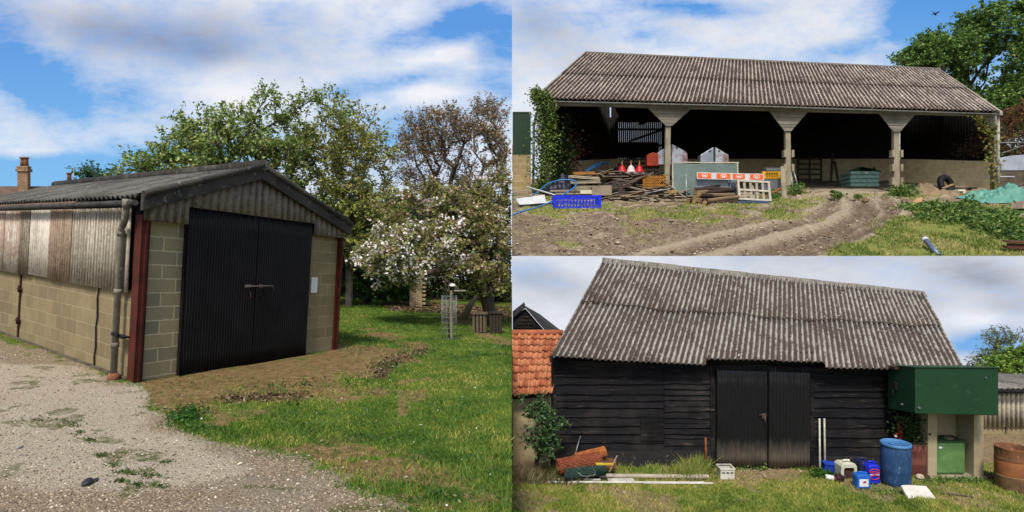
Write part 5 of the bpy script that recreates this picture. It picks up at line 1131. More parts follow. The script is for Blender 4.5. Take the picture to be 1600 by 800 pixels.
for k, (x, y, s, lab) in enumerate(((1511,301,.28,'brown lump of rubble just past the cream container'), (1524,301,.34,'brown rubble lump below the black can'), (1534,302,.26,'smaller rubble lump nearest the corner creeper'), (1434,317,.34,'tan rock lying alone in the grass before the sandy heap'), (1352,311,.18,'small pale stone on the track into the barn'))):
    b = gA(x, y+2); q = V(b); m = MB(); m.lathe([(.3*s,-.3*s), (.9*s,-.1*s), (1.0*s,.2*s), (.7*s,.6*s), (.2*s,.75*s)], 9, Matrix.Translation(b)@Euler((.2,.3*k,k)).to_matrix().to_4x4()); 
    m.v = [p+V((random.gauss(0,.06*s), random.gauss(0,.06*s), random.gauss(0,.06*s))) for p in m.v]; tag(m.build('stone', worn('tan rock', 'c09a6c', '9f7d55', 5, .95) if k == 3 else rub, loc=b), lab, 'stone')
# green tarp
gx, gy = np.meshgrid(np.linspace(-1.9,1.9,60), np.linspace(-.8,.8,26)); b = gA(1566,313); gz = .28+.62*np.exp(-((gx-.6)/1.0)**2-(gy/.7)**2)+.20*fbm(gx, gy, 2.2, 31)+.08*fbm(gx, gy, 7, 32); gz = np.maximum(gz, .03)
sx = 1+.12*vnoise(gy, gx*0, 3., 3); vv = np.stack([gx*sx+b.x, gy*1.1+b.y, (gz-.03)*np.clip(np.minimum((1.9-np.abs(gx))/.5, (.8-np.abs(gy))/.35), 0, 1)+.015+zA0(gy*1.1+b.y)], 2).reshape(-1,3); ii = np.arange(len(vv)).reshape(gx.shape)
tag(npmesh('tarpaulin', vv, np.stack([ii[:-1,:-1], ii[:-1,1:], ii[1:,1:], ii[1:,:-1]], 2).reshape(-1,4), worn('sea green sheet', '5f9686', '47796c', 2.5, .45, 0, .1, 'b4c9bd'), None, loc=tuple(b)), 'crumpled sea-green tarpaulin on the ground at the barn\'s far corner', 'tarpaulin')
mound('white_sack', 'pinkish white sacking lying on the green tarpaulin', 'sack', 1590, 309, 33.4, .6, .4, .35, worn('pale sack', 'c2b0a4', 'a08f84', 5, .8), .6, 22)
m = MB(); m.tube([P(1554,316,32.6), P(1575,302,32.8), P(1602,285,33.2)], .06, 6); tag(m.build('branch', bark1, loc=P(1554,316,32.6)), 'grey branch lying across the green tarpaulin', 'branch')
# nettles and weeds
nett = leafm('nettle leaf', ['2c4420', '41602a', '5a7a36', '789248', '94a45e']); q = []
for (cx, cy, sx_, sy_, hh_, n) in ((1505,334,34,7,.5,1900), (1545,352,40,9,.6,2500), (1570,364,30,9,.6,1600), (1470,328,40,5,.3,1200), (1588,338,22,5,.3,400), (1430,326,35,5,.22,800), (1450,342,30,5,.2,500), (1592,375,14,8,.4,400), (1410,306,28,3,.55,700), (1244,303,16,4,.5,420), (1308,309,13,2.5,.3,260), (1340,311,8,2,.3,90), (1210,308,9,3,.4,200), (1500,345,30,6,.5,800)):
    for _ in range(n):
        b = gA(random.gauss(cx, sx_*.42), min(398, random.gauss(cy, sy_*.5))); q.append((b.x, b.y, b.z+hh_*random.random()**1.2*(1+.5*math.sin(b.x*3.1)*math.sin(b.y*2.7))))
tag(leafcloud('weeds', q, .17, nett, aspect=.5, flat=.3), 'beds of green nettles and weeds before the far bay of the barn', 'weeds', kind='stuff')
# planks, rusty beam and pole by the nettles
b = gA(1570,347); loose_board(1572, 345, b.y, 2.2, .22, .08, .2, -.28, wdb, 'grey plank lying slanted across the nettles', None)
b = gA(1558,333); loose_board(1560, 331, b.y, 1.6, .2, .06, .1, -.1, wdd, 'dark plank lying behind the slanted grey one in the nettles', None)
b = gA(1597,341); m = MB(); m.box(P(1599,322,b.y+.6), (.8,.5,.35), .3, .1); tag(m.build('carton', worn('pinkish board', 'b9a292', '9a8474', 5, .9), loc=P(1599,326,b.y+.6)), 'pale pinkish carton half in the nettles below the tarpaulin', 'carton')
b = gA(1590,394); rb = worn('rusty beam', '5c3426', '43271d', 5, .9, 0, .5, '7a4a34'); t = thing('rusty_beam', 'rusty iron girder end poking in over the nettles', 'girder', b); m = MB(); m.para(P(1574,388,b.y), V((1.2,0,-.05)), V((0,.2,.05)), V((0,0,.06))); m.para(P(1575,385,b.y+.08), V((1.2,0,-.05)), V((0,.05,.0)), V((0,0,.12))); m.para(P(1574,379,b.y), V((1.2,0,-.05)), V((0,.2,.05)), V((0,0,.05))); m.build('flange', rb, t); m = MB(); m.para(P(1592,402,b.y-.2), V((.7,0,-.1)), V((0,.12,0)), V((0,0,.16))); m.build('end_plate', rb, t)
t = thing('metal_pole', 'slanting galvanised pole with a white cap in the grass', 'pole', gA(1463,398)); m = MB(); a, b = gA(1467,399.5), P(1447,376,21.0); m.tube([a, b], .085, 10); m.build('tube', worn('blue grey steel', '6d7f96', '55657c', 6, .4, .4, .1, '2f3a48'), t); m = MB(); m.tube([b, b+(b-a).normalized()*.14], .10, 10); m.build('cap', plain('white cap paint', 'd8dade', 'c4c6ca', .5), t)
# ================================================================== third place: the black boarded barn, a terrace below
def coverB(px, py):
    r = 1.0+0*px
    for q in ((1545,530,50,16,-.95,-.05), (1500,545,60,14,-.7,0), (830,420,60,30,-.25,0), (1600,560,60,30,-.5,0)): r = r+blob(px, py, *q)
    return r
def greyB(px, py):
    return .22+sum(blob(px, py, *q) for q in ((860,440,90,26,.35,.2), (1540,435,90,28,.55,.15), (1440,470,60,20,.2,0), (1590,480,60,18,.25,0), (1530,500,60,14,-.3,0), (880,500,60,20,-.15,0), (1250,405,200,14,.2,0)))
BZ = -4.77
sky(0, 40, 19.9, -7, 0., coverB, greyB, seed=8.1, sc=.3, contrast=2.2, rot=.3, lowblue='86b8ea', hiblue='6da6e4', greyc='868ca0', white='eceff6', zb=(-6, 0))
def gB(px, py): Y = -BZ*F/(py-400); return V(((px-800)/F*Y, Y, BZ))
BARE = [(1150,726), (1262,726), (1272,740), (1240,752), (1180,762), (1150,748)]
BARE2 = [(1265,752), (1330,748), (1440,740), (1560,742), (1640,745), (1640,790), (1480,772), (1390,772), (1300,764)]
def maskB(X, Y):
    px = 800+X/Y*F; py = 400-BZ/Y*F; n = fbm(X, Y, 1.1, 70); n2 = fbm(X, Y, 3.7, 71)
    s = np.maximum(sstep(polydist(px, py, BARE)*Y/F+n*.2, -.2, .2), .75*sstep(polydist(px, py, BARE2)*Y/F+n*.3+n2*.2, -.15, .35))
    s = np.maximum(s, .7*sstep(fbm(X, Y, .8, 77)+.25*n2, .3, .55)); s = np.maximum(s, .8*sstep(X, 10.3, 11.2)*sstep(py, 800, 770))
    s = np.maximum(s, .6*sstep(py, 752, 742)*sstep(px, 960, 900)); return px, py, np.clip(s, 0, 1), n, n2
ys = np.concatenate([np.linspace(6, 14, 150), np.linspace(14.2, 19.85, 25)]); xs_ = np.linspace(0, 1.9, 330); A_, Y_ = np.meshgrid(xs_, ys); X_ = A_*Y_
px, py, bare, n, n2 = maskB(X_, Y_); Z_ = BZ+.012*n2-.02*bare
v = np.stack([X_, Y_, Z_], 2).reshape(-1,3); i = np.arange(len(v)).reshape(X_.shape); f = np.stack([i[:-1,:-1], i[:-1,1:], i[1:,1:], i[1:,:-1]], 2).reshape(-1,4)
g = G('farm yard grass'); o3 = g.obj; nB, nC, nD = g.noise(1.6, o3, 5, .65), g.noise(10, o3, 5, .7, 2.), g.noise(45, o3, 4, .75, 5.)
so = g.ramp(g.mth('MULTIPLY_ADD', nD, .5, g.mth('MULTIPLY', nC, .5)), [(.32, S('4b3d2e')), (.47, S('7d6b52')), (.58, S('9c8a6c')), (.7, S('b8a88a'))])
lw = g.ramp(g.mth('MULTIPLY_ADD', nC, .5, g.mth('MULTIPLY', nB, .5)), [(.32, S('4c6226')), (.47, S('71803a')), (.58, S('939548')), (.7, S('b3a866'))]); lw = g.mix(g.rng(nD, .35, .7, 0, .6), lw, S('50642a'))
c = g.mix(g.rng(g.mth('ADD', g.attr('bare'), g.mth('MULTIPLY', g.mth('SUBTRACT', g.mth('ADD', nC, nD), 1.), 1.)), .35, .7), lw, so)
tag(npmesh('ground', v, f, g.pbr(c, .95, 0, g.bump(g.mth('ADD', nC, nD), .9, .04), .05), None, {'bare': bare.ravel()}, smooth=True), kind='structure')
X, Y = RNG.uniform(0, 1, 120000), RNG.uniform(8.5, 13.3, 120000); X = X*Y*.98; px, py, bare, n, n2 = maskB(X, Y); kp = (RNG.uniform(0, 1, len(X)) < (1-.96*bare)*.85) & (X > .01); X, Y = X[kp], Y[kp]
gB_m = leafm('yard grass', ['526a26', '71863a', '8f9a44', 'aaa656', 'bfb272'], .35)
tag(blades('grass', X, Y, np.full(len(X), BZ-.004), .055, gB_m, w=.009), 'short yellow-green grass before the black barn', 'grass', kind='stuff')
# tall grass along the wall
X = np.concatenate([RNG.uniform(P(965,0,12.6).x, P(1115,0,12.6).x, 1900), RNG.uniform(P(1040,0,12.6).x, P(1115,0,12.6).x, 1100)]); Y = RNG.uniform(12.25, 12.95, len(X)); hgt = .10+.17*np.exp(-((800+X/Y*F-1082)/30)**2)+.10*vnoise(X, Y, 4, 5)
tag(blades('grass', X, Y, np.full(len(X), BZ), np.maximum(hgt, .08), leafm('rank grass', ['4a6420', '6a8a30', '8fa048', 'b0a868', '5d7a2a'], .35), w=.012, lean=.5), 'rank tall grass growing along the foot of the black barn', 'tall grass', kind='stuff')
X = RNG.uniform(P(800,0,12.4).x+.02, P(905,0,12.4).x, 1500); Y = RNG.uniform(12.0, 12.8, len(X))
tag(blades('dry_grass', X, Y, np.full(len(X), BZ), .2, leafm('dry grass', ['8a7a55', 'a8987a', '6f6547', '5f6a34'], .3), w=.012, lean=.6), 'dry bleached grass and straw below the bush', 'dry grass', kind='stuff')
X = RNG.uniform(.05, 12, 700); Y = RNG.uniform(9.5, 12.9, 700); px, py, bare, n, n2 = maskB(X, Y); kp = RNG.uniform(0, 1, 700) < bare*.9+.02
tag(stones('stones', X[kp], Y[kp], np.full(kp.sum(), BZ+.005), np.abs(RNG.normal(.018, .012, kp.sum()))+.008, pebm), 'small pale stones and chips on the bare yard soil', 'stones', kind='stuff')

# ------------------------------------------------------------------ black barn
WY = 13.0
bb = thing('black_barn', 'black tarred weatherboard barn under a steep striped corrugated roof', 'barn', gB(1130, 730))
g = G('tarred board'); v3 = g.mapp(g.obj, (.7, 8, 9)); f1 = g.noise(1.7, v3, 6, .72); f2 = g.noise(1.1, g.obj, 4, .6, 4.); f3 = g.noise(3, g.mapp(g.obj, (.5, 3, 5)), 6, .75, 8.)
c = g.mix(g.rng(f1, .35, .7), S('09090b'), S('1d1c20')); c = g.mix(g.rng(f2, .5, .7, 0, .6), c, S('3a3430')); c = g.mix(g.rng(f3, .57, .70, 0, .7), c, S('5e544c'))
tar_m = g.pbr(c, .75, 0, g.bump(f1, .9, .012), .14)
xl, xr = P(864,0,WY).x, P(1440,0,WY).x; z0 = BZ-.1
def eavez(px): return P(0, 560+ (px-862)*.034, WY).z
HATCH = (P(1000,0,WY).x, P(1036,0,WY).x, P(0,688,WY).z, P(0,651,WY).z)
def boards(name, x0, x1, za, zb, rows, seed):
    rs = random.Random(seed); m = MB(); hs = [rs.uniform(.75,1.25) for _ in range(rows)]; tot = sum(hs); z = za
    for r in range(rows):
        h = (zb-za)*hs[r]/tot; x = x0
        while x < x1-.05:
            L = rs.uniform(1.2, 3.2); xe = min(x1, x+L); xe = x1 if x1-xe < .5 else xe; n = max(2, int((xe-x)/.22)); d = rs.uniform(-.006,.010); top = []; bt = 0
            tilt = rs.uniform(-.018,.018); k = len(m.v)
            for q in range(n+1):
                xx = x+(xe-x-.006)*q/n; w1 = rs.uniform(-.012,.012)+tilt*(q/n-.5)
                m.v += [V((xx,WY-.004-d*.3,z+h+.02)), V((xx,WY-.044-d,z+w1)), V((xx,WY-.006-d,z+w1-.002))]
            for q in range(n):
                a = k+q*3; m.face((a+1,a+4,a+3,a)); m.face((a+2,a+5,a+4,a+1)); m.face((a,a+3,a+5,a+2))
            m.face((k,k+2,k+1)); e = k+n*3; m.face((e,e+1,e+2)); x = xe
        z += h
    return m.build(name, tar_m, bb)
dx0, dx1 = P(1116,0,WY).x, P(1264,0,WY).x; zt = -2.30
zpl = P(0,703,WY).z
xm = P(1037,0,WY).x; boards('weatherboarding', xl, xm, zpl, zt, 11, 3); boards('weatherboarding', xm+.004, dx0-.10, zpl, zt, 17, 8); boards('weatherboarding', dx1+.08, xr, P(0,712,WY).z, zt-.1, 10, 5)
m = MB(); m.para((xl,WY+.02,z0), (xr-xl,0,0), (0,.12,0), (0,0,zt-z0-.12)); m.build('wall', dark_m, bb)
plm = worn('tarred plinth', '1c1a1a', '2a2626', 3, .85, 0, .6, '7a7068'); m = MB()
for a, b_, pz in ((xl, dx0-.1, zpl), (dx1+.08, xr, P(0,712,WY).z)): m = MB(); m.para((a,WY-.05,z0), (b_-a,0,0), (0,.07,0), (0,0,pz-z0)); m.build('plinth', plm, bb)
m = MB(); m.para((HATCH[0],WY-.06,HATCH[2]), (HATCH[1]-HATCH[0],0,0), (0,.03,0), (0,0,HATCH[3]-HATCH[2]))
for k in range(6): m.para((HATCH[0]+.02+k*.085,WY-.066,HATCH[2]+.01), (.05,0,0), (0,.008,0), (0,0,HATCH[3]-HATCH[2]-.02))
m.build('hatch', tar_m, bb)
m = MB(); m.para((xl-.03,WY-.06,z0), (.10,0,0), (0,.3,0), (0,0,zt-z0+.05)); m.build('corner_board', tar_m, bb)
for x in (dx0-.10, dx1-.0): m = MB(); m.para((x,WY-.055,z0), (.09,0,0), (0,.1,0), (0,0,zt-z0-.0)); m.build('door_post', tar_m, bb)
m = MB(); m.para((dx0-.1,WY-.04,P(0,566,WY).z-.02), (dx1-dx0+.2,0,0), (0,.06,0), (0,0,.25)); m.build('door_head', tar_m, bb)
# corrugated doors with mud splashed on the foot
g = G('black corrugated door'); nz = g.noise(4, g.mapp(g.obj, (3,3,.7)), 6, .7); nz2 = g.noise(25, g.obj, 4, .7); zz = g.sep(g.obj)[2]
c = g.mix(g.rng(nz, .35, .7), S('0a0a0c'), S('171619')); c = g.mix(g.rng(nz2, .66, .72, 0, .6), c, S('5a544e'))
mudf = g.mth('MULTIPLY', g.rng(g.mth('ADD', zz, g.mth('MULTIPLY', nz, .7)), 1.0, .42), .8); c = g.mix(mudf, c, S('6f6558'))
rainf = g.mth('MULTIPLY', g.rng(g.mth('SUBTRACT', zz, g.mth('MULTIPLY', nz, .9)), 1.45, 1.95), .5); c = g.mix(rainf, c, S('5c5c60'))
bdoor_m = g.pbr(c, .5, 0, g.bump(nz2, .1, .01), .35)
zdt = P(0,568,WY).z
for (a, b_, zb_, nm) in ((1118, 1196, .05, 'tall left'), (1198.5, 1262, .03, 'right')):
    xa, xb = P(a,0,WY).x, P(b_,0,WY).x; d = thing('door', None, None, (0,0,0)); bpy.data.objects.remove(d)
    m = MB(); m.corr(lambda u: V((xa+(xb-xa)*u, WY-.075, BZ+zb_)), lambda u: V((xa+(xb-xa)*u, WY-.075, zdt-.02-(.04 if a > 1150 else 0))), round((xb-xa)/.076), .012, V((0,-1,0)), 8, 9, .006, dent=.010)
    o = m.build('door', bdoor_m, bb); o.location = (xa-wloc(bb).x, WY-wloc(bb).y, BZ-wloc(bb).z)
    off = V((xa, WY, BZ))-wloc(bb)
    for vv in o.data.vertices: vv.co -= off
    m = MB()
    for zz_ in (.35, 1.15, 2.0): m.para((xa,WY-.055,BZ+zz_), (xb-xa,0,0), (0,.03,0), (0,0,.09))
    m.build('ledge', dark_m, o)
    if a < 1150:
        m = MB(); q = P(1193,650,WY-.1); m.tube([q+V((-.11,0,.02)), q+V((.04,-.02,.03)), q+V((.09,0,-.01))], .014, 6); m.tube([q+V((0,-.02,.02)), q+V((.02,-.05,-.07)), q+V((.0,-.03,-.16))], .016, 6); m.para(q+V((-.04,-.02,-.06)), V((.09,0,0)), V((0,.03,0)), V((0,0,.12))); m.build('latch', worn('worn iron', '5c4f45', '3a322c', 9, .7, .3, .3, '8a7560'), o)
# roof
roofB = corrm('striped barn roof', 'a9a59d', '86827a', '4a413b', 'dcd8ce', .42, .46, .25, lich=.62, streak=(1.1, 2.6), blotch=1.6)
RL2, RR2 = P(944,405,16.), P(1440,457,16.3); NWB = 72
def eb(u):
    x = 861+(1508-861)*u
    y = 557+(x-860)*.0535 if x < 1103 else (561+(x-1103)*.022 if x < 1290 else 574+(x-1290)*.023)
    k = int(x/58); return P(x, y+((k*7919) % 5-2)*.35, 12.6)
eb0 = lambda u: P(861, 557, 12.6).lerp(P(1508, 576, 12.6), u)
rb_ = lambda u: RL2.lerp(RR2, u)
sB = (eb0(1)-eb0(0)).cross(rb_(0)-eb0(0)).normalized()
if sB.z < 0: sB = -sB
sag = lambda u: V((0,0,-.10*math.sin(PI*u)))
mid = lambda u: eb0(u).lerp(rb_(u), .49+.012*math.sin(u*19)+.008*math.sin(u*47))+sag(u)*.6
m = MB(); m.corr(eb, lambda u: mid(u)+(rb_(u)-eb0(u))*.02, NWB, .028, sB, 8, 4, .012); m.corr(lambda u: mid(u)+sB*.03, lambda u: rb_(u)+sB*.03, NWB, .028, sB, 8, 3, .012, u0=31); m.build('roof', roofB, bb)
m = MB(); m.corr(lambda u: V((2.9+9.5*u, 19.0, -2.35-.6*u)), rb_, 60, .036, V((0,.5,1)), 4, 2, .012); m.build('roof', roofB, bb)
m = MB(); 
for k in range(9): a, b_ = rb_(k/9-.004), rb_((k+1)/9+.006); o_ = V((0,0,.012*(k % 2)-.01)); m.prism([a+V((0,-.19,-.10))+o_, a+V((0,-.02,.055))+o_, a+V((0,.02,.055))+o_, a+V((0,.19,-.10))+o_], b_-a)
rc = m.build('ridge_cap', worn('grey ridge', '8a8479', '5e5950', 4, .95, 0, .5, '4a3a30'), bb)
m = MB(); m.para(eb0(0)+V((-.03,-.0,-.13)), rb_(0)-eb0(0), V((.05,0,0)), V((0,0,.11))); m.build('verge_board', tar_m, bb)
m = MB(); m.prism([V((xl,WY,BZ)), V((xl,WY,zt)), V((RL2.x+.1,16,RL2.z-.15)), V((4.3,19.,-2.6)), V((4.3,19,BZ))], (.08,0,0)); m.build('gable_wall', tar_m, bb)
m = MB(); m.prism([V((xr+.9,WY,BZ)), V((xr+.9,WY,-2.6)), V((RR2.x-.2,16.2,RR2.z-.2)), V((12.2,19.,-3.)), V((12.2,19,BZ))], (.08,0,0)); m.para((xr,WY+.02,z0), (.95,0,0), (0,.1,0), (0,0,2.35)); m.build('gable_wall', tar_m, bb)
m = MB(); m.para((xl,WY-.09,-2.45), (xr-xl,0,-.24), (0,.08,0), (0,0,.12)); m.build('eave_board', tar_m, bb)

# ------------------------------------------------------------------ behind on one side: tiled building, black gable, bush
oh = thing('tiled_outbuilding', 'low outbuilding with an orange pantile roof and pale rendered wall beside the black barn', 'outbuilding', gB(830, 735))
Yo = 13.05; xe = P(862,0,Yo).x
m = MB(); m.para((.02,Yo,BZ-.1), (xe-.06,0,0), (0,.3,0), (0,0,P(0,614,Yo).z-BZ+.1)); m.build('wall', worn('cream render', 'c2b28c', 'a5946e', 2, .95, 0, .4, '6f6249'), oh)
e0, e1 = V((.0,12.75,P(0,619,12.75).z)), V((P(863,0,12.75).x,12.75,P(0,615,12.75).z)); r0, r1 = V((0,14.6,P(0,521,14.6).z)), V((P(880,0,14.6).x,14.6,P(0,521,14.6).z))
tile_m = [worn('orange pantile', 'a86442', '8c5036', 5, .85, 0, .3, '6a4634'), worn('light pantile', 'bc7e58', 'a26444', 5, .85, 0, .3, '8a6a54')]
m = MB(); NR, NCc = 9, 8
for r in range(NR):
    for q in range(NCc):
        fa, fb = r/NR, min(1, (r+1.22)/NR); a0, a1 = q/NCc, (q+1.0)/NCc; jit = random.uniform(-.012,.012); m.cur = random.randrange(2); nn = 7; k = len(m.v)
        nrm = V((0,-.72,.7))
        for j in (0,1):
            for s_ in range(nn):
                u = a0+(a1-a0)*s_/(nn-1); ff = fb if j else fa; p = e0.lerp(e1, u).lerp(r0.lerp(r1, u), ff+jit*.5)
                hgt = .036*math.sin(2*PI*(s_/(nn-1))+.5)+(.0 if j else .038)+.006*(q % 2)+jit; m.v.append(p+nrm*hgt)
        for j in (0,1):
            for s_ in range(nn): m.v.append(m.v[k+j*nn+s_]-nrm*.018)
        for s_ in range(nn-1):
            m.face((k+s_, k+s_+1, k+nn+s_+1, k+nn+s_), None, True); m.face((k+2*nn+s_+1, k+2*nn+s_, k+3*nn+s_, k+3*nn+s_+1)); m.face((k+2*nn+s_, k+2*nn+s_+1, k+s_+1, k+s_))
        m.face((k, k+nn, k+3*nn, k+2*nn)); m.face((k+nn-1, k+3*nn-1, k+4*nn-1, k+2*nn-1))
m.build('roof', tile_m, oh)
m = MB(); m.para(e0+V((0,.04,-.05)), e1-e0, V((0,.05,0)), V((0,0,.03))); m.para(e0+V((.0,.12,-.10)), e1-e0, r0-e0, V((0,0,.03))); m.build('roof_batten', dark_m, oh)
m = MB(); m.tube([r0+V((0,0,.02)), r1+V((0,0,.02))], .075, 10); m.build('ridge_tile', tile_m[0], oh)
g2 = thing('black_gable', 'black boarded gable and dark roof rising behind the orange tiles', 'barn', P(830, 530, 17.5))
Yg = 17.5; m = MB(); m.prism([V((.02,Yg,BZ)), V((.02,Yg,P(0,495,Yg).z)), P(821,482.5,Yg), P(856,523,Yg), P(856,700,Yg)], (0,.1,0)); w_ = m.build('wall', tar_m, g2); m = MB()
for k in range(7): zz_ = P(0,524-k*5.5,Yg).z; wd = (.55-.075*k); m.para((max(.02, P(826-k*.5,0,Yg).x-wd),Yg-.03,zz_), (min(wd*2-.05, 1.02),0,0) if k < 3 else (wd*1.5,0,0), (0,.03,0), (0,0,.02))
m.build('weatherboarding', tar_m, g2)
m = MB(); a_, b_, c_ = P(821,481,Yg-.1), P(858,524,Yg-.1), P(845,488,Yg+1.6); m.prism([a_, b_, b_+(P(882,523,Yg+1.6)-b_), a_+(P(843,493,Yg+1.6)-a_)], V((0,.05,.05))); m.prism([V((.02,Yg-.1,P(0,497,Yg-.1).z)), a_, a_+V((0,1.6,0)), V((.02,Yg+1.5,P(0,497,Yg-.1).z))], V((0,0,.05))); m.build('roof', worn('dark slate', '2c2a2c', '1f1d1f', 3, .8), g2)
# bush
K = np.vstack([lump(842,672,12.45,.34,.55,.2,34,.2), lump(836,640,12.5,.2,.25,.12,10), lump(850,695,12.4,.26,.32,.2,14), np.array([P(x, y, 12.45) for x, y in ((872,672), (880,662), (866,655), (862,690), (870,700), (815,625), (845,622))])]); K = K[K[:,0] > .10]
tree('shrub', 'glossy dark green bush against the cream wall by the black barn\'s corner', gB(838,736), K, leafm('glossy leaf', ['203a1e', '33552c', '4a7040', '6a8a58', '2c4524'], .25, .4), bark2, .05, .07, 48, .10, cat='shrub', clip=lambda p: p[:,0] > .03, fork=.2, rmin=.006)

# ------------------------------------------------------------------ things along the wall
mesh_o = worn('orange net', '9a5436', '6f3a24', 14, .8, 0, .8, 'c08058', fine=60); mesh_g = worn('green net', '2f4a40', '223830', 9, .7, 0, .5, '5a7a6a', fine=60)
def netroll(lab, a, b, r, mt, turns=3):
    t = thing('netting_roll', lab, 'netting', (a+b)/2); d = b-a; ax = d.normalized(); u = ax.orthogonal().normalized(); w_ = ax.cross(u); m = MB(); n = 30; L = 14; pts = []
    k = len(m.v); N = n*turns
    for i in range(N+1):
        an = 2*PI*i/n; rr = r*(.5+.5*i/N)*(1+.10*math.sin(2*an+.7)+.06*math.sin(5*an)); sg = random.uniform(-.02,.02)
        for j in range(L+1): m.v.append(a+d*(j/L+sg*.1)+(u*math.cos(an)+w_*math.sin(an)*.8)*rr*(1+.10*math.sin(j*.9+i*.23)+.07*random.uniform(-1,1)))
    for i in range(N):
        for j in range(L): q = k+i*(L+1)+j; m.face((q, q+1, q+L+2, q+L+1), None, True)
    m.build('roll', mt, t)
    m = MB()
    for i in range(0, n): 
        an = 2*PI*i/n; 
        if i % 2 == 0: m.tube([a+d*(j/L)+(u*math.cos(an+j*.22)+w_*math.sin(an+j*.22)*.8)*r*1.03 for j in range(L+1)], .006, 4, False); m.tube([a+d*(j/L)+(u*math.cos(an-j*.22)+w_*math.sin(an-j*.22)*.8)*r*1.03 for j in range(L+1)], .006, 4, False)
    m.build('mesh_strand', mt, t); return t
netroll('green netting roll lying under the orange rolls at the barn foot', P(880,738,12.1), P(944,730,12.3), .155, mesh_g); netroll('rust-orange netting roll resting on the green roll', P(872,729,12.15), P(938,716,12.35), .15, mesh_o); netroll('bright orange netting roll on top of the rust-orange one', P(900,716,12.35), P(946,705,12.5), .105, worn('bright orange net', 'c0763f', '945028', 14, .7, 0, .6, 'e0a468', fine=60))
netroll('small loose orange net bundle pushed against the barn wall behind the rolls', P(930,722,12.55), P(962,726,12.5), .11, worn('faded net', '8a5a3a', '6a4a30', 9, .8, 0, .5, 'a88458', fine=60))
m = MB(); m.box(P(944,725,11.95), (.36,.06,.03), .1, .05); tag(m.build('yellow_strip', plain('yellow strip', 'd0b23c', 'b0942c', .6), loc=P(944,725,11.95)), 'yellow strip of wood stuck between the netting rolls', 'batten')
def rod(name, lab, a, b, r, mt, cat=None): m = MB(); m.tube([a, a.lerp(b, .5)+V((0,0,0)), b], r, 7); return tag(m.build(name, mt, loc=a), lab, cat or name.split('_')[-1])
rod('wooden_stick', 'short pale stick leaning out of the netting rolls', P(952,738,11.9), P(964,712,12.1), .013, wdb, 'stick'); rod('metal_rod', 'thin grey rod leaning on the barn behind the orange rolls', P(897,716,12.6), P(907,681,12.9), .014, zinc_m, 'rod')
m = MB(); m.tube(smooth([P(903,738,11.9), P(912,744,11.85), P(930,741,11.9), P(925,728,11.9)]), .007, 5); tag(m.build('wire', zinc_m, loc=P(910,742,11.9)), 'loose loop of pale wire before the green netting roll', 'wire')
rod('rusty_bar', 'rust-brown iron bar leaning on the boards beside the left door', gB(1102,733)+V((0,.2,0)), P(1102.5,684,WY-.12), .02, rust_m, 'bar') if False else rod('rusty_bar', 'rust-brown iron bar standing in tall grass against the dark boards', gB(1103,734), P(1102.5,684,WY-.12), .022, worn('rust', '8a4f2a', '6a3a20', 8, .8), 'bar')
# plastic pipes on the ground
gz = BZ
def pipe(lab, px0, px1, py, r, mt, group=None):
    a, b = gB(px0, py), gB(px1, py+1); a.z = b.z = BZ+r+.005; t = thing('pipe', lab, 'pipe', (a+b)/2, group); m = MB(); m.tube([a, b], r, 12, False); m.tube([b, a], r*.85, 12, False); m.build('barrel', mt, t); m = MB(); d = (b-a).normalized()
    m.tube([a-d*.0, a+d*.10], r*1.16, 12); m.build('collar', mt, t); return t
whp = worn('off white pipe', 'c8c6bc', 'a9a79c', 3, .5, 0, .05, '86837a'); gyp = worn('grey tan pipe', 'a59c8a', '8d8474', 3, .5, 0, .05)
pipe('thick tan-grey pipe lying nearest the barn wall', 935, 1107, 748, .052, gyp); pipe('thin white pipe lying before the thick tan one', 855, 1100, 755.5, .025, whp); pipe('thin white pipe reaching out past the end of the others by the small white crate', 1005, 1114, 756.5, .022, whp); pipe('short white pipe lying behind the netting end of the long thin one', 856, 938, 751, .028, whp)
m = MB(); m.box(gB(970,754)+V((0,0,.055)), (.55,.12,.03), .02); m.box(gB(1030,757)+V((0,0,.03)), (.5,.06,.02), -.02); tag(m.build('gutter_offcut', whp, loc=gB(970,754)), 'pale flat gutter offcuts lying on the thin white pipes', 'offcut')
# white crate box
b = gB(1137,749.5); t = thing('storage_box', 'small off-white plastic box with vents standing before the barn door', 'box', b); m = MB(); wd, dp, ht = .30, .24, .24
m.para(b+V((-wd/2,0,.0)), V((wd,0,0)), V((0,.015,0)), V((0,0,ht))); m.para(b+V((-wd/2,dp,.0)), V((wd,0,0)), V((0,.015,0)), V((0,0,ht))); m.para(b+V((-wd/2,.016,0)), V((.015,0,0)), V((0,dp-.017,0)), V((0,0,ht))); m.para(b+V((wd/2-.015,.016,0)), V((.015,0,0)), V((0,dp-.017,0)), V((0,0,ht))); m.build('side', worn('off white plastic', 'cfccc0', 'b8b5a8', 4, .6, 0, .05), t, bevel=.006)
m = MB(); m.para(b+V((-wd/2-.012,-.012,ht-.03)), V((wd+.024,0,0)), V((0,.02,0)), V((0,0,.035))); m.para(b+V((-wd/2-.012,dp,ht-.03)), V((wd+.024,0,0)), V((0,.02,0)), V((0,0,.035))); [m.para(b+V((s_,.0,ht-.028)), V((.012,0,0)), V((0,dp+.005,0)), V((0,0,.03))) for s_ in (-wd/2-.013, wd/2+.001)]; m.build('rim', worn('off white rim', 'd4d1c6', 'bcb9ae', 4, .6), t); m = MB()
for k in (-.09, 0, .09): m.para(b+V((k-.03,-.004,ht*.55)), V((.06,0,0)), V((0,.008,0)), V((0,0,.025)))
m.build('vent', dark_m, t); m = MB(); m.para(b+V((-wd/2+.02,.02,.01)), V((wd-.04,0,0)), V((0,dp-.03,0)), V((0,0,.15))); m.build('base', dark_m, t)
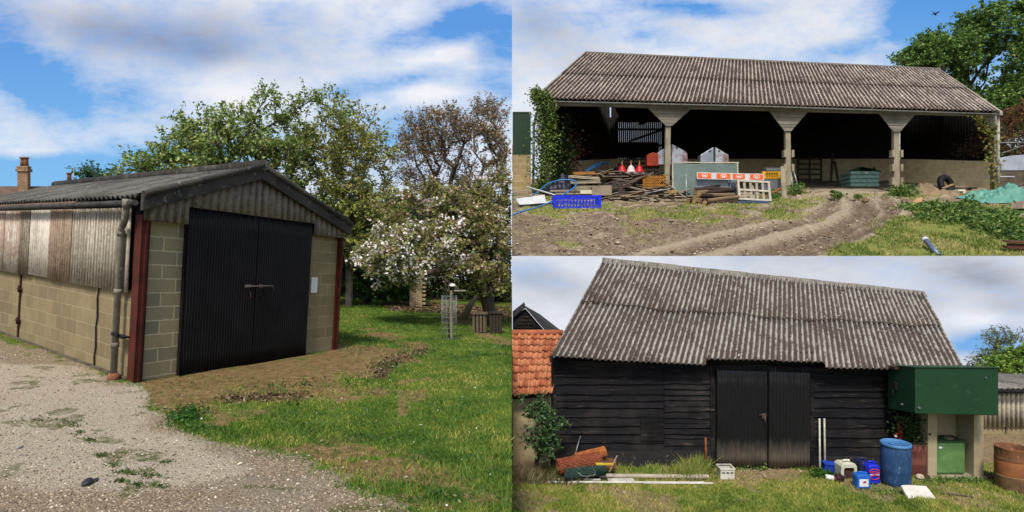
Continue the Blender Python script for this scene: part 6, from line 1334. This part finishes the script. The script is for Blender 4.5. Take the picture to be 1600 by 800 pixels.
# two white poles by the right of the door
rod('white_pole', 'pale pole leaning on the boards, the one whose foot stands nearer the door', gB(1287,744)+V((0,.15,0)), P(1280.5,654,WY-.1), .020, worn('white pole', 'c9c5b8', 'aaa698', 6, .6), 'pole'); rod('white_pole', 'pale rust-spotted pole leaning on the boards, the one farther from the door', gB(1293,738)+V((0,.1,0)), P(1288,654,WY-.1), .022, worn('rusted white pole', 'bdb8aa', '9a9484', 6, .6, 0, .1, '7a4a30'), 'pole')

# ------------------------------------------------------------------ drums and cans
blue_d = worn('faded blue plastic', '2a4e7a', '1a3555', 2.2, .58, 0, .1, '64809c', stretch=(2,2,.5)); blue_l = worn('pale blue lid', '4c7cae', '3c6a9c', 3, .5)
b = gB(1399.5,764); r = .275; b.x *= (b.y+r)/b.y; t = thing('plastic_drum', 'tall blue plastic drum with a paler blue lid standing on the grass', 'drum', b+V((0,r,0))); M_ = Matrix.Translation(b+V((0,r,0)))
m = MB(); m.lathe([(r*.93,0), (r*.98,.02), (r,.10), (r*1.0,.30), (r*1.01,.31), (r*1.0,.33), (r*1.02,.55), (r*1.0,.76), (r*.96,.80), (r*.9,.82)], 36, M_); m.build('body', blue_d, t)
m = MB(); m.lathe([(r*.9,.80), (r*1.02,.80), (r*1.04,.83), (r*1.02,.865), (r*.93,.87), (r*.9,.845), (.02,.845)], 36, M_); l_ = m.build('lid', blue_l, t); m = MB(); m.lathe([(.05,.845), (.05,.875), (.04,.875)], 14, M_@Matrix.Translation((-.12,-.05,0))); m.lathe([(.03,.845), (.03,.87)], 12, M_@Matrix.Translation((.14,.02,0))); m.build('bung', blue_l, l_)
# rusty red drum
rr = worn('flaking red paint', '74423a', '5a302a', 3, .8, 0, .3, '3f241c', stretch=(2,2,.8)); dkr = worn('rusted rim', '3a2620', '281c18', 6, .9)
b = gB(1425,745); r = .29; b.x *= (b.y+r)/b.y; M_ = Matrix.Translation(b+V((0,r,0))); t = thing('steel_drum', 'red rusted steel drum between the blue drum and the block pier', 'drum', b+V((0,r,0)))
m = MB(); m.lathe([(r*.95,0), (r,.02), (r,.24), (r*1.03,.26), (r,.28), (r,.52), (r*1.03,.54), (r,.56), (r,.70)], 32, M_); m.build('body', rr, t); m = MB(); m.lathe([(r,.70), (r*1.04,.70), (r*1.04,.73), (r*.97,.73), (r*.96,.71), (.01,.71)], 32, M_); m.build('rim', dkr, t)
# hand pump on it
q = V((P(1410,0,12.6).x, b.y+r-.05, BZ+.71)); t = thing('hand_pump', 'red hand pump standing on the rusted red drum', 'hand pump', q); m = MB(); m.lathe([(.05,0), (.05,.06), (.035,.08), (.045,.1), (.055,.25), (.045,.30), (.02,.32), (.018,.42)], 14, Matrix.Translation(q)); m.tube([q+V((-.02,-.03,.15)), q+V((-.13,-.08,.17)), q+V((-.14,-.09,.11))], .022, 8); m.build('body', worn('red enamel', 'a03a2a', '7c2a20', 5, .5), t); m = MB(); m.tube([q+V((0,0,.40)), q+V((.05,0,.42)), q+V((.08,0,.12))], .014, 6); m.build('handle', rust_m, t); m = MB(); m.lathe([(.03,-.02), (.03,.02)], 10, Matrix.Translation(q+V((-.15,-.09,.12)))); m.build('nozzle', whi_p, t)
# orange rusty drum at the edge
b = gB(1581,771); r = .285; b.x *= (b.y+r)/b.y; M_ = Matrix.Translation(b+V((0,r,0))); t = thing('steel_drum', 'open rusty drum with a broad faded orange band at the yard\'s edge', 'drum', b+V((0,r,0)))
rb1 = worn('rusty drum top', '7a5236', '553622', 4, .85, 0, .3, 'a87a4c'); ob = worn('faded orange paint', 'a0653a', '74462c', 2.5, .75, 0, .3, '6f4527'); rb3 = worn('rusty drum foot', '7f6344', '5a4430', 4, .9, 0, .3, '9a8258')
m = MB(); m.lathe([(r,.58), (r*1.03,.60), (r,.62), (r,.82), (r*1.03,.84), (r*.99,.85), (r*.96,.84), (r*.95,.4), (.01,.4)], 36, M_, cap=False); m.build('upper_wall', rb1, t); m = MB(); m.lathe([(r,.29), (r*1.005,.30), (r*1.005,.57), (r,.58)], 36, M_, cap=False); m.build('orange_band', ob, t); m = MB(); m.lathe([(r*.97,0), (r,.02), (r,.25), (r*1.03,.27), (r,.29)], 36, M_); m.build('lower_wall', rb3, t)
# jerry cans
def can(lab, px0, px1, py, ht, dp, mt, label_m=None, rz=0., name='jerry_can', neck=True, open_=False):
    b = gB((px0+px1)/2, py); wd = (px1-px0)*b.y/F; t = thing(name, lab, 'jerry can', b+V((0,dp/2,0)), rz=rz); m = MB()
    m.prism([V((-wd/2,0,0)), V((-wd/2,0,ht*.80)), V((-wd/2+wd*.14,0,ht*.92)), V((wd/2-wd*.14,0,ht*.92)), V((wd/2,0,ht*.80)), V((wd/2,0,0))], V((0,dp,0))); m.xf(Matrix.Translation((0,-dp/2,0))); m.build('body', mt, t, local=True, bevel=.025); m = MB()
    m.tube([V((-wd*.25,0,ht*.88)), V((-wd*.22,0,ht*1.0)), V((wd*.12,0,ht*1.0)), V((wd*.16,0,ht*.88))], .02, 8); m.build('handle', mt, t, local=True)
    if neck: m = MB(); m.lathe([(.035,ht*.9), (.035,ht*.99), (.03,ht*1.0)], 14, Matrix.Translation((wd*.3,0,0))); m.build('cap', mt, t, local=True)
    if label_m: m = MB(); m.para((-wd*.36,-dp/2-.004,ht*.16), (wd*.66,0,0), (0,.006,0), (0,0,ht*.48)); lb = m.build('label', label_m, t, local=True); return t, wd, lb
    return t, wd, None
bl1 = plain('bright blue can', '2468c0', '1c58a8', .4); wl1 = worn('white paper label', 'e2e2e4', 'cfcfd4', 6, .6)
t, wd, lb = can('light blue jerry can with a white label standing before the others', 1340, 1361, 764, .31, .2, bl1, wl1); m = MB(); m.para((-.03,-.109,.12), (.05,0,0), (0,.004,0), (0,0,.03)); m.para((.0,-.108,.12), (.035,0,0), (0,.004,0), (0,0,.045)); m.build('print', plain('red print', 'a04048', '8a3840'), lb, local=True)
t, wd, _ = can('tall deep blue jerry can with a red and white printed front beside the blue drum', 1357, 1376, 757, .44, .24, plain('deep blue can', '1c2fc0', '1826a0', .4)); m = MB(); z_ = .26
for k, (rx_, rz_, zz_) in enumerate(((.10,.05,.27), (.09,.045,.15))): m.tube([V((rx_*math.cos(a*PI/10), -.126, zz_+rz_*math.sin(a*PI/10))) for a in range(21)], .010, 5)
m.para((-.07,-.128,.255), (.13,0,0), (0,.006,0), (0,0,.02)); m.build('printed_logo', plain('red logo', 'c83a3a', 'b03030', .5), t, local=True); m = MB(); m.para((-.10,-.126,.195), (.2,0,0), (0,.006,0), (0,0,.022)); m.build('print', plain('white print', 'c8cce0', 'b0b4c8'), t, local=True)
can('blue-black jerry can with a dull grey top behind the printed can', 1346, 1364, 752, .44, .3, worn('navy can', '20264a', '181c38', 4, .5, 0, .1, '8a8e98'))
# cut white can showing its dark inside
b = gB(1327,749); t = thing('jerry_can', 'white plastic can with its front cut open and dark inside', 'jerry can', b); wc = worn('yellowed white plastic', 'cfcdbc', 'b4b19c', 4, .5, 0, .1); m = MB(); wd, ht, dp = .34, .33, .26
o_ = [(-.17,0), (-.17,.27), (-.13,.33), (.13,.33), (.17,.27), (.17,0)]; i_ = [(-.11,0), (-.11,.21), (-.08,.24), (.09,.24), (.11,.21), (.11,0)]
for k in range(5): m.prism([b+V((o_[k][0],0,o_[k][1])), b+V((o_[k+1][0],0,o_[k+1][1])), b+V((i_[k+1][0],0,i_[k+1][1])), b+V((i_[k][0],0,i_[k][1]))], V((0,dp,0)))
m.para(b+V((-.165,dp+.001,0)), V((.33,0,0)), V((0,.015,0)), V((0,0,.30))); m.build('body', wc, t, bevel=.008); m = MB(); m.tube([b+V((-.08,.1,.33)), b+V((-.07,.1,.38)), b+V((.05,.1,.38)), b+V((.07,.1,.33))], .018, 8); m.build('handle', wc, t); m = MB(); m.lathe([(.04,.32), (.04,.35)], 12, Matrix.Translation(b+V((.11,.12,0)))); m.build('cap', dark_m, t); m = MB(); m.para(b+V((-.10,.06,.005)), V((.2,0,0)), V((0,dp-.08,0)), V((0,0,.2))); m.build('filling', rubm if False else worn('rags', '4a3026', '2d2220', 8, .95, 0, .4, '8a5a4a'), t)
# blue box lying, small white bottle, dark can, brown lump
b = gB(1303,741); t = thing('tool_box', 'flat royal blue plastic tray lying against the barn wall', 'tray', b); m = MB(); m.box(b+V((0,.1,.10)), (.36,.2,.20), -.12, .10); m.build('body', plain('royal blue', '1c3ca8', '17318c', .45), t, bevel=.02); m = MB(); m.box(b+V((0,.09,.205)), (.38,.22,.025), -.12, .10); m.build('rim', plain('royal blue rim', '2448bc', '1c3ca0', .45), t)
b = gB(1298,750.5); t = thing('bottle', 'white plastic bottle with a dark red cap end lying on the grass', 'bottle', b); M_ = Matrix.Translation(b+V((0,0,.055)))@Matrix.Rotation(-.3, 4, 'Z')@Matrix.Rotation(PI/2+.08, 4, 'Y'); m = MB(); m.lathe([(.03,-.11), (.055,-.10), (.055,.06), (.03,.08)], 16, M_); m.build('body', plain('white bottle', 'd9d6d2', 'c2beba', .45), t); m = MB(); m.lathe([(.056,.055), (.062,.07), (.062,.16), (.05,.17)], 16, M_); m.build('cap', plain('dark red', '6a2028', '501820', .5), t)
b = gB(1313,753); t = thing('can', 'squashed dark maroon can beside the white bottle', 'can', b); m = MB(); m.lathe([(.07,-.09), (.08,-.07), (.085,.05), (.07,.08)], 14, Matrix.Translation(b+V((0,.05,.06)))@Matrix.Rotation(.4, 4, 'Z')@Matrix.Rotation(PI/2, 4, 'Y')); m.build('body', worn('maroon can', '3a1c22', '261417', 6, .5), t); m = MB(); m.lathe([(.05,.081), (.05,.10)], 12, Matrix.Translation(b+V((0,.05,.06)))@Matrix.Rotation(.4, 4, 'Z')@Matrix.Rotation(PI/2, 4, 'Y')); m.build('lid', dark_m, t)
q = [];
for _ in range(420): q.append((gB(1284,745).x+random.gauss(0,.11), 12.45+random.gauss(0,.08), BZ+abs(random.gauss(0,.07))))
tag(leafcloud('weeds', q, .08, weedm, aspect=.5), 'clump of low dark weeds at the foot of the two pale poles', 'weeds', kind='stuff')
q = []
for (x0_, x1_, py_, n) in ((1268,1300,741,260), (1465,1535,752,420), (1540,1556,745,120), (1440,1470,752,120), (1150,1200,732,160), (1235,1262,731,120), (1360,1440,770,160)):
    for _ in range(n): p = gB(random.uniform(x0_, x1_), random.gauss(py_, 2)); q.append((p.x, p.y, BZ+abs(random.gauss(0,.035))))
tag(leafcloud('weeds', q, .06, nett, aspect=.5), 'small green weeds sprouting along the slab and door foot', 'weeds', kind='stuff')
# white slab, stick
b = gB(1441,779.5); t = thing('foam_slab', 'dirty white foam slab lying tipped on the grass before the blue drum', 'slab', b); m = MB(); pts = [b+V((-.265,0,.0)), b+V((-.25,.25,.17)), b+V((-.10,.26,.175)), b+V((.26,.25,.155)), b+V((.27,.0,.01)), b+V((.15,-.02,.0)), b+V((.0,.02,-.005))]; m.prism(pts, V((0,.03,-.05))); m.build('sheet', worn('dirty white foam', 'd2cfc8', 'b9b5ab', 3, .85, 0, .2, '94908a'), t, bevel=.008)
m = MB(); m.tube([gB(1468,772)+V((0,0,.02)), gB(1500,775)+V((0,0,.03)), gB(1522,778)+V((0,0,.02))], .016, 6); tag(m.build('stick', wdd, loc=gB(1495,775)), 'thin brown stick lying in the grass beyond the white slab', 'stick')
def stone(lab, px, py, s, mt):
    b = gB(px, py); m = MB(); m.lathe([(.5*s,-.05*s), (.95*s,.15*s), (1.0*s,.5*s), (.7*s,.95*s), (.2*s,1.1*s)], 10, Matrix.Translation(b)); m.v = [p+V((random.gauss(0,.09*s), random.gauss(0,.09*s), random.gauss(0,.07*s))) for p in m.v]; return tag(m.build('stone', mt, loc=b), lab, 'stone')
stone('pale cream stone lying against the red drum\'s foot', 1437.5, 748, .085, worn('cream stone', 'cbbfa2', 'a89c80', 6, .95, 0, .4)); stone('dark brown stone between the cream one and the block pier', 1449, 748, .07, worn('brown stone', '4f4238', '3a302a', 6, .95))
for k, (x, y) in enumerate(((1543,745), (1549,748), (1540,741))): stone(('red-brown brick bit nearest the block pier' , 'larger red-brown brick bit nearest the orange drum', 'small red-brown brick bit behind the others')[k], x, y, .06+.012*(k == 1), worn('red brick bit', '6a3c2e', '4c2c24', 6, .95))

# ------------------------------------------------------------------ green tank on block piers
Yk = 11.9; tk2 = thing('oil_tank', 'big green steel oil tank resting on block piers beside the black barn', 'oil tank', P(1495,650,Yk))
gk = worn('green tank paint', '1a3f25', '163620', 1.4, .5, 0, .05, '284c32', lo=.3, hi=.7, fine=90)
a, b_ = P(1430,646,Yk), P(1560,649.5,Yk); tz = P(0,574,Yk).z; m = MB(); back = V((.02,.9,-.13))
def pq(p, z): return V((p.x, p.y, z))
k = [a, b_, pq(b_, tz-.01), pq(a, tz)]; m.prism(k, back); m.build('body', gk, tk2, bevel=.012)
m = MB(); m.para(pq(a, tz-.004)+V((-.02,-.02,0)), V((b_.x-a.x+.04,0,-.01)), back*1.02, V((0,0,.02))); m.build('lid', gk, tk2)
m = MB(); q = a+V((.07,-.01,.12)); m.lathe([(.026,-.02), (.026,.02)], 10, Matrix.Translation(q)@Matrix.Rotation(PI/2, 4, 'X')); q2 = P(1540,590,Yk-.01); m.lathe([(.02,-.01), (.02,.01)], 8, Matrix.Translation(q2)@Matrix.Rotation(PI/2, 4, 'X')); m.build('bolt', zinc_m, tk2)
m = MB(); q = a+back*.6+V((-.03,0,.44)); m.para(q+V((-.03,0,0)), V((.05,0,0)), V((0,.12,0)), V((0,0,.15))); m.tube([q+V((-.04,.06,0)), q+V((-.05,.08,-.10)), q+V((-.02,.05,-.12))], .012, 6); m.build('gauge', dark_m, tk2); m = MB(); q = a+back*.45+V((-.01,0,.14)); m.lathe([(.025,-.02), (.025,.02)], 10, Matrix.Translation(q)@Matrix.Rotation(PI/2, 4, 'Y')); m.build('bolt', zinc_m, tk2)
m = MB(); q = P(1517,573,12.3); m.tube([q+V((-.06,0,-.05)), q+V((-.06,0,.05)), q+V((0,0,.10)), q+V((.05,0,.06)), q+V((.05,0,-.02))], .03, 8); m.build('vent_pipe', zinc_m, tk2); m = MB(); q = P(1402,574,12.5); m.box(q, (.25,.2,.05)); m.build('hatch_cap', rust_m, tk2)
pb = blockm('pier block', 'aa9d80', 'a19577', 'b0a488', '7f745c', .46, .235, .006, .3, .4); pr = thing('block_pier_stand', 'three-sided stand of pale concrete blocks under the green tank', 'stand', gB(1495,744))
zt2 = P(0,650,Yk).z-.02; hgt = zt2-BZ
for nm, x0_, wd in (('pier', P(1450,0,12.42).x, .20), ('pier', P(1522,0,12.42).x, .21)): m = MB(); m.para((x0_,12.42,BZ-.05), (wd,0,0), (0,.62,-.0), (0,0,hgt+.05-.07)); m.build(nm, pb, pr, bevel=.01)
m = MB(); m.para((P(1450,0,12.42).x+.203,12.93,BZ-.05), (P(1522,0,12.42).x-P(1450,0,12.42).x-.206,0,0), (0,.10,0), (0,0,hgt-.12)); m.build('back_wall', pb, pr)
m = MB(); m.para(gB(1443,748)+V((0,0,-.02)), V((1.4,0,0)), V((0,.8,0)), V((0,0,.04))); m.build('base_slab', worn('concrete slab', '9c937e', '7f7766', 4, .95, 0, .3), pr)
b = gB(1489.5,745); t = thing('green_tank', 'bright green painted metal bin standing between the block piers', 'tank', b); m = MB(); m.para(b+V((-.315,.05,.03)), V((.63,0,0)), V((0,.42,0)), V((0,0,.70))); m.build('body', worn('bright green paint', '5f854e', '4c6f3f', 2, .6, 0, .1, '7f9f6a'), t, bevel=.05); m = MB(); m.para(b+V((-.33,.04,.725)), V((.66,0,0)), V((0,.44,0)), V((0,0,.03))); m.build('rim', worn('green rim', '3c5a30', '2f4826', 6, .8, 0, .2, '6a4a34'), t); m = MB(); m.para(b+V((-.28,.04,.60)), V((.07,0,0)), V((0,.012,0)), V((0,0,.035))); m.build('label', wl1, t)
m = MB(); m.box(b+V((.06,.2,.775)), (.16,.1,.04), .3); tag(m.build('flat_stone', rub, loc=b+V((.06,.2,.755))), 'flat rusty scrap lying on top of the bright green bin', 'scrap')
c_ = V((P(1424,0,12.55).x, 12.75, BZ)); creeper('ivy', 'dark ivy hanging under the green tank beside the red drum', [(c_.x+.02, 12.75, P(0,690,12.55).z, .10), (c_.x-.0, 12.8, P(0,672,12.55).z, .16), (c_.x-.02, 12.8, P(0,655,12.55).z, .17)], leafm('black ivy leaf', ['18240f', '24371a', '3b5226', '50663a']), .055, 4, 1100)

# ------------------------------------------------------------------ shed and trees beyond the tank
sh = thing('shed', 'grey corrugated shed with block base beyond the green tank', 'shed', P(1570,700,16)); Ys = 15.5; x0_ = P(1535,0,Ys).x-.6
shz = BZ-.12
m = MB(); m.para((x0_,Ys,shz), (3.6,0,0), (0,.2,0), (0,0,P(0,664,Ys).z-shz)); m.build('block_wall', blk_plain, sh)
zc, ze = P(0,666,Ys).z, P(0,606,Ys).z
m = MB(); m.corr(lambda u: V((x0_+1.75*u,Ys-.07,zc)), lambda u: V((x0_+1.75*u,Ys-.07,ze)), 14, .025, V((0,-1,0)), 8, 1, .01); m.build('cladding_sheet', shm[0], sh); m = MB(); m.corr(lambda u: V((x0_+1.73+1.9*u,Ys-.085,zc+.01)), lambda u: V((x0_+1.73+1.9*u,Ys-.085,ze)), 15, .025, V((0,-1,0)), 8, 1, .01); m.build('cladding_sheet', shm[3], sh)
m = MB(); m.para((x0_,Ys+.0,zc), (3.6,0,0), (0,.1,0), (0,0,ze-zc+.02)); m.build('lining_board', dark_m, sh)
m = MB(); m.corr(lambda u: V((x0_-.2+4.2*u,Ys-.25,ze+.03)), lambda u: V((x0_-.2+4.2*u,Ys+2.2,P(0,583,Ys+2.2).z)), 30, .03, V((0,-.5,1)), 8, 2, .012); m.build('roof', corrm('shed roof', '8f8b85', '726e68', '4d4842', 'aaa69c', .3, .42, .25), sh)
m = MB(); m.tube([V((x0_-.2,Ys-.28,ze-.03)), V((x0_+4,Ys-.28,ze-.03))], .05, 8); m.build('gutter', dark_m, sh); m = MB(); x_ = P(1571,0,Ys).x; m.tube([V((x_+.01*math.sin(k*2.),Ys-.006,shz+k*.13)) for k in range(11)], .012, 6); m.build('wall_joint', dark_m, sh)
K = np.vstack([lump(1572,560,18.6,.75,.85,.5,46,.3), lump(1552,572,18.6,.5,.5,.4,16)])
tree('tree', 'hazy sparse-leaved tree behind the grey shed and green tank', (P(1575,0,18.6).x, 18.6, BZ), K, leafm('grey green leaf', ['5a6a50', '70805e', '8a966c', '606a5a']), bark2, .1, .075, 60, .20, clip=lambda p: p[:,2] < -.3, rmin=.010, twig=1.5)
K = np.vstack([lump(1600,572,17.9,.75,.55,.4,40,.2), lump(1560,583,17.9,.5,.25,.3,18)])
tree('shrub', 'bright yellow-green bush peeping over the grey shed\'s roof', (P(1595,0,17.9).x, 17.9, BZ), K, leafm('yellow green leaf', ['4a6a24', '668a30', '84a644', 'a0b858']), bark1, .06, .09, 90, .17, cat='shrub', fork=.2, clip=lambda p: p[:,2] < -.3, rmin=.008)
